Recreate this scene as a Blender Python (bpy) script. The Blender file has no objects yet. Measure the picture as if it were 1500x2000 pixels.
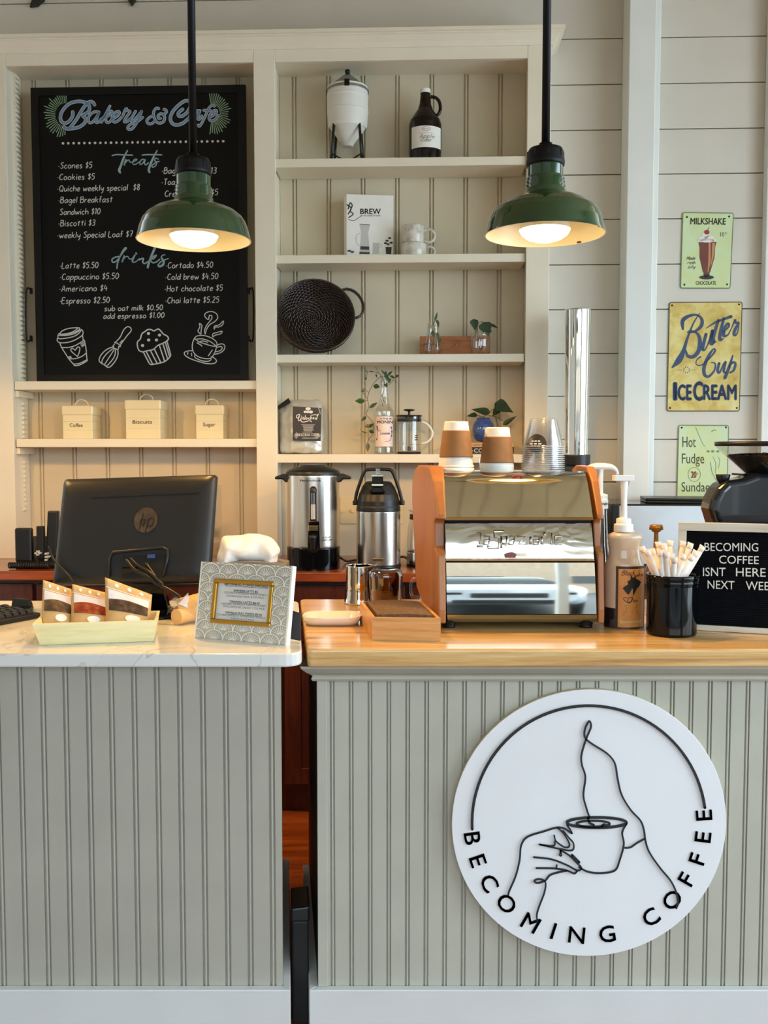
import bpy, math, random
from mathutils import Vector, Matrix
from mathutils.geometry import tessellate_polygon
random.seed(7)
sc = bpy.context.scene
COL = sc.collection
PI = math.pi

# ------------------------------------------------------------------ camera
F = 1900.0                      # focal length in pixels of the 1500x2000 frame
EYE = 1.36
PITCH = math.atan(118.0 / F)
cam_d = bpy.data.cameras.new('camera')
cam = bpy.data.objects.new('camera', cam_d)
COL.objects.link(cam)
cam_d.sensor_fit = 'VERTICAL'
cam_d.sensor_height = 36.0
cam_d.lens = F * 36.0 / 2000.0
cam_d.clip_start = 0.05
cam.location = (0, 0, EYE)
cam.rotation_euler = (PI / 2 - PITCH, 0, 0)
sc.camera = cam
CAM = Vector((0, 0, EYE))
FWD = Vector((0, math.cos(PITCH), -math.sin(PITCH)))
UPV = Vector((0, math.sin(PITCH), math.cos(PITCH)))

# ------------------------------------------------------------------ look, world, daylight
sc.view_settings.view_transform = 'Standard'
sc.view_settings.look = 'None'
sc.view_settings.exposure = 0.0
sc.view_settings.gamma = 1.0
sc.view_settings.use_curve_mapping = False
sc.cycles.max_bounces = 8
sc.cycles.diffuse_bounces = 4
sc.cycles.glossy_bounces = 4
sc.cycles.transmission_bounces = 6
sc.cycles.transparent_max_bounces = 40
sc.cycles.caustics_reflective = False
sc.cycles.caustics_refractive = False
sc.cycles.sample_clamp_indirect = 4.0
sc.cycles.use_denoising = True

world = bpy.data.worlds.new('world')
sc.world = world
world.use_nodes = True
bg = world.node_tree.nodes['Background']
bg.inputs[0].default_value = (0.72, 0.885, 1.0, 1)
bg.inputs[1].default_value = 7.6

def portal(name, loc, rot, sx, sy):
    """marks a window opening so that the sky light coming through it is sampled well"""
    l = bpy.data.lights.new(name, 'AREA')
    l.shape = 'RECTANGLE'
    l.size, l.size_y = sx, sy
    l.cycles.is_portal = True
    o = bpy.data.objects.new(name, l)
    COL.objects.link(o)
    o.location = loc
    o.rotation_euler = rot
portal('sky_portal_front', (0.6, -2.62, 1.42), (PI / 2, 0, 0), 4.4, 2.7)
portal('sky_portal_side', (3.42, 0.75, 1.75), (0, PI / 2, 0), 2.6, 4.2)
LAMP_W = 30.0                   # warm pendant bulbs (their builder is further down)
LAMP_COL = (1.0, 0.54, 0.14)

# ------------------------------------------------------------------ pixel <-> place
def ray(px, py):
    return FWD + Vector(((px - 750.0) / F, 0, 0)) + UPV * ((1000.0 - py) / F)

class Fr:
    """A frame of axes standing in the room: u to the right, d away, z up."""
    def __init__(s, o, u, d, z):
        s.o, s.u, s.d, s.z = Vector(o), Vector(u).normalized(), Vector(d).normalized(), Vector(z).normalized()
        s.m = Matrix(((s.u.x, s.d.x, s.z.x), (s.u.y, s.d.y, s.z.y), (s.u.z, s.d.z, s.z.z)))
    def world(s, p):
        return s.o + s.u * p[0] + s.d * p[1] + s.z * p[2]
    def local(s, w):
        r = Vector(w) - s.o
        return (r.dot(s.u), r.dot(s.d), r.dot(s.z))
    def hit(s, px, py, d=0.0):
        r = ray(px, py)
        t = ((s.o + s.d * d) - CAM).dot(s.d) / r.dot(s.d)
        l = s.local(CAM + r * t)
        return (l[0], l[2])
    def hitz(s, px, py, z):
        r = ray(px, py)
        t = ((s.o + s.z * z) - CAM).dot(s.z) / r.dot(s.z)
        l = s.local(CAM + r * t)
        return (l[0], l[1])
    def mpp(s, u, d, z):
        return (s.world((u, d, z)) - CAM).dot(FWD) / F

YAW = math.radians(2.3)
FC = Fr((0, 0, 0), (1, 0, 0), (0, 1, 0), (0, 0, 1))                                     # front counters
FW = Fr((0, 3.9, 0), (math.cos(YAW), -math.sin(YAW), 0), (math.sin(YAW), math.cos(YAW), 0), (0, 0, 1))   # back wall
CT = 0.922                      # height of both counters

# ------------------------------------------------------------------ things and parts
BASE = {}
FRAME = {}
def _set(o, label, cat, group, kind):
    if label: o['label'] = label
    if cat: o['category'] = cat
    if group: o['group'] = group
    if kind: o['kind'] = kind
def thing(fr, base, name, label, cat, group=None):
    o = bpy.data.objects.new(name, None)
    o.empty_display_size = 0.05
    COL.objects.link(o)
    o.matrix_world = Matrix.Translation(fr.world(base)) @ fr.m.to_4x4()
    _set(o, label, cat, group, None)
    BASE[o.name] = Vector(base)
    FRAME[o.name] = fr
    return o
def copy_thing(root, shift, label=None, group=None, rz=None):
    """Copy a thing with its parts and sub-parts; shift is in world axes."""
    c = root.copy()
    COL.objects.link(c)
    c.location = root.location + Vector(shift)
    if rz is not None:
        c.rotation_euler = (root.rotation_euler[0], root.rotation_euler[1], rz)
    if label: c['label'] = label
    if group: c['group'] = group
    for ch in list(root.children):
        k = ch.copy(); COL.objects.link(k); k.parent = c
        for g in list(ch.children):
            q = g.copy(); COL.objects.link(q); q.parent = k
    return c

class MB:
    """Collects geometry in frame coordinates (u, d, z) for ONE mesh object."""
    def __init__(s):
        s.v, s.f, s.sm, s.mi = [], [], [], []
        s.cm = 0
    def add(s, vs, fs, smooth=False):
        n = len(s.v)
        s.v += [tuple(p) for p in vs]
        for f in fs:
            s.f.append(tuple(i + n for i in f)); s.sm.append(smooth); s.mi.append(s.cm)
        return s
    def box(s, x0, x1, y0, y1, z0, z1):
        vs = [(x, y, z) for z in (z0, z1) for y in (y0, y1) for x in (x0, x1)]
        return s.add(vs, [(0, 2, 3, 1), (4, 5, 7, 6), (0, 1, 5, 4), (1, 3, 7, 5), (3, 2, 6, 7), (2, 0, 4, 6)])
    def hexa(s, p):
        """eight points: bottom ring of four (front-left, front-right, back-right, back-left), then the top ring"""
        return s.add(p, [(3, 2, 1, 0), (4, 5, 6, 7), (0, 1, 5, 4), (1, 2, 6, 5), (2, 3, 7, 6), (3, 0, 4, 7)])
    def lathe(s, cx, cy, prof, seg=32, a0=0.0, a1=2 * PI, smooth=True, cap=True, sx=1.0, sy=1.0):
        full = abs(a1 - a0 - 2 * PI) < 1e-6
        if smooth:                                     # support loops keep long walls straight when shaded smooth
            q = [prof[0]]
            for (r0, h0), (r1, h1) in zip(prof[:-1], prof[1:]):
                L = math.hypot(r1 - r0, h1 - h0)
                if L > 0.012:
                    t = min(0.0025 / L, 0.2)
                    q += [(r0 + (r1 - r0) * t, h0 + (h1 - h0) * t), (r1 + (r0 - r1) * t, h1 + (h0 - h1) * t)]
                q.append((r1, h1))
            prof = q
        n = seg if full else seg + 1
        vs, fs = [], []
        for r, z in prof:
            for k in range(n):
                a = a0 + (a1 - a0) * k / seg
                vs.append((cx + r * sx * math.cos(a), cy + r * sy * math.sin(a), z))
        for i in range(len(prof) - 1):
            for k in range(seg):
                k2 = (k + 1) % n
                fs.append((i * n + k, i * n + k2, (i + 1) * n + k2, (i + 1) * n + k))
        s.add(vs, fs, smooth)
        if cap and full:
            b = len(s.v) - len(vs)
            if prof[0][0] > 1e-5:
                s.f.append(tuple(b + k for k in reversed(range(n)))); s.sm.append(False); s.mi.append(s.cm)
            if prof[-1][0] > 1e-5:
                q = b + (len(prof) - 1) * n
                s.f.append(tuple(q + k for k in range(n))); s.sm.append(False); s.mi.append(s.cm)
        return s
    def tube(s, pts, r, seg=8, closed=False, smooth=True):
        P = [Vector(p) for p in pts]
        n = len(P)
        R = r if isinstance(r, (list, tuple)) else [r] * n
        vs, fs = [], []
        nrm = None
        for i in range(n):
            if closed:
                t = P[(i + 1) % n] - P[i - 1]
            else:
                t = P[min(i + 1, n - 1)] - P[max(i - 1, 0)]
            t.normalize()
            if nrm is None:
                ref = Vector((0, 0, 1)) if abs(t.z) < 0.9 else Vector((1, 0, 0))
                nrm = (ref - t * ref.dot(t)).normalized()
            else:
                nrm = nrm - t * nrm.dot(t)
                nrm = nrm.normalized() if nrm.length > 1e-6 else t.orthogonal().normalized()
            bn = t.cross(nrm)
            for k in range(seg):
                a = 2 * PI * k / seg
                vs.append(P[i] + (nrm * math.cos(a) + bn * math.sin(a)) * R[i])
        m = n if closed else n - 1
        for i in range(m):
            j = (i + 1) % n
            for k in range(seg):
                k2 = (k + 1) % seg
                fs.append((i * seg + k, i * seg + k2, j * seg + k2, j * seg + k))
        if not closed:
            fs.append(tuple(reversed(range(seg))))
            fs.append(tuple((n - 1) * seg + k for k in range(seg)))
        return s.add(vs, fs, smooth)
    def prism(s, poly, y0, y1, axis='y', smooth=False):
        """extrude a closed outline: axis y -> outline (x,z) from y0 to y1; x -> (y,z); z -> (x,y)"""
        n = len(poly)
        def P(a, b, c):
            return (a, c, b) if axis == 'y' else ((c, a, b) if axis == 'x' else (a, b, c))
        vs = [P(a, b, y0) for a, b in poly] + [P(a, b, y1) for a, b in poly]
        fs = [tuple(range(n)), tuple(reversed(range(n, 2 * n)))]
        k0 = len(s.f)
        s.add(vs, fs, False)
        b = len(s.v) - 2 * n
        for i in range(n):
            j = (i + 1) % n
            s.f.append((b + i, b + n + i, b + n + j, b + j)); s.sm.append(smooth); s.mi.append(s.cm)
        return s
    def loft(s, rings, smooth=True, closed=True, cap=True):
        n = len(rings[0])
        vs = [p for r in rings for p in r]
        fs = []
        for i in range(len(rings) - 1):
            for k in range(n if closed else n - 1):
                k2 = (k + 1) % n
                fs.append((i * n + k, i * n + k2, (i + 1) * n + k2, (i + 1) * n + k))
        s.add(vs, fs, smooth)
        if cap:
            b = len(s.v) - len(vs)
            s.f.append(tuple(b + k for k in reversed(range(n)))); s.sm.append(False); s.mi.append(s.cm)
            q = b + (len(rings) - 1) * n
            s.f.append(tuple(q + k for k in range(n))); s.sm.append(False); s.mi.append(s.cm)
        return s
    def islands(s):
        """one MB per connected piece"""
        par = list(range(len(s.v)))
        def find(i):
            while par[i] != i:
                par[i] = par[par[i]]; i = par[i]
            return i
        for f in s.f:
            for i in f[1:]: par[find(i)] = find(f[0])
        out = {}
        for f in s.f:
            m, ix = out.setdefault(find(f[0]), (MB(), {}))
            g = []
            for i in f:
                if i not in ix: ix[i] = len(m.v); m.v.append(s.v[i])
                g.append(ix[i])
            m.f.append(tuple(g)); m.sm.append(False); m.mi.append(0)
        return [m for m, ix in out.values()]
    def build(s, name, mats, parent=None, fr=None, base=None, bevel=0.0, seg=2, sub=0, label=None, cat=None, group=None, kind=None):
        root = parent
        while root is not None and root.name not in BASE:
            root = root.parent
        if root is not None:
            b = BASE[root.name]
        elif base is not None:
            b = Vector(base)
        else:
            xs = [p[0] for p in s.v]; ys = [p[1] for p in s.v]; zs = [p[2] for p in s.v]
            b = Vector(((min(xs) + max(xs)) / 2, (min(ys) + max(ys)) / 2, min(zs)))
        me = bpy.data.meshes.new(name)
        me.from_pydata([(p[0] - b.x, p[1] - b.y, p[2] - b.z) for p in s.v], [], s.f)
        if not isinstance(mats, (list, tuple)): mats = [mats]
        for m in mats: me.materials.append(m)
        me.polygons.foreach_set('use_smooth', s.sm)
        me.polygons.foreach_set('material_index', [min(i, len(mats) - 1) for i in s.mi])
        me.update()
        o = bpy.data.objects.new(name, me)
        COL.objects.link(o)
        if root is not None:
            o.parent = parent
        else:
            fr = fr or FC
            o.matrix_world = Matrix.Translation(fr.world(b)) @ fr.m.to_4x4()
        if bevel:
            md = o.modifiers.new('bevel', 'BEVEL'); md.width = bevel; md.segments = seg
            md.limit_method = 'ANGLE'; md.angle_limit = math.radians(35)
        if sub:
            md = o.modifiers.new('sub', 'SUBSURF'); md.levels = sub; md.render_levels = sub
        _set(o, label, cat, group, kind)
        return o

# ------------------------------------------------------------------ 2-D drawing on a plane, in photo pixels
def smooth(pts, n=5, closed=False):
    P = [tuple(map(float, p)) for p in pts]
    if len(P) < 3: return P
    out = []
    m = len(P) if closed else len(P) - 1
    for i in range(m):
        p1, p2 = P[i], P[(i + 1) % len(P)]
        p0 = P[i - 1] if (closed or i > 0) else p1
        p3 = P[(i + 2) % len(P)] if (closed or i + 2 < len(P)) else p2
        for k in range(n):
            t = k / n
            out.append(tuple(0.5 * (2 * b + (c - a) * t + (2 * a - 5 * b + 4 * c - d) * t * t + (3 * b - a - 3 * c + d) * t ** 3)
                             for a, b, c, d in zip(p0, p1, p2, p3)))
    if not closed: out.append(P[-1])
    return out
class Ink:
    """Flat paint or print on a plane of a frame at depth d, drawn in photo pixels."""
    def __init__(s, fr, d, mb=None):
        s.fr, s.d, s.mb = fr, d, mb or MB()
    def P(s, x, y):
        u, z = s.fr.hit(x, y, s.d)
        return (u, s.d, z)
    def poly(s, pts):
        tri = tessellate_polygon([[Vector((p[0], p[1], 0)) for p in pts]]) if len(pts) > 4 else [tuple(range(len(pts)))]
        s.mb.add([s.P(*p) for p in pts], [tuple(t) for t in tri]); return s
    def fill(s, pts, w=1.2):
        """like poly, but cut into narrow strips so that it can follow a curved surface"""
        x0, x1 = min(p[0] for p in pts), max(p[0] for p in pts)
        n = max(2, int((x1 - x0) / w))
        def cuts(x):
            ys = []
            for a, b in zip(pts, pts[1:] + pts[:1]):
                if (a[0] <= x) != (b[0] <= x): ys.append(a[1] + (b[1] - a[1]) * (x - a[0]) / (b[0] - a[0]))
            return sorted(ys)
        for i in range(n):
            xa, xb = x0 + (x1 - x0) * i / n, x0 + (x1 - x0) * (i + 1) / n
            ys = cuts((xa + xb) / 2)
            for ya, yb in zip(ys[::2], ys[1::2]):
                s.mb.add([s.P(xa, yb), s.P(xb, yb), s.P(xb, ya), s.P(xa, ya)], [(0, 1, 2, 3)])
        return s
    def disc(s, x, y, rx, ry=None, n=14):
        ry = ry or rx
        return s.poly([(x + rx * math.cos(2 * PI * k / n), y + ry * math.sin(2 * PI * k / n)) for k in range(n)])
    def line(s, pts, w, sm=5, closed=False, cap=True):
        P = list(pts)
        W = None
        if isinstance(w, (list, tuple)):
            Q = smooth([(p[0], p[1], ww) for p, ww in zip(P, w)], sm, closed) if sm else [(p[0], p[1], ww) for p, ww in zip(P, w)]
            P = [(q[0], q[1]) for q in Q]; W = [max(0.2, q[2]) for q in Q]
        else:
            P = smooth(P, sm, closed) if sm else P
            W = [w] * len(P)
        n = len(P)
        vs = []
        for i in range(n):
            a = P[i - 1] if (closed or i > 0) else P[i]
            b = P[(i + 1) % n] if (closed or i < n - 1) else P[i]
            dx, dy = b[0] - a[0], b[1] - a[1]
            L = math.hypot(dx, dy) or 1.0
            nx, ny = -dy / L * W[i] / 2, dx / L * W[i] / 2
            vs += [s.P(P[i][0] + nx, P[i][1] + ny), s.P(P[i][0] - nx, P[i][1] - ny)]
        fs = [(2 * i, 2 * i + 1, 2 * ((i + 1) % n) + 1, 2 * ((i + 1) % n)) for i in range(n if closed else n - 1)]
        s.mb.add(vs, fs)
        if cap and not closed:
            for i in (0, n - 1):
                if W[i] > 1.2: s.disc(P[i][0], P[i][1], W[i] / 2, n=8)
        return s
    def text(s, t, x0, x1, yb, yt, off=0.0, yb1=None, shear=0.0):
        """letters stretched into the box x0..x1; yb..yt is the height of a capital"""
        V, Fc, w, h = glyphs(t)
        e = off * (yb - yt) * 0.9
        for ex, ey in (((e, 0), (-e, 0), (0, e), (0, -e)) if off else ((0, 0),)):
            vs = []
            for a, b in V:
                fx = a / w; fy = b / h
                base = yb + ((yb1 - yb) * fx if yb1 is not None else 0)
                vs.append(s.P(x0 + (x1 - x0) * fx + shear * fy * (yb - yt) + ex, base - fy * (yb - yt) + ey))
            s.mb.add(vs, Fc)
        return s
    def letter(s, t, cx, cy, hpx, ang, off=0.0, wide=1.0):
        V, Fc, w, h = glyphs(t)
        k = hpx / h
        ca, sa = math.cos(ang), math.sin(ang)
        e = off * hpx
        for ex, ey in (((e, 0), (-e, 0), (0, e), (0, -e)) if off else ((0, 0),)):
            vs = []
            for a, b in V:
                x, y = (a - w / 2) * k * wide + ex, (b - h / 2) * k + ey
                vs.append(s.P(cx + x * ca - y * sa, cy - (x * sa + y * ca)))
            s.mb.add(vs, Fc)
        return s
    def hand(s, t, x0, x1, yb, hcap, w=1.5, yb1=None, slant=0.12):
        """hand lettering from single strokes; hcap = height of a capital in pixels"""
        pen = 0.0; strokes = []
        for ch in t:
            if ch == ' ':
                pen += 2.6; continue
            g = HAND.get(ch)
            if g is None:
                pen += 2.0; continue
            wd, L = g
            for pl in L: strokes.append([(pen + a, b) for a, b in pl])
            pen += wd + 1.35
        tot = pen - 1.35
        k = (x1 - x0) / tot
        for pl in strokes:
            q = []
            for a, b in pl:
                base = yb + ((yb1 - yb) * a / tot if yb1 is not None else 0)
                q.append((x0 + a * k + b / 7.0 * hcap * slant, base - b / 7.0 * hcap))
            if len(q) == 1: s.disc(q[0][0], q[0][1], w * 0.62, n=6)
            else: s.line(q, w, 3, cap=False)
        return s
    def build(s, name, m, parent, label=None):
        return s.mb.build(name, m, parent, label=label)
_gl = {}
def glyphs(t, off=0.0):
    key = (t, off)
    if key in _gl: return _gl[key]
    c = bpy.data.curves.new('tmp_text', 'FONT')
    c.body = t; c.size = 1.0; c.offset = off; c.resolution_u = 3
    o = bpy.data.objects.new('tmp_text', c)
    COL.objects.link(o)
    dg = bpy.context.evaluated_depsgraph_get()
    dg.update()
    me = bpy.data.meshes.new_from_object(o.evaluated_get(dg))
    V = [(v.co.x, v.co.y) for v in me.vertices]
    Fc = [tuple(p.vertices) for p in me.polygons]
    bpy.data.objects.remove(o); bpy.data.curves.remove(c); bpy.data.meshes.remove(me)
    x0 = min(a for a, b in V); x1 = max(a for a, b in V)
    V = [(a - x0, b) for a, b in V]
    _gl[key] = (V, Fc, x1 - x0, 0.729)
    return _gl[key]
def _g(wd, txt):
    return (wd, [[tuple(float(q) for q in p.split(',')) for p in pl.split()] for pl in txt.split('|')])
HAND = {
 'a': _g(3, '3,3.6 1.4,4 .1,2.4 .3,.5 1.4,.1 3,2.2|3,4 2.8,1.2 3.2,0'), 'b': _g(3, '0,7 0,0|0,1.5 1.2,3.8 2.8,3.4 3,1.4 1.6,0 0,.5'),
 'c': _g(2.6, '2.6,3.5 1.4,4 .1,2.4 .3,.6 1.5,0 2.6,.7'), 'd': _g(3, '3,3.2 1.4,3.9 .1,2.2 .4,.3 1.7,.3 3,2.4|3,7 3,0'),
 'e': _g(2.7, '.2,2 2.5,2.3 2.4,3.7 1.2,4 .1,2.3 .5,.3 1.7,0 2.7,.8'), 'f': _g(2.4, '2.4,6.6 1.5,7 .9,6 .9,0|0,3.8 2.2,4'),
 'g': _g(3, '3,3.5 1.4,4 .1,2.4 .5,.6 1.7,.5 3,2.4|3,4 3,-1.6 1.8,-2.8 .3,-2.2'), 'h': _g(3, '0,7 0,0|0,2 1.2,3.7 2.6,3.6 3,2 3,0'),
 'i': _g(.6, '.3,4 .3,0|.3,5.8'), 'j': _g(1.2, '1,4 1,-2 0,-2.6|1,5.8'), 'k': _g(2.8, '0,7 0,0|2.5,4 .2,2|1,2.6 2.8,-.2'),
 'l': _g(.6, '.3,7 .3,0'), 'm': _g(4.4, '0,4 0,0|0,2.4 1.2,3.9 2,3.4 2.1,0|2.1,2.4 3.2,3.9 4.2,3.3 4.4,0'), 'n': _g(3, '0,4 0,0|0,2.2 1.3,3.9 2.6,3.6 3,2 3,0'),
 'o': _g(3, '1.5,4 .2,3 .1,1.2 1.3,0 2.8,.9 2.9,2.9 1.5,4'), 'p': _g(3, '0,4 0,-3|0,1.2 1,3.7 2.6,3.7 3,1.8 1.8,.1 .2,.6'),
 'q': _g(3, '3,3.5 1.4,4 .1,2.2 1,.2 3,2|3,4 3,-3'), 'r': _g(2.2, '0,4 0,0|0,2 1,3.7 2.2,3.8'), 's': _g(2.5, '2.4,3.6 1.1,4 .3,3 1.3,2.2 2.4,1.2 1.4,0 0,.4'),
 't': _g(2.6, '1.3,6 1.2,0|0,4.4 2.6,4.6'), 'u': _g(3, '0,4 .2,1 1.2,0 2.4,1 3,3|3,4 3,0'), 'v': _g(2.8, '0,4 1.3,0 2.8,4'),
 'w': _g(4.2, '0,4 .9,0 2.1,3 3.1,0 4.2,4'), 'x': _g(2.8, '0,4 2.8,0|2.8,4 0,0'), 'y': _g(3, '0,4 .4,1.5 1.5,1 3,3|3,4 2.4,-1.6 1,-2.8'), 'z': _g(2.8, '0,4 2.8,4 0,0 2.8,0'),
 'A': _g(3.6, '0,0 1.8,7 3.6,0|.7,2.5 3,2.6'), 'B': _g(3.4, '0,0 0,7|0,6.8 2.4,6.8 2.6,4.6 .2,3.8|.2,3.8 3.2,3.4 3.2,.8 1.6,0 0,.1'), 'C': _g(3.2, '3.2,6 1.8,7 .2,5 .1,2 1.5,0 3.2,1'),
 'E': _g(3, '3,6.8 0,6.8 0,0 3,.1|0,3.6 2.5,3.7'), 'H': _g(3.4, '0,7 0,0|3.4,7 3.4,0|0,3.5 3.4,3.7'), 'L': _g(2.8, '0,7 0,.1 2.8,.1'), 'M': _g(4.2, '0,0 .3,7 2.1,2.5 3.9,7 4.2,0'),
 'Q': _g(4, '2,7 .2,5.5 .1,2 1.9,0 3.7,1.5 3.8,5 2,7|2.4,2 4,-.4'), 'S': _g(3, '3,6.3 1.5,7 .2,5.6 1.5,3.8 2.9,2 1.6,0 0,.8'), 'T': _g(3.4, '0,6.8 3.4,7|1.7,6.8 1.7,0'), 'P': _g(3, '0,0 0,7|0,6.8 2.6,6.6 2.8,4 .1,3.2'),
 '0': _g(3, '1.5,7 .1,5 .1,2 1.4,0 2.9,2 2.9,5 1.5,7'), '1': _g(1.2, '0,5.8 .8,7 .8,0'), '2': _g(2.8, '.1,5.8 1.3,7 2.6,5.6 1.6,3 0,0 2.8,.1'), '3': _g(2.7, '.2,6.5 2.3,6.6 2.2,4.4 .9,3.7 2.6,2.8 2,.3 0,.4'),
 '4': _g(3, '.8,7 0,2.8 3,2.8|2.1,5 2.1,0'), '5': _g(2.7, '2.6,6.8 .4,6.8 .2,4 2,4.1 2.6,1.8 1.4,0 0,.5'), '7': _g(2.7, '0,6.8 2.7,6.8 1,0|.8,3.4 2.5,3.6'), '8': _g(2.7, '1.4,3.8 .2,5.4 1.3,7 2.5,5.5 1.4,3.8 .1,1.8 1.4,0 2.7,1.7 1.4,3.8'),
 '$': _g(2.7, '2.6,5.6 1.4,6.4 .3,5.1 1.4,3.7 2.6,2.2 1.4,.6 .1,1.3|1.4,7.4 1.4,-.6'), '.': _g(.6, '.3,.2'), '-': _g(.9, '.3,2.6'), '/': _g(2, '0,-.6 2,7.4'), '&': _g(3, '3,0 .6,5 1.5,7 2.3,5.4 .1,2 1.3,0 3,2.4'),
}
# ------------------------------------------------------------------ materials (all procedural)
def srgb(h):
    h = h.lstrip('#')
    c = [int(h[i:i + 2], 16) / 255 for i in (0, 2, 4)]
    return tuple(x / 12.92 if x <= 0.04045 else ((x + 0.055) / 1.055) ** 2.4 for x in c) + (1.0,)
def _new(name):
    m = bpy.data.materials.new(name)
    m.use_nodes = True
    return m, m.node_tree, m.node_tree.nodes['Principled BSDF']
def _coord(nt, scale=(1, 1, 1), kind='Object', loc=(0, 0, 0)):
    tc = nt.nodes.new('ShaderNodeTexCoord'); mp = nt.nodes.new('ShaderNodeMapping')
    mp.inputs['Scale'].default_value = scale
    mp.inputs['Location'].default_value = loc
    nt.links.new(tc.outputs[kind], mp.inputs[0])
    return mp.outputs[0]
def _ramp(nt, fac, stops):
    r = nt.nodes.new('ShaderNodeValToRGB')
    el = r.color_ramp.elements
    el[0].position, el[0].color = stops[0]
    el[1].position, el[1].color = stops[1]
    for p, c in stops[2:]:
        e = el.new(p); e.color = c
    nt.links.new(fac, r.inputs[0])
    return r.outputs[0]
def _noise(nt, vec, scale, detail=3, rough=0.5, dist=0.0):
    n = nt.nodes.new('ShaderNodeTexNoise')
    n.inputs['Scale'].default_value = scale; n.inputs['Detail'].default_value = detail
    n.inputs['Roughness'].default_value = rough; n.inputs['Distortion'].default_value = dist
    nt.links.new(vec, n.inputs['Vector'])
    return n.outputs['Fac']
def _bump(nt, bs, h, strength, dist=0.002):
    b = nt.nodes.new('ShaderNodeBump')
    b.inputs['Strength'].default_value = strength; b.inputs['Distance'].default_value = dist
    nt.links.new(h, b.inputs['Height'])
    nt.links.new(b.outputs[0], bs.inputs['Normal'])
def _mix(nt, fac, a, b, mode='MIX'):
    n = nt.nodes.new('ShaderNodeMix'); n.data_type = 'RGBA'; n.blend_type = mode
    if hasattr(fac, 'is_linked'): nt.links.new(fac, n.inputs[0])
    else: n.inputs[0].default_value = fac
    for s, v in ((6, a), (7, b)):
        if hasattr(v, 'is_linked'): nt.links.new(v, n.inputs[s])
        else: n.inputs[s].default_value = v
    return n.outputs[2]
def paint(name, c, rough=0.5, var=0.06, scale=9.0, bump=0.0, metal=0.0, coat=0.0, spec=0.5):
    """a painted or moulded surface with faint unevenness of its own"""
    m, nt, bs = _new(name)
    c = srgb(c) if isinstance(c, str) else c
    v = _coord(nt)
    n = _noise(nt, v, scale, 4)
    lo = tuple(max(0, x * (1 - var)) for x in c[:3]) + (1,)
    hi = tuple(min(1, x * (1 + var)) for x in c[:3]) + (1,)
    nt.links.new(_ramp(nt, n, [(0.3, lo), (0.7, hi)]), bs.inputs['Base Color'])
    bs.inputs['Roughness'].default_value = rough
    bs.inputs['Metallic'].default_value = metal
    bs.inputs['Coat Weight'].default_value = coat
    bs.inputs['Coat Roughness'].default_value = 0.05
    bs.inputs['Specular IOR Level'].default_value = spec
    if bump: _bump(nt, bs, _noise(nt, v, scale * 12, 3), bump)
    return m
def metal(name, c, rough, aniso_scale=None):
    m, nt, bs = _new(name)
    bs.inputs['Metallic'].default_value = 1.0
    c = srgb(c)
    if aniso_scale:
        n = _noise(nt, _coord(nt, aniso_scale), 6.0, 4)
        nt.links.new(_ramp(nt, n, [(0.3, tuple(x * 0.86 for x in c[:3]) + (1,)), (0.7, c)]), bs.inputs['Base Color'])
        _bump(nt, bs, n, 0.06, 0.0006)
    else:
        n = _noise(nt, _coord(nt), 14, 3)
        nt.links.new(_ramp(nt, n, [(0.35, tuple(x * 0.97 for x in c[:3]) + (1,)), (0.7, c)]), bs.inputs['Base Color'])
    bs.inputs['Roughness'].default_value = rough
    return m
def wood(name, light, mid, dark, stretch=(1.2, 14, 14), rough=0.4, knots=0.0, coat=0.0, scale=2.0, knot_scale=3.2):
    m, nt, bs = _new(name)
    light, mid, dark = srgb(light), srgb(mid), srgb(dark)
    v = _coord(nt, stretch)
    n1 = _noise(nt, v, scale, 6, 0.6, 0.6)
    n2 = _noise(nt, v, scale * 5, 4, 0.6, 0.3)
    a = _ramp(nt, n1, [(0.32, dark), (0.47, mid), (0.62, light)])
    b = _ramp(nt, n2, [(0.42, mid), (0.58, light)])
    col = _mix(nt, 0.35, a, b)
    if knots:
        vo = nt.nodes.new('ShaderNodeTexVoronoi'); vo.inputs['Scale'].default_value = knot_scale
        nt.links.new(_coord(nt, (0.55, 1.6, 1.0)), vo.inputs['Vector'])
        k = _ramp(nt, vo.outputs['Distance'], [(0.03, (1, 1, 1, 1)), (0.11, (0, 0, 0, 1))])
        col = _mix(nt, k, col, tuple(x * 0.45 for x in dark[:3]) + (1,))
    nt.links.new(col, bs.inputs['Base Color'])
    bs.inputs['Roughness'].default_value = rough
    bs.inputs['Coat Weight'].default_value = coat
    bs.inputs['Coat Roughness'].default_value = 0.12
    _bump(nt, bs, n2, 0.08, 0.001)
    return m
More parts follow.
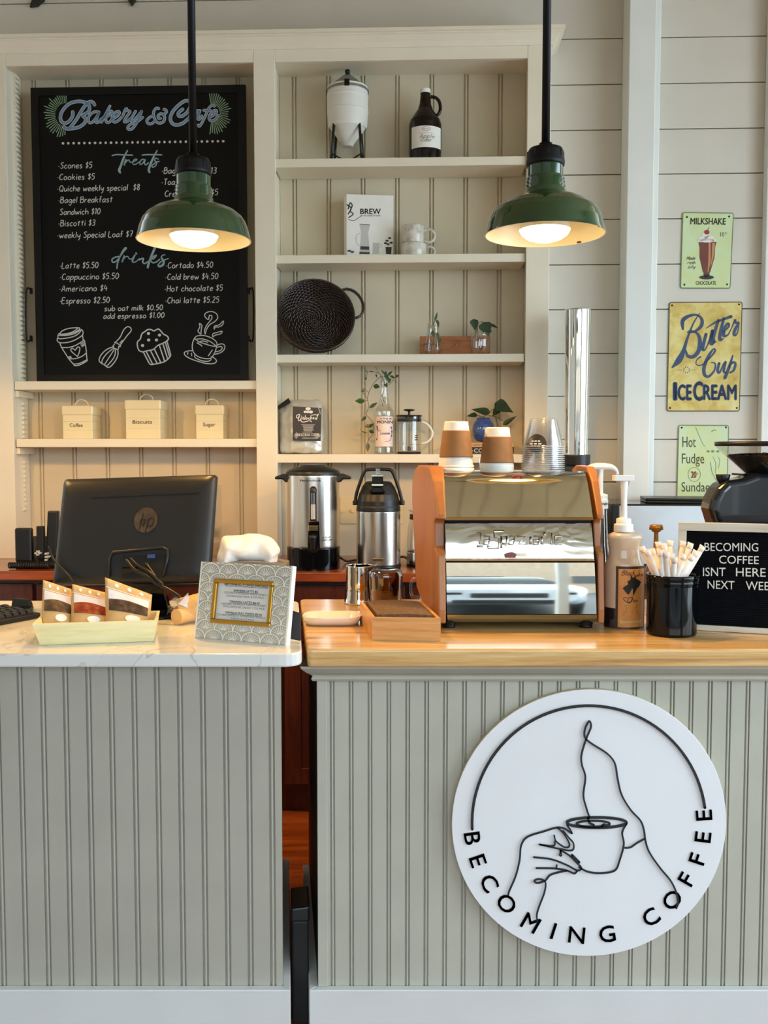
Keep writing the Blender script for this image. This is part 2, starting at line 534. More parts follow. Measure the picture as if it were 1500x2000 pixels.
def glass(name, tint=(1, 1, 1, 1), shine=0.22, rough=0.02, haze=0.0, edge=0.55):
    """thin clear glass or plastic: see-through, with reflections that grow towards the edges"""
    m, nt, bs = _new(name)
    out = nt.nodes['Material Output']
    tr = nt.nodes.new('ShaderNodeBsdfTransparent'); tr.inputs[0].default_value = tint
    gl = nt.nodes.new('ShaderNodeBsdfGlossy'); gl.inputs['Roughness'].default_value = rough
    lw = nt.nodes.new('ShaderNodeLayerWeight'); lw.inputs[0].default_value = 0.35
    mt = nt.nodes.new('ShaderNodeMath'); mt.operation = 'MULTIPLY_ADD'
    mt.inputs[1].default_value = edge; mt.inputs[2].default_value = shine * 0.35
    nt.links.new(lw.outputs['Facing'], mt.inputs[0])
    mx = nt.nodes.new('ShaderNodeMixShader')
    nt.links.new(mt.outputs[0], mx.inputs[0]); nt.links.new(tr.outputs[0], mx.inputs[1]); nt.links.new(gl.outputs[0], mx.inputs[2])
    last = mx
    if haze:
        df = nt.nodes.new('ShaderNodeBsdfDiffuse'); df.inputs[0].default_value = (0.85, 0.86, 0.88, 1)
        m2 = nt.nodes.new('ShaderNodeMixShader'); m2.inputs[0].default_value = haze
        nt.links.new(mx.outputs[0], m2.inputs[1]); nt.links.new(df.outputs[0], m2.inputs[2]); last = m2
    nt.links.new(last.outputs[0], out.inputs[0])
    nt.nodes.remove(bs)
    return m
def emit(name, c, s):
    m, nt, bs = _new(name)
    bs.inputs['Base Color'].default_value = (0.9, 0.9, 0.85, 1)
    bs.inputs['Emission Color'].default_value = c
    bs.inputs['Emission Strength'].default_value = s
    return m
def cloudy(name, stops, scale=5.0, rough=0.5, detail=5, stretch=(1, 1, 1), dist=0.4, bump=0.0, metal_=0.0, coat=0.0):
    m, nt, bs = _new(name)
    n = _noise(nt, _coord(nt, stretch), scale, detail, 0.6, dist)
    nt.links.new(_ramp(nt, n, [(p, srgb(c)) for p, c in stops]), bs.inputs['Base Color'])
    bs.inputs['Roughness'].default_value = rough
    bs.inputs['Metallic'].default_value = metal_
    bs.inputs['Coat Weight'].default_value = coat
    if bump: _bump(nt, bs, n, bump, 0.003)
    return m
def quartz(name):
    m, nt, bs = _new(name)
    v = _coord(nt)
    n = _noise(nt, v, 2.2, 6, 0.6, 1.6)
    vein = _ramp(nt, n, [(0.488, (0.70, 0.70, 0.68, 1)), (0.5, (0.50, 0.47, 0.43, 1)), (0.512, (0.72, 0.72, 0.70, 1))])
    n2 = _noise(nt, v, 1.3, 2)
    msk = _ramp(nt, n2, [(0.47, (0, 0, 0, 1)), (0.6, (1, 1, 1, 1))])
    nt.links.new(_mix(nt, msk, (0.72, 0.72, 0.70, 1), vein), bs.inputs['Base Color'])
    bs.inputs['Roughness'].default_value = 0.14
    return m
def weave(name, c0, c1, sx, sz):
    m, nt, bs = _new(name)
    w1 = nt.nodes.new('ShaderNodeTexWave'); w1.wave_type = 'BANDS'; w1.bands_direction = 'Z'
    w1.inputs['Scale'].default_value = sz
    nt.links.new(_coord(nt), w1.inputs['Vector'])
    nt.links.new(_ramp(nt, w1.outputs['Fac'], [(0.2, srgb(c0)), (0.8, srgb(c1))]), bs.inputs['Base Color'])
    bs.inputs['Roughness'].default_value = 0.55
    _bump(nt, bs, w1.outputs['Fac'], 0.6, 0.002)
    return m

M = {}
M['wall'] = paint('cream_wall_paint', '#d6d0c5', 0.55, 0.03, 4, 0.02)
M['trim'] = paint('white_trim_paint', '#e6e8e5', 0.42, 0.03, 5, 0.02)
M['hutch'] = paint('off_white_paint', '#ebe3cf', 0.42, 0.03, 5, 0.02)
M['bead'] = paint('cream_board_paint', '#d6cab0', 0.5, 0.04, 5, 0.02)
M['grey'] = paint('warm_grey_panel_paint', '#a8a498', 0.45, 0.05, 6, 0.04)
M['greyR'] = paint('warm_grey_grained_paint', '#b0ada0', 0.45, 0.06, 6, 0.05)
M['base'] = paint('white_baseboard_paint', '#cfd0d0', 0.4, 0.03, 6, 0.02)
M['quartz'] = quartz('white_quartz')
M['pine'] = wood('pine_top', '#e0c088', '#cf9f5c', '#96561f', (1.1, 20, 26), 0.3, 1.0, 0.3, 1.6)
M['pine_face'] = wood('pine_edge', '#ecd9a8', '#dcc088', '#c09a5c', (1.2, 16, 30), 0.42, 0.0, 0.1, 2.0)
M['cherry'] = wood('cherry_worktop', '#a8562a', '#8a3d1c', '#5c2410', (1.5, 12, 12), 0.28, 0.0, 0.5, 2.0)
M['cabinet'] = wood('dark_red_cabinet', '#5c2a18', '#44190e', '#2a0e08', (8, 8, 1.2), 0.35, 0.0, 0.25, 2.0)
M['floor_front'] = wood('brown_floor_planks', '#7e4f30', '#653b22', '#432413', (1.0, 10, 4), 0.35, 0.5, 0.25, 2.0)
M['floor'] = wood('orange_floor_planks', '#b05a22', '#8a3d12', '#541f06', (1.0, 10, 4), 0.35, 0.5, 0.25, 2.0)
M['black'] = paint('black_plastic', '#0d0d0f', 0.38, 0.1, 20, 0.03)
M['gloss_black'] = paint('glossy_black', '#05070b', 0.08, 0.1, 12, 0, 0, 0, 0.32)
M['soft_black'] = paint('soft_black', '#101012', 0.6, 0.12, 30, 0.05)
M['monitor'] = paint('charcoal_monitor_plastic', '#16171a', 0.42, 0.08, 40, 0.05)
M['chrome'] = metal('chrome', '#e6e6e2', 0.04)
M['steel'] = metal('brushed_steel', '#c8c4ba', 0.2, (1, 1, 60))
M['steel_v'] = metal('brushed_steel_vertical', '#dcd8d0', 0.24, (60, 60, 0.6))
M['iron'] = metal('dark_iron', '#2a2a2c', 0.45)
M['dark'] = paint('dark_recess', '#060504', 0.7, 0.1, 10)
M['white'] = paint('white_enamel', '#efeee9', 0.3, 0.02, 8)
M['ceramic'] = paint('white_ceramic', '#f1ece4', 0.12, 0.02, 8, 0, 0, 0.5)
M['paper'] = paint('white_paper', '#eeece6', 0.7, 0.03, 20, 0.02)
M['kraft'] = paint('kraft_paper', '#8f6439', 0.75, 0.1, 40, 0.04)
M['kraft2'] = paint('pale_kraft_paper', '#d8b784', 0.75, 0.08, 40, 0.04)
M['chalk'] = paint('white_chalk', '#cfcfca', 0.8, 0.08, 60)
M['chalk_blue'] = paint('pale_blue_chalk', '#6f8fb0', 0.8, 0.12, 40)
M['chalk_teal'] = paint('grey_blue_chalk', '#8fa8ad', 0.8, 0.12, 40)
M['chalk_green'] = paint('green_chalk', '#8fae8e', 0.8, 0.12, 40)
M['ink'] = paint('black_ink', '#141414', 0.6, 0.05, 20)
M['ink_grey'] = paint('grey_ink', '#77746e', 0.6, 0.05, 20)
M['ink_brown'] = paint('brown_ink', '#4a2c18', 0.6, 0.05, 20)
M['leaf'] = cloudy('green_leaf', [(0.3, '#182f13'), (0.7, '#355a22')], 18, 0.32, coat=0.15)
M['leaf_dark'] = cloudy('dark_green_leaf', [(0.3, '#0e2415'), (0.7, '#1f4425')], 18, 0.3, coat=0.25)
M['stem'] = paint('brown_stem', '#5b4027', 0.6, 0.15, 30)
M['glass'] = glass('clear_glass', (0.97, 0.98, 0.97, 1), 0.25)
M['clear'] = glass('clear_plastic_cup', (0.985, 0.985, 0.99, 1), 0.12, 0.05, 0.015, 0.35)
M['clear_rim'] = glass('clear_plastic_rim', (0.96, 0.97, 0.98, 1), 0.5, 0.05, 0.3)
M['water'] = glass('water_in_glass', (0.93, 0.95, 0.93, 1), 0.1)
M['amber'] = glass('amber_glass', (0.62, 0.36, 0.15, 1), 0.4)
M['brown_glass'] = paint('dark_brown_bottle_glass', '#0d0504', 0.06, 0.2, 6, 0, 0, 0, 0.4)
# ------------------------------------------------------------------ the room
H_CEIL = 3.7
def W(px, py, d=0.0): return FW.hit(px, py, d)
D_WALL = 0.20                                        # wall surface and back of the shelves
# shiplap wall: planks with narrow gaps, one mesh
ship_y = [-103, -15.5, 73.8, 163.5, 252.5, 340, 427.5, 516, 604, 690, 773.5, 858, 941.5]
ship_z = [W(1285, y, D_WALL)[1] for y in ship_y]
step = (ship_z[2] - ship_z[-1]) / 10
while ship_z[-1] > 0.2: ship_z.append(ship_z[-1] - step)
while ship_z[0] < H_CEIL - 0.1: ship_z.insert(0, ship_z[0] + step)
edges = [H_CEIL] + [z for z in ship_z if z < H_CEIL] + [0.0]
mb = MB()
UL, UR = -2.6, 2.6
for a, b in zip(edges[:-1], edges[1:]):
    mb.box(UL, UR, D_WALL, D_WALL + 0.03, b + 0.0022, a - 0.0022)
mb.box(UL, UR, D_WALL + 0.026, D_WALL + 0.06, 0, H_CEIL)
mb.build('wall_back', M['wall'], fr=FW, kind='structure')
# white pilaster and the boards beside it
uL = W(1223, 500, 0.07)[0]; uR = W(1274.5, 500, 0.07)[0]
mb = MB(); mb.box(uL, uR, 0.07, D_WALL - 0.001, 0, H_CEIL)
mb.box(uR - 0.002, W(1284, 500, 0.12)[0], 0.12, D_WALL - 0.001, 0, H_CEIL)
mb.build('trim_1', M['trim'], fr=FW, bevel=0.003, kind='structure')
u2 = W(1495, 500, 0.15)[0]
mb = MB(); mb.box(u2, u2 + 0.16, 0.15, D_WALL - 0.001, 0, H_CEIL)
mb.build('trim_2', M['trim'], fr=FW, bevel=0.003, kind='structure')

mb = MB()
for k in range(34):                                   # floor boards run left to right
    y = -2.6 + k * 0.21
    mb.cm = 1 if y < 1.9 else 0
    mb.box(-3.2, 3.4, y + 0.001, y + 0.209, -0.03, 0)
mb.box(-3.2, 3.4, -2.6, 4.6, -0.06, -0.03)
mb.build('floor', [M['floor'], M['floor_front']], kind='structure', base=(0, 0, 0))
M['ceil'] = paint('ceiling_paint', '#b9a57e', 0.6, 0.04, 3)
mb = MB(); mb.box(-3.2, 3.4, -2.6, 4.6, H_CEIL + 0.02, H_CEIL + 0.08)
for k in range(44):                                   # boarded ceiling
    mb.box(-3.2 + k * 0.15 + 0.004, -3.2 + (k + 1) * 0.15 - 0.004, -2.6, 4.6, H_CEIL, H_CEIL + 0.02)
mb.build('ceiling', M['ceil'], kind='structure', base=(0, 0, H_CEIL))
mb = MB(); mb.box(-3.2, -3.1, -2.6, 4.6, 0, H_CEIL)
mb.build('wall_left', M['wall'], kind='structure', base=(-3.2, 0, 0))
# right wall with one wide window, front wall with the shop window and door glass openings
mb = MB()
mb.box(3.3, 3.4, -2.6, -1.35, 0, H_CEIL); mb.box(3.3, 3.4, 2.85, 4.6, 0, H_CEIL)
mb.box(3.3, 3.4, -1.35, 2.85, 0, 0.45); mb.box(3.3, 3.4, -1.35, 2.85, 3.05, H_CEIL)
mb.build('wall_right', M['wall'], kind='structure', base=(3.3, 0, 0))
mb = MB()
mb.box(-3.2, -1.6, -2.6, -2.5, 0, H_CEIL); mb.box(2.8, 3.4, -2.6, -2.5, 0, H_CEIL)
mb.box(-1.6, 2.8, -2.6, -2.5, 2.75, H_CEIL); mb.box(-1.6, 2.8, -2.6, -2.5, 0, 0.08)
mb.build('wall_front', M['wall'], kind='structure', base=(0, -2.6, 0))
mb = MB()
for x in (-1.6, -0.15, 1.3, 2.72): mb.box(x, x + 0.08, -2.62, -2.48, 0.08, 2.75)
for z in (0.08, 2.1, 2.67): mb.box(-1.6, 2.8, -2.61, -2.49, z, z + 0.07)
mb.build('window_1', M['trim'], kind='structure', base=(0.6, -2.6, 0.35))
mb = MB()
for y in (-1.35, 0.0, 1.4, 2.77): mb.box(3.28, 3.42, y, y + 0.08, 0.45, 3.05)
for z in (0.45, 2.97): mb.box(3.28, 3.42, -1.35, 2.85, z, z + 0.08)
mb.build('window_2', M['trim'], kind='structure', base=(3.3, 1, 0.7))
M['asphalt'] = cloudy('asphalt', [(0.3, '#3c3d3f'), (0.7, '#58595b')], 6, 0.8)
mb = MB(); mb.box(-14, 14, -24, -2.62, -0.25, -0.12)
mb.build('street', M['asphalt'], kind='structure', base=(0, -12, -0.12))

# ------------------------------------------------------------------ beadboard panels
def beadboard(mb, x0, x1, y, z0, z1, grooves, gw, bead, depth=0.004, thick=0.012, double=True):
    """a flat panel facing -y with vertical grooves: each groove is a slot, a round bead and a second slot"""
    pr = [(x0, y)]
    for g in grooves:
        if g - bead - gw < x0 + 0.002 or g + bead + gw > x1 - 0.002: continue
        for s in (-1, 1) if double else (1,):
            pass
        a = g - bead / 2 - gw
        pr += [(a, y), (a + gw * 0.3, y + depth), (a + gw * 0.8, y + depth)]
        for k in range(5):
            t = math.pi * k / 4
            pr.append((g - bead / 2 * math.cos(t), y + depth * 0.35 - depth * 0.35 * math.sin(t)))
        b = g + bead / 2
        pr += [(b + gw * 0.2, y + depth), (b + gw * 0.7, y + depth), (b + gw, y)]
    pr.append((x1, y))
    n = len(pr)
    vs = [(a, b, z0) for a, b in pr] + [(a, b, z1) for a, b in pr]
    mb.add(vs, [(i, i + 1, n + i + 1, n + i) for i in range(n - 1)])
    mb.box(x0, x1, y + depth + 0.0005, y + thick, z0, z1)
    # close top and bottom edges
    return mb

# ------------------------------------------------------------------ built-in shelves (hutch) on the back counter
t_h = thing(FW, (0, 0, CT), 'shelving_unit', 'off-white built-in shelving unit with crown moulding and two bays of open shelves', 'shelves')
uA = W(-60, 500)[0]; uB = W(18.5, 500)[0]; uC = W(498, 500)[0]; uD = W(539, 500)[0]; uE = W(1027.5, 500)[0]; uF = W(1073, 500)[0]
zHL = W(258, 125)[1]; zHR = W(780, 117)[1]
zTop = W(600, 90)[1]; zC = W(600, 66)[1]
mb = MB()
mb.box(uA, uB, 0, 0.022, CT, zTop); mb.box(uC, uD, 0, 0.022, CT, zTop); mb.box(uE, uF, 0, 0.022, CT, zTop)
mb.box(uB, uC, 0.001, 0.022, zHL, zTop); mb.box(uD, uE, 0.001, 0.022, zHR, zTop)
mb.build('face_frame', M['hutch'], t_h, bevel=0.002)
mb = MB()                                             # sides, divider and roof
mb.box(uA, uB - 0.012, 0.022, D_WALL - 0.002, CT, zTop)
mb.box(uC + 0.01, uD - 0.01, 0.022, D_WALL - 0.002, CT, zTop)
mb.box(uE + 0.012, uF - 0.002, 0.022, D_WALL - 0.002, CT, zTop)
mb.box(uB - 0.012, uC + 0.01, 0.022, D_WALL - 0.002, zHL + 0.012, zTop); mb.box(uD - 0.01, uE + 0.012, 0.022, D_WALL - 0.002, zHR + 0.012, zTop)
mb.build('carcass', M['hutch'], t_h)
# crown moulding, returned round the right-hand end
prof = [(0.0, zTop - 0.012), (0.006, zTop - 0.012), (0.010, zTop - 0.004), (0.012, zTop + 0.006), (0.030, zTop + 0.026), (0.036, zTop + 0.028), (0.036, zTop + 0.032), (0.046, zTop + 0.034), (0.046, zC), (0.0, zC)]
mb = MB()
vs = []
for p, z in prof: vs += [(uA, -p, z), (uF + p, -p, z), (uF + p, D_WALL - 0.002, z), (uA, D_WALL - 0.002, z)]
fs = []
for i in range(len(prof) - 1):
    for k in (0, 1): fs.append((4 * i + k, 4 * i + k + 1, 4 * i + 5 + k, 4 * i + 4 + k))
n = len(prof) - 1
fs.append((4 * n, 4 * n + 1, 4 * n + 2, 4 * n + 3)); fs.append((3, 2, 1, 0))
mb.add(vs, fs)
mb.build('crown_moulding', M['hutch'], t_h)
mb = MB()                                             # beaded back
gl = [W(x, 300, D_WALL)[0] for x in (71, 136.5, 202.5, 268.5, 334.5, 401, 467.5)]
gr = [W(x, 300, D_WALL)[0] for x in (576, 642.5, 709.3, 776, 843, 909.5, 976)]
beadboard(mb, uB - 0.011, uC + 0.009, D_WALL - 0.016, CT, zTop, gl, 0.0062, 0.008, 0.0085, 0.0135)
beadboard(mb, uD - 0.009, uE + 0.011, D_WALL - 0.016, CT, zTop, gr, 0.0062, 0.008, 0.0085, 0.0135)
mb.build('back_panel', M['bead'], t_h)
SH = {}
def shelf(key, x, ytop, ybot, u0, u1, d0=0.012):
    z1 = W(x, ytop, d0)[1]; z0 = W(x, ybot, d0)[1]
    mb = MB(); mb.box(u0, u1, d0, D_WALL - 0.018, z0, z1)
    mb.build('shelf', M['hutch'], t_h, bevel=0.002)
    SH[key] = z1
eps = 0.003
shelf('L1', 258, 744, 760.8, uB + eps, uC - eps + 0.008)
shelf('L2', 258, 857, 873.4, uB + eps + 0.002, uC - eps + 0.006)
shelf('R1', 780, 307.5, 324.5, uD - 0.006, uE - eps)
shelf('R2', 780, 496.6, 513, uD - 0.006, uE - eps)
shelf('R3', 780, 691.6, 707.6, uD - 0.006, uE - eps)
shelf('R4', 780, 887, 904, uD - 0.006, uE - eps)
# notched wooden shelf standards on the left inner side
mb = MB()
def standard(z0, z1, u0, d):
    mb.box(u0, u0 + 0.008, d, d + 0.034, z0, z1)
    z = z0 + 0.004
    while z < z1 - 0.014:
        mb.prism([(d, z), (d + 0.034, z), (d + 0.034, z + 0.012), (d, z + 0.012)], u0 + 0.008, u0 + 0.016, 'x')
        z += 0.0195
standard(SH['L1'], zHL + 0.012, uB - 0.012, 0.095)
standard(SH['L2'], SH['L1'] - 0.06, uB - 0.012, 0.095)
standard(SH['L2'] - 0.3, SH['L2'] - 0.075, uB - 0.012, 0.095)
mb.build('shelf_standard', M['hutch'], t_h)
for zz in (SH['L1'] - 0.036, SH['L2'] - 0.036):
    mb = MB(); mb.box(uB - 0.012, uB + 0.012, 0.03, D_WALL - 0.018, zz - 0.026, zz - 0.0005)
    mb.build('shelf_cleat', M['hutch'], t_h)

# ------------------------------------------------------------------ back counter: worktop and cabinets
dF = FW.hitz(560, 1118, CT)[1]
mb = MB(); mb.box(-2.2, 1.5, dF, D_WALL - 0.002, CT - 0.035, CT)
mb.build('wooden_worktop', M['cherry'], fr=FW, bevel=0.004, cat='worktop', label='reddish-brown wooden worktop of the back counter under the coffee urn')
t = thing(FW, (0, dF + 0.03, 0), 'base_cabinet', 'dark red-brown base cabinet under the wooden back worktop, seen between the two counters', 'cabinet')
mb = MB(); mb.box(-2.2, 1.5, dF + 0.045, D_WALL - 0.004, 0.11, CT - 0.035); mb.box(-2.2, 1.5, dF + 0.11, D_WALL - 0.004, 0.0, 0.11)
mb.build('body', M['cabinet'], t)
u = -2.2; k = 0
while u < 1.45:
    w = 0.46
    mb = MB(); mb.box(u + 0.008, u + w - 0.008, dF + 0.024, dF + 0.0445, CT - 0.185, CT - 0.05)
    o = mb.build('drawer', M['cabinet'], t, bevel=0.004)
    mb = MB(); mb.lathe(0, 0, [(0.006, 0), (0.006, 0.012), (0.015, 0.018), (0.012, 0.026), (0, 0.028)], 14)
    mb.v = [(u + w / 2 + x, dF + 0.024 - z, CT - 0.117 + y) for x, y, z in mb.v]
    mb.build('knob', M['iron'], o)
    mb = MB(); x0, x1, z0, z1 = u + 0.008, u + w - 0.008, 0.13, CT - 0.20
    for b in ((x0, x0 + 0.06, z0, z1), (x1 - 0.06, x1, z0, z1), (x0 + 0.06, x1 - 0.06, z0, z0 + 0.06), (x0 + 0.06, x1 - 0.06, z1 - 0.06, z1)):
        mb.box(b[0], b[1], dF + 0.024, dF + 0.0445, b[2], b[3])
    mb.box(x0 + 0.06, x1 - 0.06, dF + 0.034, dF + 0.0445, z0 + 0.06, z1 - 0.06)
    o = mb.build('door', M['cabinet'], t, bevel=0.003)
    mb = MB(); mb.lathe(0, 0, [(0.006, 0), (0.006, 0.012), (0.015, 0.018), (0.012, 0.026), (0, 0.028)], 14)
    kx = x1 - 0.03 if k % 2 == 0 else x0 + 0.03
    mb.v = [(kx + x, dF + 0.024 - z, z1 - 0.08 + y) for x, y, z in mb.v]
    mb.build('knob', M['iron'], o)
    u += w; k += 1

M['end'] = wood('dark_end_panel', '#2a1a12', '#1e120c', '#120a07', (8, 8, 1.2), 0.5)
# ------------------------------------------------------------------ front counters
def slab_outline(pts, r, n=6):
    """round the corners of a convex outline; r per corner"""
    out = []
    m = len(pts)
    for i in range(m):
        p, a, b = Vector(pts[i]), Vector(pts[i - 1]), Vector(pts[(i + 1) % m])
        if r[i] <= 0: out.append(tuple(p)); continue
        da, db = (a - p).normalized(), (b - p).normalized()
        for k in range(n + 1):
            t = k / n
            q = (p + da * r[i]) * (1 - t) ** 2 + p * 2 * t * (1 - t) + (p + db * r[i]) * t * t
            out.append(tuple(q))
    return out
Y1 = FC.hitz(400, 1277, CT)[1]                       # front edge of the counters
# white quartz counter
TQ = 0.030
yq = FC.hitz(560, 1272, CT)[1]
xr0 = FC.hitz(594, 1268, CT)[0]; xr1, yb = FC.hitz(583, 1173, CT)
mb = MB(); mb.prism(slab_outline([(-1.75, Y1), (xr0, Y1), (xr1, yb), (-1.75, yb)], [0, 0.05, 0.04, 0]), CT - TQ, CT, 'z')
mb.build('quartz_countertop', M['quartz'], bevel=0.004, cat='countertop', label='white veined quartz countertop with rounded corners, holding the black monitor')
def counter_base(name, label, x0, x1, yf, yb, zt, xb0, xb1, grooves, m, gw, bead, crown=False):
    t = thing(FC, ((x0 + x1) / 2, yf, 0), name, label, 'counter')
    zb = FC.hit(300, 1934, yf - 0.02)[1]
    mb = MB()
    beadboard(mb, x0, x1, yf, zb - 0.004, zt, grooves, gw, bead, 0.0055, 0.012)
    mb.hexa([(x0, yf + 0.012, 0), (x1, yf + 0.012, 0), (xb1, yb, 0), (xb0, yb, 0), (x0, yf + 0.012, zt), (x1, yf + 0.012, zt), (xb1, yb, zt), (xb0, yb, zt)])
    mb.build('beadboard_panel', m, t)
    return t, zb
x_lr = FC.hit(550, 1620, Y1 + 0.05)[0]
gl = []
gx = FC.hit(37.5, 1310, Y1 + 0.05)[0]; st = FC.hit(1000, 1310, Y1 + 0.05)[0] - FC.hit(955.3, 1310, Y1 + 0.05)[0]
k = -30
while k < 14:
    g = gx + k * st
    if g < x_lr - 0.02: gl.append(g)
    k += 1
xb = xr1 - 0.05
t_lc, zb = counter_base('counter_base', 'grey beadboard counter base under the white quartz top', -1.70, x_lr, Y1 + 0.05, yb - 0.02, CT - TQ, -1.70, xb, gl, M['grey'], 0.0042, 0.0058)
def skirt(t, x0, x1, xb0, xb1, yf, yb, zb, left, right):
    mb = MB()
    for q in ([(x0 - (0.02 if left else 0), yf - 0.02), (x1 + (0.02 if right else 0), yf - 0.02), (x1, yf - 0.0005), (x0, yf - 0.0005)],):
        mb.prism(q, 0, zb, 'z')
    if right: mb.prism([(x1 + 0.0005, yf), (x1 + 0.02, yf - 0.02), (xb1 + 0.02, yb), (xb1 + 0.0005, yb)], 0, zb, 'z')
    if left: mb.prism([(x0 - 0.02, yf - 0.02), (x0 - 0.0005, yf), (xb0 - 0.0005, yb), (xb0 - 0.02, yb)], 0, zb, 'z')
    mb.build('baseboard', M['base'], t, bevel=0.002)
skirt(t_lc, -1.70, x_lr, -1.70, xb, Y1 + 0.05, yb - 0.02, zb, False, True)
# pine-topped counter
TP = 0.041
Y2 = FC.hitz(1000, 1268, CT)[1]
xl0 = FC.hitz(600, 1268, CT)[0]; xl1, yb2 = FC.hitz(586, 1170, CT)
mb = MB(); mb.prism(slab_outline([(xl0, Y2), (2.3, Y2), (2.3, yb2), (xl1, yb2)], [0.012, 0, 0, 0.02]), CT - TP, CT, 'z')
mb.build('pine_countertop', M['pine'], bevel=0.006, seg=3, cat='countertop', label='thick knotty pine countertop carrying the espresso machine')
yf2 = Y2 + 0.045
x_rl = FC.hit(621, 1620, yf2)[0]
xrb = FC.hitz(608, 1180, CT)[0] * 1.0
gr = []
gx = FC.hit(1350.5, 1340, yf2)[0]; st = FC.hit(1000, 1340, yf2)[0] - FC.hit(963.05, 1340, yf2)[0]
k = -30
while k < 40:
    g = gx + k * st
    if g > x_rl + 0.03: gr.append(g)
    k += 1
ybr = yb2 - 0.03
xlb = FC.hit(604.5, 1600, ybr)[0]
t_rc, zb2 = counter_base('counter_base', 'grey beadboard counter base under the pine top, carrying the round white sign', x_rl, 2.25, yf2, ybr, CT - TP, xlb, 2.25, gr, M['greyR'], 0.0034, 0.0045)
mb = MB(); mb.hexa([(x_rl - 0.0025, yf2 + 0.014, zb2), (x_rl - 0.0005, yf2 + 0.014, zb2), (xlb - 0.0005, ybr, zb2), (xlb - 0.0025, ybr, zb2), (x_rl - 0.0025, yf2 + 0.014, CT - TP), (x_rl - 0.0005, yf2 + 0.014, CT - TP), (xlb - 0.0005, ybr, CT - TP), (xlb - 0.0025, ybr, CT - TP)]); mb.build('end_panel', M['end'], t_rc, label='dark brown end panel')  # thin dark brown sheet over the side of the grey base
mb = MB()                                             # corner board
mb.box(x_rl - 0.001, FC.hit(639.5, 1500, yf2)[0], yf2 - 0.006, yf2 - 0.0003, zb2, CT - TP - 0.02)
mb.build('corner_board', M['greyR'], t_rc, bevel=0.0015)
zc0 = FC.hit(1000, 1329, yf2)[1]
mb = MB()                                             # cove moulding under the top
pr = [(0.0, zc0), (0.010, zc0 + 0.001), (0.013, zc0 + 0.006), (0.010, zc0 + 0.011), (0.012, zc0 + 0.015), (0.022, zc0 + 0.022), (0.034, CT - TP - 0.006), (0.036, CT - TP)]
vs = []
for p, z in pr: vs += [(x_rl - p, ybr, z), (x_rl - p, yf2 - p, z), (2.25, yf2 - p, z)]
fs = []
for i in range(len(pr) - 1):
    for k in (0, 1): fs.append((3 * i + k, 3 * i + k + 1, 3 * i + 4 + k, 3 * i + 3 + k))
mb.add(vs, fs)
mb.build('cove_moulding', M['greyR'], t_rc)
skirt(t_rc, x_rl, 2.25, xlb, 2.25, yf2, ybr, zb2, True, False)
# black bin standing in the gap
yB = 2.235
x0 = FC.hit(569, 1900, yB)[0]; x1 = FC.hit(605, 1900, yB)[0]; z1 = FC.hit(585, 1774, yB)[1]
BD = 0.11; sk = -0.105 * BD
t = thing(FC, ((x0 + x1) / 2, yB, 0), 'bin', 'narrow black bin standing on the floor in the gap between the two counters', 'bin')
def bq(y0, y1, ins, za, zb_, tilt=0.0):
    s0, s1 = -0.105 * (y0 - yB), -0.105 * (y1 - yB)
    p = [(x0 + ins + s0, y0), (x1 - ins + s0, y0), (x1 - ins + s1, y1), (x0 + ins + s1, y1)]
    return [(a, b, za) for a, b in p] + [(a, b, zb_ + (tilt if i in (1, 2) else 0)) for i, (a, b) in enumerate(p)]
mb = MB(); mb.hexa(bq(yB, yB + BD, 0.002, 0.0, z1 - 0.032)); mb.build('body', M['soft_black'], t, bevel=0.004)
mb = MB(); mb.hexa(bq(yB - 0.004, yB + BD, 0.0, z1 - 0.031, z1, 0.006))
mb.build('lid', M['black'], t, bevel=0.004)
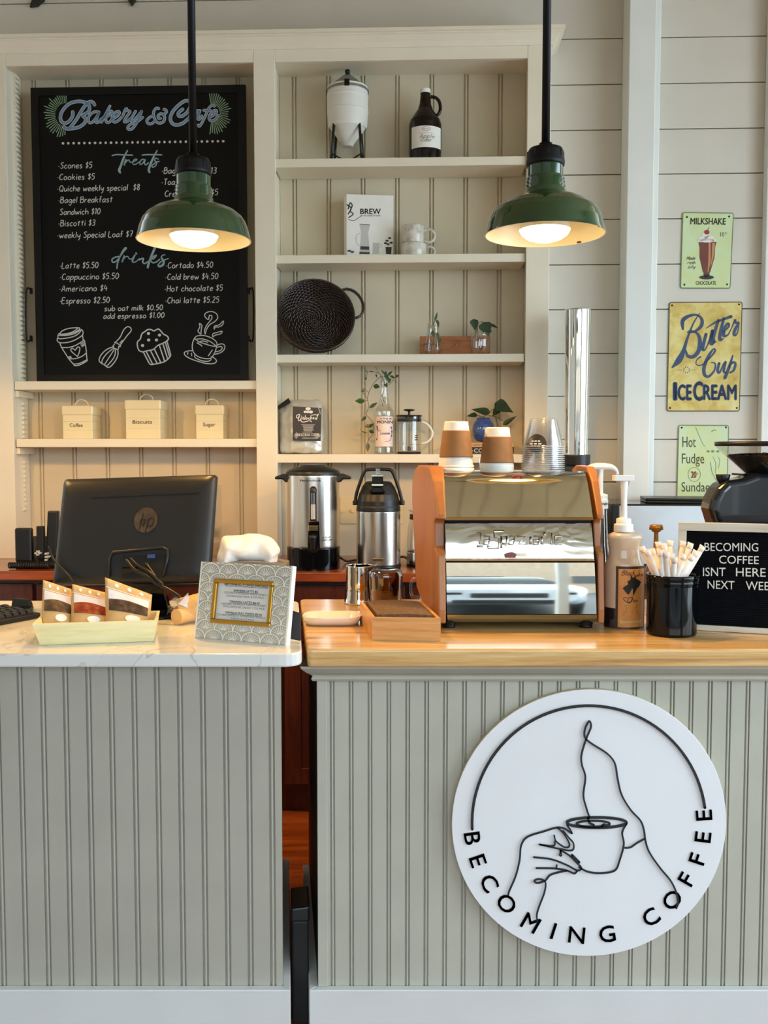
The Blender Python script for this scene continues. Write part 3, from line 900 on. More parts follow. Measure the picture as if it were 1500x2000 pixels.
# ------------------------------------------------------------------ pendant lamps
M['green'] = paint('green_enamel', '#1c3d22', 0.1, 0.05, 6, 0, 0, 0.6, 0.6)
M['cream_in'] = paint('white_enamel_inside', '#f2ead2', 0.35, 0.03, 8)
M['bulb'] = emit('lit_bulb', (1.0, 0.69, 0.22, 1), 13.0)
M['rust'] = paint('rust_chip', '#5a2a14', 0.8, 0.2, 40)
def pendant(px, py, wpx, label):
    dist = 0.305 * F / wpx
    P = CAM + ray(px, py) * dist
    cx, cy, z = P
    k = 0.1525 / 111.0
    t = thing(FC, (cx, cy, z), 'pendant_lamp', label, 'lamp', 'green enamel pendant lamps')
    out = [(111, 0), (110.5, 3), (108, 12), (105, 24), (100, 37), (93, 47), (80, 57), (66, 64), (52, 68.5), (42, 71.5), (38.5, 76), (37.5, 81), (34.5, 84), (37.2, 87.5), (34, 91), (36.6, 94.5), (33.5, 98), (35.6, 101), (32.8, 104), (32.8, 127)]
    inn = [(31, 127), (31, 103), (34, 80), (40, 69), (52, 65.5), (66, 61), (79, 54), (91, 45), (98, 36), (103, 24), (106, 12), (108.5, 3), (109, 0)]
    mb = MB(); mb.lathe(cx, cy, [(r * k, z + h * k) for r, h in out], 56, cap=False)
    sh = mb.build('shade', M['green'], t)
    mb = MB(); mb.lathe(cx, cy, [(r * k, z + h * k) for r, h in inn], 56, cap=False)
    mb.lathe(cx, cy, [(109 * k, z), (111 * k, z)], 56, cap=False)
    mb.build('shade_lining', M['cream_in'], sh, label='white enamel inside of the shade')
    if wpx > 230:
        for a, q in ((-1.9, 5), (0.75, 4), (-0.6, 2.5)):
            mb = MB(); mb.lathe(cx + 107 * k * math.cos(a), cy + 107 * k * math.sin(a), [(q * k * 1.2, z + 1.2 * k), (q * k, z + 3.5 * k)], 7, cap=True)
            mb.build('enamel_chip', M['rust'], sh)
    mb = MB(); mb.lathe(cx, cy, [(34.5 * k, z + 124 * k), (35.5 * k, z + 130 * k), (33 * k, z + 150 * k), (30 * k, z + 156 * k), (12 * k, z + 158 * k), (12 * k, z + 166 * k), (0, z + 166 * k)], 32)
    for q in range(8):
        a = q * PI / 4
        mb.box(cx + 32 * k * math.cos(a) - 0.003, cx + 32 * k * math.cos(a) + 0.003, cy + 32 * k * math.sin(a) - 0.003, cy + 32 * k * math.sin(a) + 0.003, z + 130 * k, z + 150 * k)
    mb.build('socket_cap', M['iron'], t)
    mb = MB(); mb.tube([(cx, cy, z + 160 * k), (cx, cy, H_CEIL)], 7.6 * k, 16)
    mb.build('rod', M['iron'], t)
    mb = MB(); mb.lathe(cx, cy, [(7.7 * k, H_CEIL - 0.03), (0.05, H_CEIL - 0.02), (0.06, H_CEIL - 0.0005)], 28, cap=False)
    mb.build('ceiling_canopy', M['iron'], t)
    mb = MB(); mb.lathe(cx, cy, [(0, z - 13 * k), (18 * k, z - 11.5 * k), (32 * k, z - 7 * k), (42 * k, z), (47 * k, z + 9 * k)], 32, cap=False)
    mb.build('bulb', M['bulb'], t, label='glowing white bulb face')
    mb = MB(); mb.lathe(cx, cy, [(47 * k, z + 9 * k), (46 * k, z + 16 * k), (38 * k, z + 34 * k), (24 * k, z + 58 * k), (18 * k, z + 72 * k), (18 * k, z + 90 * k)], 32, cap=False)
    mb.build('bulb_neck', M['white'], t)
    l = bpy.data.lights.new('pendant_light', 'SPOT')
    l.spot_size = math.radians(168); l.spot_blend = 0.25
    l.energy = LAMP_W; l.color = LAMP_COL; l.shadow_soft_size = 0.03
    lo = bpy.data.objects.new('pendant_light', l); COL.objects.link(lo)
    lo.location = (cx, cy, z - 0.03)
    return t
pendant(379, 470, 222, 'green enamel pendant lamp hanging in front of the chalkboard menu')
pendant(1064, 459, 234, 'green enamel pendant lamp with chipped rim, hanging above the espresso machine')

pendant(-300, 478, 212, 'green enamel pendant lamp hanging beyond the left end of the shelves')
# ------------------------------------------------------------------ chalkboard menu leaning in the left bay
M['board'] = paint('chalkboard_black', '#080706', 0.5, 0.25, 3, 0.02, 0, 0, 0.18)
M['board_frame'] = paint('black_wood_frame', '#0b0a0a', 0.45, 0.15, 20, 0.04, 0, 0, 0.25)
DB = 0.10
def B(px, py): return FW.hit(px, py, DB)
(bu0, bz1), (bu1, bz0) = B(60.5, 172.5), B(484.5, 742.5)
bz0 = SH['L1'] + 0.0005
t = thing(FW, ((bu0 + bu1) / 2, DB, bz0), 'chalkboard_menu', 'big black framed chalkboard menu with hand lettering and prices standing on the shelf', 'chalkboard')
fw = 0.031
mb = MB()
mb.hexa([(bu0, DB - 0.006, bz0), (bu1, DB - 0.006, bz0), (bu1, DB + 0.014, bz0), (bu0, DB + 0.014, bz0), (bu0 + fw, DB - 0.006, bz0 + fw), (bu1 - fw, DB - 0.006, bz0 + fw), (bu1 - fw, DB + 0.014, bz0 + fw), (bu0 + fw, DB + 0.014, bz0 + fw)])
mb.hexa([(bu0 + fw, DB - 0.006, bz1 - fw), (bu1 - fw, DB - 0.006, bz1 - fw), (bu1 - fw, DB + 0.014, bz1 - fw), (bu0 + fw, DB + 0.014, bz1 - fw), (bu0, DB - 0.006, bz1), (bu1, DB - 0.006, bz1), (bu1, DB + 0.014, bz1), (bu0, DB + 0.014, bz1)])
mb.hexa([(bu0, DB - 0.006, bz0), (bu0 + fw, DB - 0.006, bz0 + fw), (bu0 + fw, DB + 0.014, bz0 + fw), (bu0, DB + 0.014, bz0), (bu0, DB - 0.006, bz1), (bu0 + fw, DB - 0.006, bz1 - fw), (bu0 + fw, DB + 0.014, bz1 - fw), (bu0, DB + 0.014, bz1)])
mb.hexa([(bu1 - fw, DB - 0.006, bz0 + fw), (bu1, DB - 0.006, bz0), (bu1, DB + 0.014, bz0), (bu1 - fw, DB + 0.014, bz0 + fw), (bu1 - fw, DB - 0.006, bz1 - fw), (bu1, DB - 0.006, bz1), (bu1, DB + 0.014, bz1), (bu1 - fw, DB + 0.014, bz1 - fw)])
mb.build('frame', M['board_frame'], t)
mb = MB(); mb.box(bu0 + fw - 0.004, bu1 - fw + 0.004, DB + 0.0008, DB + 0.010, bz0 + fw - 0.004, bz1 - fw + 0.004)
mb.build('writing_surface', M['board'], t)
for xa, xb in ((60, 51), (485.5, 494)):
    pts = [B(xa, 568), B(xb, 568), B(xb, 661), B(xa, 661)]
    mb = MB(); mb.tube([(p[0], DB + 0.004, p[1]) for p in smooth(pts, 4)], 0.0035, 8)
    for p in (pts[0], pts[3]): mb.box(p[0] - 0.004, p[0] + 0.004, DB - 0.002, DB + 0.010, p[1] - 0.012, p[1] + 0.012)
    mb.build('handle', M['iron'], t)
def c1(l): return [(80 + x / 7.5, 180 + y / 7.5) for x, y in l]
def c2(l): return [(270 + x / 7.5, 180 + y / 7.5) for x, y in l]
title = [c1(l) for l in [
    [(465, 290), (465, 340), (435, 400), (385, 445), (330, 450), (290, 410), (290, 330), (335, 245), (415, 170), (520, 137), (610, 140), (685, 170), (712, 225), (690, 290), (610, 342), (650, 380), (640, 450), (560, 510), (460, 532), (380, 535), (335, 510)],
    [(785, 185), (760, 148), (720, 138), (670, 170), (600, 262), (520, 400), (425, 525)],
    [(850, 292), (790, 287), (720, 330), (692, 400), (712, 448), (765, 430), (830, 340), (850, 292), (812, 400), (805, 440), (840, 440), (895, 385)],
    [(1010, 205), (950, 320), (885, 440)], [(895, 400), (960, 320), (1025, 275), (1040, 310), (960, 360), (950, 400), (965, 440), (1000, 440), (1040, 400)],
    [(1040, 400), (1125, 345), (1150, 295), (1110, 285), (1055, 340), (1040, 400), (1080, 440), (1140, 410), (1195, 350)],
    [(1195, 355), (1245, 240), (1265, 270), (1305, 285), (1250, 370), (1220, 430), (1262, 430), (1312, 385)],
    [(1385, 280), (1325, 385), (1318, 420), (1352, 420), (1420, 350), (1475, 280)], [(1475, 280), (1410, 430), (1345, 528), (1292, 545), (1270, 520), (1312, 470), (1400, 438), (1490, 370)]]]
title += [c2(l) for l in [
    [(300, 240), (262, 237), (225, 290), (230, 360), (262, 430), (320, 455), (378, 420), (385, 355), (342, 315), (292, 342), (300, 385), (328, 385)],
    [(215, 345), (160, 375), (125, 420), (152, 462), (200, 460), (240, 425)], [(375, 330), (415, 290), (400, 258), (377, 252)],
    [(650, 250), (592, 300), (592, 345), (642, 352), (720, 290), (765, 200), (748, 132), (682, 130), (592, 190), (502, 290), (470, 390), (502, 460), (570, 480), (660, 450), (735, 385)],
    [(905, 270), (810, 285), (752, 350), (760, 415), (822, 400), (900, 275), (868, 380), (898, 395), (930, 350)],
    [(1115, 205), (1082, 192), (1032, 240), (982, 350), (932, 450), (895, 500), (880, 482)], [(960, 265), (1060, 272)],
    [(1040, 370), (1128, 320), (1148, 275), (1110, 270), (1052, 330), (1038, 390), (1072, 420), (1128, 400), (1172, 340)]]]
big = (0, 1, 12)
i1 = Ink(FW, DB); i2 = Ink(FW, DB - 0.0008)
for k, l in enumerate(title):
    w = 6.6 if k in big else 5.4
    i1.line(l, w, 4); i2.line(l, w - 1.9, 4)
i1.build('title_outline', M['chalk'], t, label='white chalk outline of the script title')
i2.build('title_fill', M['chalk_blue'], t, label='pale blue chalk fill of the script title')
ik = Ink(FW, DB)
rr = random.Random(3)
for cx, cy, a0, a1, n, r0, r1, ry in ((128, 224, 88, 268, 26, 20, 39, 1.12), (415, 221, -98, 100, 26, 14, 33, 1.15)):
    for k in range(n):
        a = math.radians(a0 + (a1 - a0) * k / (n - 1))
        q = r1 * (0.88 + 0.24 * rr.random())
        ik.line([(cx + r0 * math.cos(a), cy - r0 * math.sin(a) * ry), (cx + q * math.cos(a), cy - q * math.sin(a) * ry)], [1.0, 1.9], 0)
    ik.build('sunburst_drawing', M['chalk_green'], t, label='green chalk rays beside the title'); ik = Ink(FW, DB)
ik = Ink(FW, DB)
for k in range(31): ik.disc(123 + 313 * k / 30, 280 - 4.2 * k / 30, 2.4 if k % 3 else 2.7, 2.6, 8)
for a in [("-Scones $5", 114, 179, 329, 0), ("-Cookies $5", 112, 184, 351.5, 0), ("-Quiche weekly special  $8", 112, 272, 374, 0), ("-Bagel Breakfast", 114, 219, 396.5, 0), ("Sandwich $10", 117, 195, 419.5, 0),
          ("-Biscotti $3", 114, 185, 441.7, 0), ("-weekly Special Loaf $7", 112, 258, 465, 0), ("-Bagel", 316, 353, 339, 0), ("/$13", 398, 422, 339, 0), ("-Toas", 316, 347, 361, 0), ("Cre", 322, 342, 384, 0), ("$5", 412, 425, 381, 0), ("-Mu", 316, 335, 406, 0),
          ("-Latte $5.50", 117, 191, 524.5, 0), ("-Cappuccino $5.50", 117, 231, 546.5, 0), ("-Americano $4", 116, 209, 569.5, 0), ("-Espresso $2.50", 117, 213, 593, 0),
          ("-Cortado $4.50", 324, 415, 524, 0), ("-Cold brew $4.50", 323, 425, 546.5, 0), ("-Hot chocolate $5", 322, 434, 569.5, 0), ("-Chai latte $5.25", 323, 427, 592.5, 0),
          ("sub oat milk $0.50", 204, 317, 607.5, 0), ("add espresso $1.00", 202, 320, 622.5, 0)]:
    il = Ink(FW, DB)
    il.hand(a[0], a[1], a[2], a[3], 11.5 if a[3] < 600 else 10.5, 1.4, a[3] - 0.018 * (a[2] - a[1]))
    il.build('menu_line', M['chalk'], t)
ik.build('dotted_line', M['chalk'], t)
def c3(l): return [(200 + x / 10.714, 280 + y / 10.714) for x, y in l]
def c4(l): return [(200 + x / 10.714, 470 + y / 10.714) for x, y in l]
ik = Ink(FW, DB)
split_ = False
for l, w in [(c3([(525, 150), (450, 290), (385, 470), (352, 560), (372, 612)]), [2.5, 4, 4.5, 5, 4]), (c3([(205, 255), (300, 235), (450, 242), (630, 247)]), 2.6), (c3([(490, 340), (458, 450)]), 3.2),
             (c3([(465, 430), (520, 362), (558, 350), (575, 390), (610, 395)]), 2), (c3([(610, 395), (700, 362), (720, 332), (680, 332), (637, 380), (640, 430), (690, 440), (775, 385)]), 2),
             (c3([(880, 340), (832, 335), (787, 390), (790, 440), (840, 420), (895, 335), (880, 420), (910, 450), (965, 405)]), 2.2), (c3([(1145, 150), (1060, 310), (990, 480), (970, 550), (985, 605)]), [2.5, 4, 4.5, 4.8, 4]),
             (c3([(835, 245), (950, 236), (1240, 240)]), 2.6), (c3([(1170, 330), (1122, 312), (1092, 350), (1130, 400), (1120, 460), (1060, 500), (1036, 470), (1100, 412), (1188, 375)]), 2.2),
             (c4([(370, 335), (290, 340), (212, 380), (202, 430), (240, 455), (320, 400), (440, 230), (500, 162), (470, 155), (400, 260), (342, 400), (312, 500), (305, 580)]), 2.8),
             (c4([(455, 320), (415, 440)]), 3), (c4([(420, 420), (480, 342), (530, 332), (570, 385), (632, 370)]), 2), (c4([(680, 300), (632, 400), (640, 450), (700, 440), (775, 375)]), [3, 3.5, 2.5, 2, 2]), (c4([(705, 262), (711, 274)]), 3.6),
             (c4([(775, 400), (832, 372), (860, 382), (842, 440), (880, 480), (960, 435)]), 2.8), (c4([(1100, 150), (1022, 330), (962, 500), (950, 560)]), 4.4), (c4([(990, 440), (1060, 342), (1130, 302), (1082, 370), (1012, 400), (1050, 460), (1120, 450), (1200, 390)]), 2.6),
             (c4([(1310, 300), (1272, 300), (1232, 350), (1280, 420), (1270, 500), (1200, 540), (1167, 510), (1240, 430), (1380, 375)]), [2, 2, 2.5, 4, 4.5, 4, 2.5, 2, 2])]:
    if l[0][1] > 400 and not split_:
        ik.build('treats_heading', M['chalk_teal'], t, label='grey-blue chalk heading reading treats'); ik = Ink(FW, DB); split_ = True
    ik.line(l, w, 4)
ik.build('drinks_heading', M['chalk_teal'], t, label='grey-blue chalk heading reading drinks')
def c5(l): return [(100 + x / 8.333, 600 + y / 8.333) for x, y in l]
def c6(l): return [(260 + x / 7.895, 595 + y / 7.895) for x, y in l]
ik = Ink(FW, DB)
for l in [[(140, 435), (180, 385), (290, 345), (440, 335), (465, 355), (400, 400), (290, 435), (160, 450), (140, 435)], [(155, 440), (280, 425), (380, 385), (430, 345)], [(110, 455), (130, 425)], [(110, 455), (115, 505), (180, 512), (340, 485), (440, 435), (490, 370)], [(110, 460), (240, 460), (380, 430), (475, 370)],
          [(490, 362), (515, 390), (510, 450), (430, 510), (320, 560), (200, 580), (120, 570), (95, 530), (110, 500)], [(140, 580), (170, 655), (235, 760), (290, 845), (360, 925), (375, 950)], [(165, 655), (280, 655), (400, 620), (535, 535)], [(510, 455), (520, 530)], [(540, 535), (555, 610), (570, 700), (572, 750), (582, 840), (590, 865)],
          [(300, 842), (400, 835), (500, 800), (572, 745)], [(375, 950), (450, 945), (540, 900), (590, 865), (580, 855)], [(365, 925), (460, 915), (580, 855)], [(430, 803), (345, 735), (318, 690), (345, 670), (385, 695), (395, 695), (430, 650), (465, 660), (460, 720), (430, 803)], [(480, 600), (530, 570)], [(490, 625), (545, 590)], [(500, 640), (550, 615)], [(270, 815), (315, 800)], [(285, 835), (330, 815)],
          None, [(1045, 570), (1120, 490), (1180, 370), (1240, 318), (1290, 335), (1300, 385), (1230, 470), (1130, 610)], [(1030, 575), (1080, 590), (1130, 635), (1095, 640)], [(1030, 600), (1005, 630)], [(1100, 640), (1085, 685), (1005, 660)], [(1020, 640), (900, 690), (810, 780), (780, 860), (800, 900), (850, 930)], [(1010, 670), (900, 760), (830, 860), (830, 910)], [(1025, 690), (960, 790), (870, 930)], [(1050, 690), (1030, 800), (960, 900), (900, 960)], [(1085, 690), (1085, 780), (1040, 880), (960, 970), (910, 975)], [(850, 930), (880, 950), (910, 975)], [(1120, 580), (1160, 540)], [(1130, 600), (1165, 555)]]:
    if l is None:
        ik.build('cup_drawing', M['chalk'], t, label='white chalk drawing of a takeaway cup with a heart'); ik = Ink(FW, DB); continue
    ik.line(c5(l), 1.9, 4)
ik.build('whisk_drawing', M['chalk'], t, label='white chalk drawing of a whisk'); ik = Ink(FW, DB)
for l in [[(150, 730), (90, 705), (65, 630), (70, 570), (110, 530), (135, 450), (190, 410), (225, 385), (280, 385), (320, 405), (385, 375), (420, 400), (470, 455), (530, 490), (540, 540), (470, 590), (380, 630), (310, 690), (200, 715), (150, 730)],
          [(160, 735), (220, 850), (265, 920), (340, 915), (480, 880), (570, 800), (570, 740), (525, 575)], [(200, 720), (300, 915)], [(265, 705), (370, 905)], [(325, 680), (425, 890)], [(405, 630), (485, 870)], [(460, 605), (530, 830)], [(500, 590), (558, 790)]]:
    ik.line(c6(l), 2.3, 4)
for p in [(237, 445), (407, 470), (240, 545), (360, 545), (145, 630)]: ik.disc(*c6([p])[0], 3.3, 3, 7)
ik.build('muffin_drawing', M['chalk'], t, label='white chalk drawing of a muffin'); ik = Ink(FW, DB)
for l in [[(945, 520), (980, 485), (1080, 475), (1200, 510), (1280, 570), (1290, 630), (1230, 640), (1120, 610), (1010, 570), (950, 520)], [(985, 530), (1080, 530), (1190, 570), (1270, 630)], [(1010, 580), (1070, 560), (1150, 580)], [(1110, 600), (1180, 630)], [(945, 520), (915, 600), (915, 690), (950, 760), (1020, 810), (1110, 830), (1180, 830), (1230, 790), (1270, 710), (1290, 630)],
          [(1290, 630), (1350, 605), (1405, 620), (1410, 680), (1350, 740), (1260, 765)], [(1290, 660), (1350, 645), (1375, 670), (1340, 710), (1280, 725)], [(915, 710), (840, 715), (790, 740), (810, 790), (900, 840), (1020, 880), (1140, 910), (1250, 905), (1285, 870), (1260, 830), (1210, 800)], [(950, 780), (960, 820), (1060, 865), (1150, 875), (1200, 850), (1195, 825)], [(900, 750), (905, 790)], [(845, 735), (840, 765)],
          [(1115, 455), (1100, 400), (1140, 310), (1210, 220), (1210, 170), (1175, 170), (1160, 230), (1105, 180), (1120, 130), (1200, 105), (1280, 135), (1305, 200), (1260, 260), (1180, 310), (1130, 390), (1115, 455)], [(1045, 455), (1000, 410), (1030, 340), (1020, 290), (1060, 320), (1050, 390), (1045, 455)], [(1250, 380), (1255, 330), (1330, 310), (1390, 250), (1380, 310), (1320, 345), (1270, 345), (1250, 380)], [(1230, 500), (1230, 450), (1290, 430), (1370, 410), (1350, 450), (1270, 470), (1230, 500)], [(1160, 790), (1220, 700)], [(985, 590), (1040, 620), (1060, 640)]]:
    ik.line(c6(l), 1.8, 4)
ik.build('coffee_cup_drawing', M['chalk'], t, label='white chalk drawing of a steaming cup on a saucer')

# ------------------------------------------------------------------ cream storage tins on the left shelf
M['tin'] = paint('cream_enamel_tin', '#e9dcb4', 0.22, 0.03, 6, 0, 0, 0.3)
M['tin_ink'] = paint('typewriter_ink', '#4b4136', 0.6, 0.05, 10)
def tin(word, x0, x1, yt, xw0, xw1, yb, d0, d1, label):
    u0, u1 = W(x0, 850, d0)[0], W(x1, 850, d0)[0]
    z0 = SH['L2'] + 0.0004; z1 = W((x0 + x1) / 2, yt, d0)[1]
    t = thing(FW, ((u0 + u1) / 2, (d0 + d1) / 2, z0), 'storage_tin', label, 'tin', 'cream storage tins on the shelf under the chalkboard')
    mb = MB(); zl = z1 - 0.028
    mb.box(u0, u1, d0, d1, z0, zl)
    for q in (0.33, 0.66):
        zz = z0 + (zl - z0) * q
        mb.box(u0 - 0.0012, u1 + 0.0012, d0 - 0.0012, d1 + 0.0012, zz - 0.002, zz + 0.002)
    mb.build('body', M['tin'], t, bevel=0.006, seg=3)
    mb = MB(); mb.box(u0 - 0.004, u1 + 0.004, d0 - 0.004, d1 + 0.004, zl - 0.012, z1)
    lid = mb.build('lid', M['tin'], t, bevel=0.006, seg=3)
    uc, dc = (u0 + u1) / 2, (d0 + d1) / 2
    mb = MB(); mb.tube([(uc + 0.028 * math.cos(a), dc, z1 - 0.001 + 0.027 * math.sin(a)) for a in [PI * k / 12 for k in range(13)]], 0.0028, 8)
    mb.build('handle', M['tin'], lid)
    ik = Ink(FW, d0 - 0.0006); ik.text(word, xw0, xw1, yb, yb - 7.5, 0.01); ik.build('lettering', M['tin_ink'], t)
tin('Coffee', 123, 180.5, 792, 136, 161.5, 834, 0.05, 0.155, 'cream metal storage tin marked Coffee with a looped lid handle')
tin('Biscuits', 246, 313, 781, 259, 297, 827.5, 0.045, 0.16, 'tall cream metal storage tin marked Biscuits')
tin('Sugar', 383, 436, 791, 396.5, 420.5, 832.5, 0.055, 0.15, 'cream metal storage tin marked Sugar at the end of the shelf')
# ------------------------------------------------------------------ things on the right-hand shelves
def axis(fr, cx, py, d):
    u, z = fr.hit(cx, py, d)
    return u, z, fr.mpp(u, d, z)
def pprof(fr, cx, d, rows):
    """[(py, half width px)] -> [(r, z)] measured on the plane at depth d"""
    out = []
    for py, hw in rows:
        u, z, k = axis(fr, cx, py, d)
        out.append((hw * k, z))
    return out
# --- small white grain silo
d = 0.10; S1 = SH['R1'] + 0.0004
u, z, k = axis(FW, 679, 250, d)
t = thing(FW, (u, d, S1), 'silo_ornament', 'small white metal grain silo ornament with a grey cone roof on black legs', 'ornament')
M['silo'] = paint('white_painted_tin', '#e4e3dc', 0.45, 0.03, 10)
M['zinc'] = cloudy('weathered_zinc', [(0.3, '#77766f'), (0.7, '#b1aea2')], 14, 0.45, metal_=0.6)
mb = MB(); mb.lathe(u, d, pprof(FW, 679, d, [(252, 36), (246, 38.5), (222, 40), (221, 40.8), (218.5, 40.8), (217.5, 40), (194, 40), (193, 40.8), (190.5, 40.8), (189.5, 40), (172, 39.5)]), 40, cap=False)
mb.build('drum', M['silo'], t)
mb = MB(); mb.lathe(u, d, pprof(FW, 679, d, [(287, 0), (287, 10), (281, 13), (262, 26), (250, 36)]), 36, cap=False)
mb.build('hopper', M['silo'], t)
pr = pprof(FW, 679, d, [(181, 41.5), (178, 41.5), (172, 37), (150, 11), (149, 0)])
mb = MB(); mb.lathe(u, d, pr, 40, cap=False)
rf = mb.build('roof', M['zinc'], t)
mb = MB(); mb.lathe(u, d, pprof(FW, 679, d, [(152, 9.5), (149, 8.5), (146, 5), (144.5, 4), (141, 5.3), (138, 5.2), (136, 3), (135.5, 0)]), 20)
mb.build('finial', M['black'], rf)
mb = MB(); mb.box(u - 0.006, u + 0.014, d - 41.5 * k - 0.002, d - 39.5 * k, W(679, 178, d)[1] - 0.008, W(679, 170, d)[1])
mb.box(u + 0.002, u + 0.012, d - 41.5 * k - 0.003, d - 40 * k, W(679, 182, d)[1], W(679, 176, d)[1])
mb.build('latch', M['iron'], t)
R = 37 * k
foot = []
for a in (0.785, 2.356, 3.927, 5.498):
    top = (u + 30 * k * math.cos(a) * 1.15, d + 30 * k * math.sin(a) * 1.15, W(679, 246, d)[1])
    bot = (u + R * math.cos(a) * 1.12, d + R * math.sin(a) * 1.12, S1 + 0.0022)
    foot.append(bot)
    mb = MB(); mb.tube([bot, top], 0.0055, 8); mb.build('leg', M['black'], t)
mb = MB()
for i in range(4):
    p, q = Vector(foot[i]), Vector(foot[(i + 2) % 4])
    if i < 2: mb.tube([p + Vector((0, 0, 0.024)), (p + q) / 2 + Vector((0, 0, 0.008)), q + Vector((0, 0, 0.024))], 0.0035, 6)
mb.build('brace', M['black'], t)
# --- growler jug
u, z, k = axis(FW, 830.5, 260, d)
t = thing(FW, (u, d, S1), 'growler_jug', 'dark brown glass growler jug with a white cap and handwritten white label', 'jug')
pr = pprof(FW, 830.5, d, [(304, 30), (300, 31.8), (245, 32), (236, 29.5), (226, 23), (214, 15), (204, 11.5), (186, 9.3), (183, 10), (181, 9)])
pr[0] = (pr[0][0], S1)
mb = MB(); mb.lathe(u, d, pr, 40)
mb.build('body', M['brown_glass'], t)
mb = MB(); pts = [FW.hit(x, y, d) for x, y in smooth([(841, 189), (851, 191), (858, 199), (860, 212), (857, 222), (851, 226)], 4)]
mb.tube([(a, d, b) for a, b in pts], 3.3 * k, 10)
mb.build('handle', M['brown_glass'], t)
mb = MB(); mb.lathe(u, d, pprof(FW, 830.5, d, [(183, 10.2), (175.5, 10.4), (173.6, 9), (173.3, 0)]), 28)
mb.build('cap', M['white'], t)
def wrap_label(cx, dd, px0, px1, py0, py1, hwr, fr=FW, lift=0.0008, n=14):
    """a label curved round a bottle of radius hwr px; corners given on the photo"""
    u, z, k = axis(fr, cx, (py0 + py1) / 2, dd)
    R = hwr * k + lift
    a0 = math.asin(max(-1, min(1, (px0 - cx) / hwr))); a1 = math.asin(max(-1, min(1, (px1 - cx) / hwr)))
    z0, z1 = fr.hit(cx, py1, dd - R)[1], fr.hit(cx, py0, dd - R)[1]
    mb = MB(); vs = []; fs = []
    for i in range(n + 1):
        a = a0 + (a1 - a0) * i / n
        vs += [(u + R * math.sin(a), dd - R * math.cos(a), z0), (u + R * math.sin(a), dd - R * math.cos(a), z1)]
    for i in range(n): fs.append((2 * i, 2 * i + 2, 2 * i + 3, 2 * i + 1))
    mb.add(vs, fs, True)
    return mb, u, R, z0, z1
class CInk(Ink):
    """ink that follows a cylinder"""
    def __init__(s, fr, cx, cy, dd, hwr, lift=0.0014):
        super().__init__(fr, dd)
        s.cx = cx; s.hw = hwr
        s.u, _, s.k = axis(fr, cx, cy, dd); s.R = hwr * s.k + lift
    def P(s, x, y):
        a = math.asin(max(-0.98, min(0.98, (x - s.cx) / s.hw)))
        z = s.fr.hit(s.cx, y, s.d - s.R)[1]
        return (s.u + s.R * math.sin(a), s.d - s.R * math.cos(a), z)
mb, *_ = wrap_label(830.5, d, 804.5, 860, 245, 287, 32)
lb = mb.build('paper_label', M['paper'], t)
M['pink'] = paint('dusty_pink_print', '#c08a8a', 0.7, 0.05, 20)
ik = CInk(FW, 830.5, 266, d, 32)
ik.line([(832 + 8 * math.cos(q * PI / 8), 251 + 4 * math.sin(q * PI / 8)) for q in range(16)], 0.9, 0, True); ik.text('Farm', 827, 837, 252.5, 249.5, 0.02)
ik.build('emblem', M['pink'], lb)
ik = CInk(FW, 830.5, 266, d, 32)
ik.hand('Apple', 820, 847, 269, 8, 0.8, None, 0.3); ik.hand('Cider', 822, 842, 276, 7, 0.8, None, 0.3); ik.text('HANDMADE SMALL BATCH', 818, 846, 260, 258.5)
ik.build('handwriting', M['ink_grey'], lb)
# --- coffee book
S2 = SH['R2'] + 0.0004
db = 0.085
q = {n: FW.hit(x, y, db) for n, (x, y) in dict(a=(676.5, 379), b=(768, 386.5), c=(766.5, 497), e=(676, 498)).items()}
t = thing(FW, (q['a'][0], db, S2), 'coffee_book', 'white hardback book titled BREW with coffee pots on its cover', 'book')
zt = q['a'][1]; uu0, uu1 = q['a'][0], q['b'][0]
zr = q['b'][1]
mb = MB(); mb.hexa([(uu0, db, S2), (uu1, db + 0.03, S2), (uu1 - 0.004, db + 0.052, S2), (uu0 - 0.012, db + 0.022, S2), (uu0, db, zt), (uu1, db + 0.03, zt), (uu1 - 0.004, db + 0.052, zt), (uu0 - 0.012, db + 0.022, zt)])
mb.build('cover', M['paper'], t, bevel=0.001)
FBK = Fr(FW.world((uu0, db, S2)), FW.u * (uu1 - uu0) + FW.d * 0.03, FW.d * (uu1 - uu0) - FW.u * 0.03, (0, 0, 1))
class PInk(Ink):
    """ink on another frame's plane, stored in FW coordinates"""
    def __init__(s, fr, d, home=FW):
        super().__init__(fr, d); s.home = home
    def P(s, x, y):
        u, z = s.fr.hit(x, y, s.d)
        return s.home.local(s.fr.world((u, s.d, z)))
ik = PInk(FBK, -0.0009); ik.text('BREW', 704, 743.5, 418, 407, 0.025); ik.text('BETTER COFFEE AT HOME', 704, 743, 422.5, 420)
ik.line([(680, 408), (684, 396), (688, 402), (684, 412), (690, 418), (681, 425)], 2); ik.line([(679, 428), (690, 431), (698, 427), (705, 422)], 0.9); ik.line([(678, 400), (686, 407), (680, 418)], 2.2)
ik.build('title', M['ink'], t)
M['print_grey'] = paint('grey_print', '#c3c2bd', 0.7, 0.05, 10)
M['print_dark'] = paint('dark_print', '#3c3936', 0.7, 0.1, 30)
ik = PInk(FBK, -0.0007)
ik.poly([(702, 437), (723, 438), (719, 455), (722, 490), (721, 496), (704, 495), (703, 490), (706, 455)]); ik.line([(703, 456), (696, 460), (696, 474), (703, 480)], 1.4); ik.poly([(728, 474), (741, 474.5), (740, 496), (728, 496)]); ik.line([(741, 476), (746, 479), (741, 484)], 1)
ik.build('pot_print', M['print_grey'], t)
ik = PInk(FBK, -0.0010)
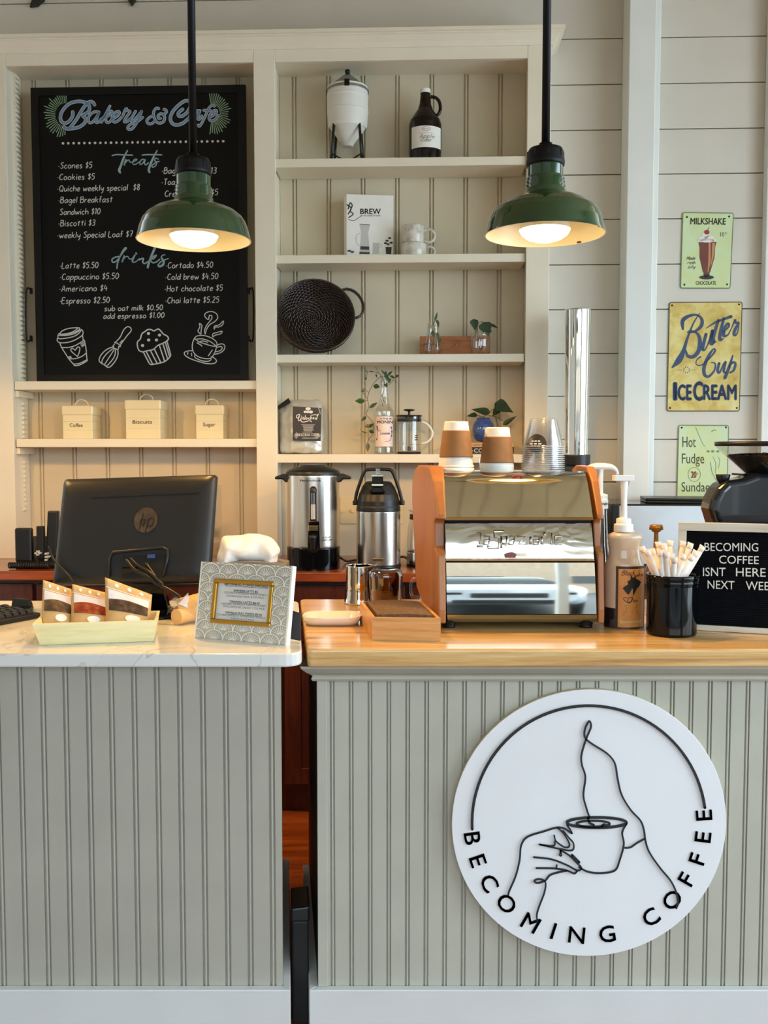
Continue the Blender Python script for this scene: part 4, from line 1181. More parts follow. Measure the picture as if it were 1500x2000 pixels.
ik.poly([(704, 481), (721, 481.5), (721, 488), (704, 487.5)]); ik.poly([(702, 492), (722, 492.5), (722, 496.5), (702, 496)]); ik.poly([(753, 482), (765, 482.5), (764, 496.5), (754, 496)])
for x, y in ((756, 470), (761, 465), (764, 474), (758, 477), (753, 475)): ik.disc(x, y, 3.4, 2.2, 7)
for x, y in ((682, 490), (688, 492)): ik.disc(x, y, 4, 2, 7)
ik.line([(704, 438), (722, 439)], 1)
ik.build('plant_print', M['print_dark'], t)
mb = MB(); ik = PInk(Fr(FW.world((uu0, db, S2)), FW.u * 0.012 - FW.d * 0.022, FW.d, (0, 0, 1)), 0)
# --- stacked speckled mugs
M['stone'] = cloudy('speckled_stoneware', [(0.34, '#b7b1a4'), (0.5, '#d3cec2'), (0.7, '#dcd8cd')], 40, 0.25, coat=0.3)
def mug(cx, y0, y1, hw, hx, z0, label, flip=1):
    dd = 0.09
    u, z, k = axis(FW, cx, (y0 + y1) / 2, dd)
    h = (y1 - y0) * k
    t = thing(FW, (u, dd, z0), 'mug', label, 'mug', 'speckled mugs stacked beside the book')
    R = hw * k
    mb = MB(); mb.lathe(u, dd, [(R * 0.9, z0), (R * 0.98, z0 + 0.004), (R, z0 + h * 0.5), (R * 0.985, z0 + h), (R * 0.9, z0 + h), (R * 0.88, z0 + 0.008), (0, z0 + 0.007)], 36, cap=False)
    mb.lathe(u, dd, [(0, z0 + 0.0002), (R * 0.9, z0)], 36, cap=False)
    mb.build('body', M['stone'], t)
    hh = h * 0.36
    mb = MB(); mb.tube([(u + R * 0.96 + hh * 0.75 + hh * math.cos(a), dd, z0 + h * 0.45 + hh * math.sin(a)) for a in [PI * (0.78 - 1.56 * q / 14) for q in range(15)]], 0.0055, 10)
    mb.build('handle', M['stone'], t)
    return z0 + h
zz = mug(808, 471, 497, 25.5, 0, S2, 'lower speckled white mug of the stack of two')
mug(806, 435, 470, 22, 0, zz + 0.0006, 'upper speckled white mug of the stack of two')
# --- wicker basket standing on its rim, tipped towards the room
M['wicker'] = cloudy('black_brown_wicker', [(0.35, '#120b08'), (0.65, '#3a261b')], 60, 0.3, 3, coat=0.4)
S3 = SH['R3'] + 0.0004
dbk = 0.067
u, z, k = axis(FW, 619, 616, dbk)
rot = math.radians(-14)
ax = (math.sin(rot) , -math.cos(rot))
t = thing(FW, (u, dbk, S3), 'wicker_basket', 'round dark brown wicker basket with loop handles, standing on edge on the shelf', 'basket')
R = 76.5 * k
zc = S3 + R + 0.002
tilt = math.radians(12)
A = Vector((0.20, -0.93, 0.30)).normalized()          # direction the open mouth faces
E1 = Vector((0, 0, 1)) - A * A.z; E1.normalize(); E2 = A.cross(E1)
cen = Vector((u - 0.004, dbk - 0.002, zc))
DEP = 0.070
def ring(rad, off, n=72):
    return [tuple(cen + A * off + (E1 * math.sin(2 * PI * i / n) + E2 * math.cos(2 * PI * i / n)) * rad) for i in range(n)]
mb = MB()
rows = 15
n = 72
# woven wall: wavy strands going round stakes
for r_ in range(rows):
    tt = r_ / (rows - 1)
    rad = R * (0.70 + 0.30 * math.sin(tt * PI / 2))
    off = -DEP + DEP * tt
    pts = []
    for i in range(144):
        a = 2 * PI * i / 144
        w = 0.0034 * math.cos(32 * a + PI * r_)
        pts.append(tuple(cen + A * off + (E1 * math.sin(a) + E2 * math.cos(a)) * (rad + w - 0.004)))
    mb.tube(pts, 0.0031, 6, True)
for r_ in range(1, 15):
    rad = R * 0.70 * r_ / 15
    pts = []
    for i in range(72):
        a = 2 * PI * i / 72
        pts.append(tuple(cen + A * (-DEP + 0.003 * math.cos(16 * a + PI * r_)) + (E1 * math.sin(a) + E2 * math.cos(a)) * rad))
    mb.tube(pts, 0.0036, 6, True)
mb.loft([ring(R * 0.715, -DEP + 0.001, 48), ring(R * 0.86, -DEP * 0.64, 48), ring(R * 0.955, -DEP * 0.3, 48), ring(R * 0.985, 0, 48)], True, True, False)
mb.loft([ring(0.002, -DEP - 0.002, 48), ring(R * 0.715, -DEP - 0.001, 48)], True, True, False)
mb.build('woven_body', M['wicker'], t)
mb = MB()
for off, rr_ in ((0.0, 0.0048), (0.007, 0.0042)):
    mb.tube([tuple(cen + A * off + (E1 * math.sin(2 * PI * i / 72) + E2 * math.cos(2 * PI * i / 72)) * (R - 0.003)) for i in range(72)], rr_, 8, True)
mb.build('rim', M['wicker'], t)
for a0 in (math.radians(157), math.radians(337)):
    pts = []
    for i in range(13):
        q = PI * i / 12
        a = a0 + 0.42 * math.cos(q)
        pts.append(tuple(cen + A * (-0.012) + (E1 * math.sin(a) + E2 * math.cos(a)) * (R - 0.002 + 0.050 * math.sin(q))))
    mb = MB()
    mb.tube(pts, 0.0042, 8); mb.tube([tuple(Vector(p) + A * 0.008) for p in pts], 0.0042, 8); mb.tube([tuple(Vector(p) + A * 0.004 + (Vector(p) - cen).normalized() * 0.003) for p in pts], 0.004, 8)
    if a0 < 3: mb.build('handle', M['wicker'], t)
# --- leaves
def leaf(mb, p0, p1, wid, nrm=(0, -1, 0.3), fold=0.25, heart=0.0, droop=0.0, n=7):
    p0, p1 = Vector(p0), Vector(p1)
    ax_ = p1 - p0; L = ax_.length; ax_.normalize()
    nv = Vector(nrm); nv = (nv - ax_ * nv.dot(ax_)).normalized()
    sd = ax_.cross(nv)
    vs = []
    for i in range(n + 1):
        tt = i / n
        w = wid * (math.sin(PI * min(1, tt ** (0.55 if heart else 0.8))) * (1 + heart * (1 - tt)) if 0 < tt < 1 else (0.25 * heart if i == 0 else 0.0))
        c = p0 + ax_ * L * tt - nv * droop * L * tt * tt
        vs += [c + sd * w + nv * w * fold, c, c - sd * w + nv * w * fold]
    fs = []
    for i in range(n):
        b = 3 * i
        fs += [(b, b + 1, b + 4, b + 3), (b + 1, b + 2, b + 5, b + 4)]
    mb.add([tuple(v) for v in vs], fs, True)
def fp(x, y, d): 
    a, b = FW.hit(x, y, d); return (a, d, b)
# --- wooden propagation rack with two little vases
dr = 0.125
M['rackwood'] = wood('rack_wood', '#c07a44', '#a5602e', '#7c431c', (2, 12, 12), 0.45)
u0, u1 = W(820, 670, dr)[0], W(957, 670, dr)[0]
zt = W(880, 656.5, dr)[1]
t = thing(FW, ((u0 + u1) / 2, dr, S3), 'wooden_rack', 'long low brown wooden rack with brass hooks behind two small vases', 'rack')
mb = MB(); mb.box(u0, u1, dr, dr + 0.012, S3, zt); mb.box(u0 + 0.006, u1, dr - 0.065, dr, S3, S3 + 0.006)
mb.build('board', M['rackwood'], t, bevel=0.0015)
M['brass'] = metal('brass', '#d8c08a', 0.25)
for x in (845.5, 889, 934):
    uu, z2 = W(x, 675, dr)
    mb = MB(); mb.tube([(uu, dr, z2 + 0.006), (uu, dr - 0.012, z2 + 0.006), (uu + 0.005, dr - 0.016, z2 + 0.002), (uu + 0.004, dr - 0.016, z2 - 0.004), (uu - 0.003, dr - 0.015, z2 - 0.006)], 0.0018, 6)
    mb.build('hook', M['brass'], t)
dv = 0.070
def vase(cx, ytop, rows, yb, label, lid):
    u, z, k = axis(FW, cx, 660, dv)
    t = thing(FW, (u, dv, S3 + 0.0064), 'glass_vase', label, 'vase')
    pr = pprof(FW, cx, dv, rows)
    z0 = S3 + 0.0066
    pr = [(0, z0), (pr[0][0], z0)] + [(r, max(zz, z0 + 0.002)) for r, zz in pr[1:]]
    mb = MB(); mb.lathe(u, dv, pr, 28, cap=False)
    mb.build('glass_body', M['glass'], t)
    return t, u
t, uv = vase(846, 631, [(690, 12), (684, 17), (668, 15), (652, 12), (641, 11), (632, 12.5)], 690, 'small clear glass bud vase with two upright narrow leaves', 0)
mb = MB()
mb.tube([fp(842, 684, dv), fp(848, 660, dv), fp(848, 640, dv), fp(847, 630, dv)], 0.0013, 6); mb.tube([fp(841, 640, dv), fp(847, 630, dv), fp(850, 626, dv)], 0.0012, 6)
mb.build('stem', M['stem'], t)
for a in ((849, 628, 854, 609, 2.6), (853, 624, 857, 640, 3.2), (844, 645, 848, 660, 4), (853, 648, 855, 665, 4), (857, 658, 856, 672, 5), (838, 671, 827, 672, 2.5), (846, 671, 840, 673, 2.5), (850, 676, 860, 672, 3)):
    mb = MB(); leaf(mb, fp(a[0], a[1], dv), fp(a[2], a[3], dv - 0.004), a[4] * k, (0.3, -1, 0.1), 0.2); mb.build('leaf', M['leaf'], t)
t, uv = vase(938, 650, [(685, 16), (678, 20), (664, 20), (656, 18), (652, 19)], 690, 'low round clear glass vase with broad dark heart-shaped leaves', 0)
mb = MB()
for l in ([(922, 678), (926, 660), (930, 640), (934, 632)], [(928, 672), (929, 655), (932, 638)], [(932, 655), (933, 635), (940, 628), (945, 630)], [(945, 660), (948, 645), (955, 636)]):
    mb.tube([fp(x, y, dv) for x, y in smooth(l, 3)], 0.0012, 6)
mb.build('stem', M['stem'], t)
for a in ((925, 623, 928, 646, 7.5, .35), (944, 629, 955, 658, 11.5, .4), (955, 632, 973, 641, 3.5, 0), (952, 648, 961, 646, 4.5, .3)):
    mb = MB(); leaf(mb, fp(a[0], a[1], dv), fp(a[2], a[3], dv - 0.006), a[4] * k * 0.9, (0.1, -1, 0.25), 0.18, a[5]); mb.build('leaf', M['leaf_dark'], t)
# --- silver bag of coffee beans
S4 = SH['R4'] + 0.0004
d0 = 0.055
M['foil'] = cloudy('silver_foil', [(0.3, '#c9c8c0'), (0.7, '#e8e6de')], 9, 0.3, 4, dist=1.2, bump=0.5, metal_=0.45)
M['label_dark'] = paint('charcoal_label', '#26252d', 0.4, 0.06, 10)
u0 = W(541, 840, d0)[0]; u1 = W(629, 840, d0)[0]; uf = W(566, 840, d0)[0]
z1 = W(600, 779, d0)[1]
t = thing(FW, ((u0 + u1) / 2, d0 + 0.03, S4), 'coffee_bag', 'shiny silver bag of whole bean coffee with a dark label', 'bag')
def bagring(z, bul, x0, x1, xf, yb, f):
    # front-left edge xf, front at depth d0, side goes back to yb
    return [(xf, d0 + 0.004 - bul, z), ((xf + x1) / 2, d0 - 0.006 - bul, z), (x1, d0 + 0.004 - bul * 0.3, z), (x1 + 0.003, d0 + 0.035, z), (x1, yb, z), ((x0 + x1) / 2, yb + 0.004, z), (x0, yb, z), (x0 + 0.002, d0 + 0.03, z)]
H = z1 - S4
mb = MB()
rings = [bagring(S4, 0, u0 + 0.01, u1 - 0.004, uf, d0 + 0.06, 0), bagring(S4 + 0.01, 0.004, u0, u1, uf, d0 + 0.068, 0), bagring(S4 + 0.35 * H, 0.010, u0 + 0.001, u1, uf, d0 + 0.07, 0), bagring(S4 + 0.72 * H, 0.008, u0, u1 - 0.001, uf + 0.004, d0 + 0.066, 0),
         bagring(S4 + 0.84 * H, 0.004, u0 + 0.001, u1 - 0.002, uf + 0.006, d0 + 0.060, 0), bagring(S4 + 0.93 * H, -0.010, u0 + 0.006, u1 - 0.006, uf + 0.008, d0 + 0.052, 0), bagring(S4 + 0.985 * H, -0.026, u0 + 0.014, u1 - 0.012, uf + 0.010, d0 + 0.046, 0), bagring(S4 + H, -0.034, u0 + 0.018, u1 - 0.016, uf + 0.012, d0 + 0.044, 0)]
mb.loft(rings, True)
fb = mb.build('foil_body', M['foil'], t, sub=3)
tx = bpy.data.textures.new('crumple', 'CLOUDS'); tx.noise_scale = 0.035; tx.noise_depth = 2
md = fb.modifiers.new('crumple', 'DISPLACE'); md.texture = tx; md.strength = 0.011; md.mid_level = 0.55; md.texture_coords = 'LOCAL'
mb = MB()
zf = S4 + H * 0.93
mb.hexa([(u0 + 0.004, d0 + 0.004, zf - 0.03), (uf + 0.004, d0 + 0.002, zf + 0.0), (uf + 0.004, d0 + 0.008, zf + 0.002), (u0 + 0.004, d0 + 0.010, zf - 0.028), (u0 + 0.002, d0 + 0.010, zf - 0.012), (uf - 0.006, d0 + 0.010, zf + 0.02), (uf - 0.006, d0 + 0.016, zf + 0.02), (u0 + 0.002, d0 + 0.016, zf - 0.012)])
mb.build('folded_corner', M['black'], t)
dl = d0 - 0.024
ik = Ink(FW, dl); ik.poly([(571.5, 793.5), (628, 796.5), (626.5, 861.5), (571.5, 860.5)][::-1]); mb = ik.mb
lb = mb.build('label_panel', M['label_dark'], t)
ik = Ink(FW, dl - 0.0006)
def c7(l): return [(535 + x / 13.636, 765 + y / 13.636) for x, y in l]
for l, w in [([(690, 605), (620, 620), (600, 680), (640, 700), (690, 620), (650, 740), (670, 775), (710, 740), (745, 630), (720, 740), (740, 800), (820, 805), (950, 770), (1000, 800)], 1.5), ([(760, 740), (780, 680), (800, 690), (790, 740), (820, 735)], 1.2), ([(840, 630), (825, 740)], 1.3),
             ([(870, 690), (850, 720), (870, 740), (895, 710), (870, 690)], 1.2), ([(940, 690), (915, 715), (940, 738), (960, 725)], 1.2), ([(990, 620), (970, 740)], 1.3), ([(975, 710), (1015, 680)], 1.2), ([(990, 710), (1020, 735)], 1.2), ([(1035, 715), (1070, 700), (1050, 685), (1035, 715), (1070, 735)], 1.2), ([(1120, 690), (1090, 715), (1120, 738), (1140, 700)], 1.2), ([(1020, 625), (1100, 610), (1150, 625), (1190, 590), (1160, 650), (1135, 740)], 1.4)]:
    ik.line(c7(l), w, 3)
for x, y, rx, ry in ((910, 455, 5.2, 3), (900, 535, 4.2, 2.6), (985, 540, 4, 3), (830, 535, 3, 2.4)): ik.disc(*c7([(x, y)])[0], rx, ry)
ik.text('WHOLE BEAN COFFEE', 577, 623, 852, 846, 0.03); ik.text('COFFEE ROASTERS', 590, 613, 857, 854.3, 0.02)
for j, (a, b) in enumerate(((588, 615), (591, 613), (592, 612), (593, 611), (592, 613), (594, 610), (591, 610))): ik.line([(a, 829.5 + j * 2.4), (b, 829.6 + j * 2.4)], 0.7, 0)
for j in range(5):
    ik.line([(574 + j, 851 + j * 1.6), (580 + j, 844 + j * 1.5)], 0.5, 0); ik.line([(612 + j * 2, 857), (622 + j, 846 + j)], 0.5, 0); ik.line([(620 + j, 795 + j * 2.4), (626, 797 + j * 3)], 0.5, 0)
ik.build('lettering', M['paper'], lb)
# --- clear syrup bottle with a cutting
d = 0.085
cx = 750
u, z, k = axis(FW, cx, 840, d)
t = thing(FW, (u, d, S4), 'syrup_bottle', 'clear glass syrup bottle with a printed label, used as a vase', 'bottle')
pr = pprof(FW, cx, d, [(887, 18), (884, 19.2), (874, 19.5), (872, 18), (815, 18.2), (813, 19.6), (803, 19.3), (796, 14), (790, 10.5), (775, 8), (757, 7.2), (753, 7.8), (749, 7.8), (738, 6.8), (735, 7.2)])
pr[0] = (pr[0][0], S4)
mb = MB(); mb.lathe(u, d, [(0, S4 + 0.0002)] + pr, 36, cap=False)
mb.build('glass_body', M['glass'], t)
mb = MB(); mb.lathe(u, d, [(0, S4 + 0.004), (17 * k, S4 + 0.004), (16.5 * k, W(cx, 812, d)[1]), (0, W(cx, 811.5, d)[1])], 28, cap=False)
mb.build('water', M['water'], t)
mb, *_ = wrap_label(cx, d, 734, 767.3, 812.5, 872, 18.4)
M['label_lav'] = paint('pale_pink_label', '#ecd9d2', 0.6, 0.08, 30)
lb = mb.build('printed_label', M['label_lav'], t)
ik = CInk(FW, cx, 840, d, 18.4); ik.text('MONIN', 738, 766.5, 827, 821, 0.03); ik.hand('Le Sirop de', 743, 764, 819, 3.4, 0.5, None, .3); ik.hand('Lavande', 744, 761, 848.5, 5, 0.6, None, .3)
ik.line([(735, 870), (766, 870.5)], 0.5, 0); ik.build('lettering', M['ink'], lb)
M['lav'] = paint('mauve_print', '#7d5c78', 0.7, 0.1, 40)
ik = CInk(FW, cx, 840, d, 18.4)
for l in ([(737, 833), (738, 845), (737, 858)], [(764, 833), (765, 845), (762, 860), (752, 862)], [(739, 842), (745, 841)]): ik.line(l, 0.9, 3)
for x, y in ((737.5, 833), (738, 836), (738, 839), (737, 858), (764, 835), (765, 843), (764.5, 851)): ik.disc(x, y, 1.5, 2.2, 7)
ik.build('sprig_print', M['lav'], lb)
def c8(x, y): return (690 + x / 8.8235, 705 + y / 8.8235)
tp = thing(FW, (u, d, W(cx, 812, d)[1]), 'plant_cutting', 'trailing leafy cutting rooted in the clear syrup bottle', 'plant')
def stemline(l, dd=0.0, r=0.0011):
    mb.tube([fp(*c8(a, b), d + dd) for a, b in smooth(l, 3)], r, 6)
mb = MB()
stemline([(510, 780), (480, 640), (520, 520), (490, 400), (500, 290), (480, 260), (350, 390), (270, 540), (245, 660), (268, 790), (225, 910), (290, 1000), (345, 1070), (355, 1200), (325, 1280), (262, 1360), (248, 1420)], -0.012)
stemline([(540, 720), (500, 600), (550, 450), (510, 290)], -0.002); stemline([(500, 290), (440, 210), (330, 185), (250, 190)], -0.010); stemline([(250, 190), (210, 300)], -0.010, 0.0008); stemline([(440, 210), (380, 90)], -0.008, 0.0008); stemline([(520, 280), (600, 250), (690, 290), (750, 260)], -0.008); stemline([(560, 300), (680, 330), (620, 410)], -0.006, 0.0008); stemline([(680, 330), (740, 370)], -0.006, 0.0008)
stemline([(240, 640), (160, 540)], -0.012, 0.0008); stemline([(262, 540), (190, 490)], -0.012, 0.0008); stemline([(260, 1370), (255, 1200), (270, 1130)], -0.012, 0.0008); stemline([(245, 685), (200, 690)], -0.012, 0.0008)
mb.build('stem', M['stem'], tp)
for a in ((200, 690, 28, 690, 5.6), (345, 430, 462, 450, 5.0), (275, 810, 420, 715, 3.6), (225, 950, 135, 1035, 3.8), (270, 1150, 350, 1075, 3.4), (270, 1135, 190, 1125, 2.0), (265, 1130, 225, 1080, 2.0), (245, 1240, 110, 1185, 2.6), (275, 1195, 365, 1240, 4.2), (248, 1405, 245, 1570, 4.0), (560, 300, 560, 165, 3.2), (590, 250, 680, 170, 2.6), (560, 240, 470, 150, 2.4), (590, 250, 580, 340, 3.0), (630, 290, 610, 390, 3.2), (540, 370, 580, 455, 4.0), (640, 250, 715, 305, 2.6), (720, 275, 795, 245, 2.8), (245, 190, 185, 150, 2.6), (345, 185, 270, 185, 1.6), (390, 220, 405, 290, 1.4), (235, 290, 190, 325, 1.6), (190, 520, 125, 515, 2.4), (200, 490, 155, 475, 1.8)):
    mb = MB(); leaf(mb, fp(*c8(a[0], a[1]), d - 0.013), fp(*c8(a[2], a[3]), d - 0.018), a[4] * k, (0.15, -1, 0.25), 0.2); mb.build('leaf', M['leaf'], tp)
# --- french press
cx = 799; d = 0.09
u, z, k = axis(FW, cx, 850, d)
t = thing(FW, (u, d, S4), 'french_press', 'clear glass french press with a black lid and pale curved handle', 'french press')
g = lambda y: W(cx, y, d)[1]
mb = MB(); mb.lathe(u, d, [(0, S4 + 0.0102), (22.5 * k, S4 + 0.010), (23 * k, S4 + 0.014), (23 * k, g(822)), (24 * k, g(814))], 36, cap=False)
mb.build('glass_body', M['glass'], t)
mb = MB(); mb.lathe(u, d, [(0, g(811)), (24.8 * k, g(811)), (25 * k, g(813)), (23.5 * k, g(814)), (23.4 * k, g(823.5)), (0, g(824))], 36, cap=False)
mb.build('lid', M['black'], t)
mb = MB(); mb.lathe(u, d, [(0, S4), (22 * k, S4), (23.6 * k, S4 + 0.003), (23.4 * k, S4 + 0.009), (0, S4 + 0.0095)], 36, cap=False)
mb.build('base', M['black'], t)
mb = MB(); mb.lathe(u, d, [(0, g(798.5)), (8 * k, g(799)), (12 * k, g(801)), (8 * k, g(802.5)), (2.4 * k, g(803.5)), (2.2 * k, g(811.2))], 24, cap=False)
mb.lathe(u, d, [(0.7 * k, g(824)), (0.7 * k, g(872)), (3 * k, g(872)), (3.4 * k, g(880)), (0, g(880))], 14, cap=False)
mb.build('plunger', M['black'], t)
mb = MB(); pts = [FW.hit(x, y, d) for x, y in smooth([(823, 824), (832, 827), (841, 836), (845, 847), (841, 857), (833, 864), (823, 866)], 4)]
mb.tube([(a, d, b) for a, b in pts], 2.3 * k, 10)
mb.build('handle', M['white'], t)
ik = CInk(FW, cx, 850, d, 23.2)
for y in (851, 854.5, 859): ik.disc(813, y, 3, 1.1, 10)
ik.line([(800, 868), (820, 868)], 0.7, 0); ik.build('logo_print', M['ink'], t)
# --- coffee book lying flat under the blue globe planter
u0, u1 = W(908, 880, 0.06)[0], W(1003, 880, 0.06)[0]
d0 = 0.035
zA = W(935, 876, d0)[1]; zB = W(935, 864.5, d0)[1]
t = thing(FW, ((u0 + u1) / 2, 0.1, S4), 'lying_book', 'thick book with COFFEE on its dark spine, lying flat under the blue planter', 'book')
M['book_tan'] = paint('tan_book_cloth', '#c49a68', 0.6, 0.06, 20)
M['book_dark'] = paint('black_book_band', '#1b1714', 0.6, 0.06, 20)
mb = MB(); mb.box(u0, u1, d0, 0.155, S4, zB); mb.build('cover', M['book_tan'], t, bevel=0.002)
mb = MB(); mb.box(u0 + 0.001, u1 - 0.001, d0 - 0.0006, d0, S4 + 0.001, W(935, 873, d0)[1]); mb.build('spine_band', M['book_dark'], t)
ik = Ink(FW, d0 - 0.0012); ik.text('COFFEE', 926, 968, 884, 875.5, 0.03); ik.line([(922.5, 880.5), (924, 880.5)], 1.2, 0); ik.build('spine_title', M['paper'], t)
ik = Ink(FW, d0 - 0.0008); ik.text('NEW ROASTING', 923.5, 972, 870.2, 867.8, 0.01); ik.build('spine_lettering', M['ink_brown'], t)
cx = 944; d = 0.1
u, z, k = axis(FW, cx, 838, d)
t = thing(FW, (u, d, zB + 0.0004), 'globe_planter', 'round blue swirled glass planter standing on the lying book', 'planter')
M['blueglaze'] = cloudy('blue_swirled_glaze', [(0.32, '#1d2f66'), (0.48, '#3c5fae'), (0.6, '#4a4e6a'), (0.72, '#7d86a8')], 16, 0.12, 5, (1, 1, 2.2), 1.2, coat=0.5)
z0 = zB + 0.0006; z1 = W(cx, 816, d)[1]; hh = z1 - z0
R = 22 * k
mb = MB(); mb.lathe(u, d, [(0, z0)] + [(R * max(0.5, math.sin(a) ** 0.8), z0 + hh * (0.5 - 0.5 * math.cos(a))) for a in [PI * (0.17 + 0.66 * q / 14) for q in range(15)]] + [(R * 0.6, z1), (R * 0.5, z1 - 0.01), (0, z1 - 0.012)], 36, cap=False)
zs = [v[2] for v in mb.v]
mb.build('pot', M['blueglaze'], t)
tp = thing(FW, (u, d, z1 - 0.011), 'potted_vine', 'vine with large glossy heart-shaped leaves growing from the blue planter', 'plant')
mb = MB()
for l in ([(944, 815), (955, 806), (962, 800), (968, 797)], [(962, 811), (967, 814), (970, 822), (973, 834)], [(952, 812), (965, 813), (975, 817), (982, 822)], [(944, 815), (935, 812), (928, 810)]):
    mb.tube([fp(x, y, d - 0.02) for x, y in smooth(l, 3)], 0.0014, 6)
mb.build('stem', M['stem'], tp)
for a in ((958, 806, 920, 799.5, 8.5, .1), (932, 810, 911, 813, 5, .3), (966, 788, 1003, 806, 12, .5), (982, 830, 1010, 812, 5.5, .1), (962, 806, 978, 805, 7, .3)):
    mb = MB(); leaf(mb, fp(a[0], a[1], d - 0.02), fp(a[2], a[3], d - 0.03), a[4] * k * 0.9, (0.1, -1, 0.5), 0.2, a[5]); mb.build('leaf', M['leaf_dark'], tp)
# ------------------------------------------------------------------ things on the back worktop
ZW = CT + 0.0004
# --- desk phone with its coiled cord
dp = -0.30
def pb(x, y, d=dp): return FW.hit(x, y, d)
u0, u1 = pb(28, 1090)[0], pb(112, 1090)[0]
t = thing(FW, ((u0 + u1) / 2, dp, ZW), 'desk_phone', 'black desk telephone with handset and coiled cord on the wooden back worktop', 'telephone')
mb = MB(); mb.hexa([(u0 + 0.01, dp - 0.02, ZW), (u1, dp - 0.02, ZW), (u1, dp + 0.14, ZW), (u0 + 0.01, dp + 0.14, ZW), (u0 + 0.01, dp - 0.02, ZW + 0.02), (u1, dp - 0.02, ZW + 0.02), (u1, dp + 0.14, ZW + 0.11), (u0 + 0.01, dp + 0.14, ZW + 0.11)])
mb.build('body', M['black'], t, bevel=0.006)
a = pb(30, 1031); b = pb(64, 1098)
mb = MB(); mb.box(a[0], b[0], dp - 0.012, dp + 0.018, b[1], a[1]); mb.build('handset', M['black'], t, bevel=0.008, seg=3)
mb = MB(); a = pb(82, 999); b = pb(106, 1100)
mb.hexa([(a[0], dp + 0.02, b[1]), (b[0], dp + 0.02, b[1]), (b[0], dp + 0.055, b[1]), (a[0], dp + 0.055, b[1]), (a[0] + 0.008, dp + 0.03, a[1]), (b[0] + 0.006, dp + 0.03, a[1]), (b[0] + 0.006, dp + 0.055, a[1]), (a[0] + 0.008, dp + 0.055, a[1])])
mb.build('display_hood', M['black'], t, bevel=0.005)
a = pb(69, 1028); b = pb(84, 1098)
mb = MB(); mb.box(a[0], b[0], dp + 0.005, dp + 0.03, b[1], a[1]); mb.build('receiver_rest', M['soft_black'], t, bevel=0.004)
for i, (x, y) in enumerate(((75, 1077), (75, 1083), (71.5, 1080), (78.5, 1080), (92, 1081), (92, 1087), (92, 1093), (95, 1087))):
    u, z = pb(x, y)
    mb = MB(); mb.box(u - 0.004, u + 0.004, dp - 0.016 if i > 3 else dp - 0.012, dp - 0.002 + 0.012, z - 0.0035, z + 0.0035)
    mb.build('button', M['print_grey'], t, bevel=0.0008)
mb = MB(); pts = []
p = [pb(16, 1108, dp - 0.05), pb(50, 1112, dp - 0.05), pb(95, 1107, dp - 0.05)]
for i in range(241):
    q = i / 240
    x = p[0][0] + (p[2][0] - p[0][0]) * q
    a = q * 2 * PI * 24
    pts.append((x, dp - 0.045 + 0.010 * math.cos(a), ZW + 0.0135 + 0.010 * math.sin(a)))
mb.tube(pts, 0.0028, 5); mb.build('coiled_cord', M['black'], t)
# --- clear acrylic stand beside the monitor
ds = -0.12
M['acrylic'] = glass('clear_acrylic', (0.96, 0.95, 0.93, 1), 0.3)
u0, z1 = FW.hit(414, 948, ds); u1 = FW.hit(432, 948, ds)[0]
t = thing(FW, (u0, ds, ZW), 'acrylic_stand', 'clear acrylic stand on the back worktop behind the monitor and tissues', 'display stand')
mb = MB(); mb.box(u0, u1, ds, ds + 0.003, ZW, z1); mb.box(u0, u1 + 0.06, ds + 0.003, ds + 0.1, ZW, ZW + 0.003); mb.build('back_plate', M['acrylic'], t, bevel=0.001)
mb = MB(); mb.box(u0, u1, ds - 0.05, ds - 0.047, ZW, ZW + 0.14); mb.build('front_plate', M['acrylic'], t)
# --- wall switch plate with sockets
t = thing(FW, (W(727, 996, D_WALL - 0.018)[0], D_WALL - 0.02, W(727, 1023, D_WALL - 0.018)[1]), 'switch_plate', 'wide cream switch and socket plate on the wall between urn and airpot', 'wall plate')
dw = D_WALL - 0.0195
M['ivory'] = paint('ivory_plastic', '#dccda4', 0.35, 0.03, 10)
u0, z1 = W(664, 970, dw); u1, z0 = W(787, 1023.5, dw)
mb = MB(); mb.box(u0, u1, dw - 0.002, dw + 0.003, z0, z1); mb.build('plate', M['ivory'], t, bevel=0.002)
for x in (667.5, 688.5, 709, 730):
    u, z = W(x, 998, dw)
    mb = MB(); mb.box(u - 0.005, u + 0.005, dw - 0.012, dw - 0.0021, z - 0.006, z + 0.008); mb.build('toggle', M['ivory'], t, bevel=0.0015)
# --- big steel coffee urn
du = -0.262
cx = 612
def pu(rows, cx=cx, d=du): return pprof(FW, cx, d, rows)
u, z, k = axis(FW, cx, 1010, du)
t = thing(FW, (u, du, ZW), 'coffee_urn', 'large stainless steel coffee urn with black base, lid and front spout', 'coffee urn')
pr = pu([(1113, 50), (1110, 51.5), (1068, 52), (1066, 51)]); pr[0] = (pr[0][0], ZW)
mb = MB(); mb.lathe(u, du, [(0, ZW + 0.0002)] + pr, 48, cap=False); mb.build('base', M['gloss_black'], t)
mb = MB(); mb.lathe(u, du, pu([(1067, 50.5), (1064, 51), (930, 51), (926, 50)]), 64, cap=False); mb.build('steel_body', M['steel_v'], t)
mb = MB(); mb.lathe(u, du, pu([(928, 52), (922, 52.5), (918, 49), (912, 36), (910, 25), (908.5, 24), (907.5, 0)]), 48, cap=False); mb.build('lid', M['black'], t)
for s in (-1, 1):
    mb = MB()
    q = [(612 + s * 46, 924), (612 + s * 58, 925), (612 + s * 74, 931), (612 + s * 74, 936), (612 + s * 58, 936), (612 + s * 54, 942), (612 + s * 47, 941)]
    pl = [FW.hit(x, y, du) for x, y in q]
    if s < 0: pl = pl[::-1]
    mb.prism(pl, du - 0.022, du + 0.022); mb.build('side_handle', M['black'], t, bevel=0.005)
R = 51 * k
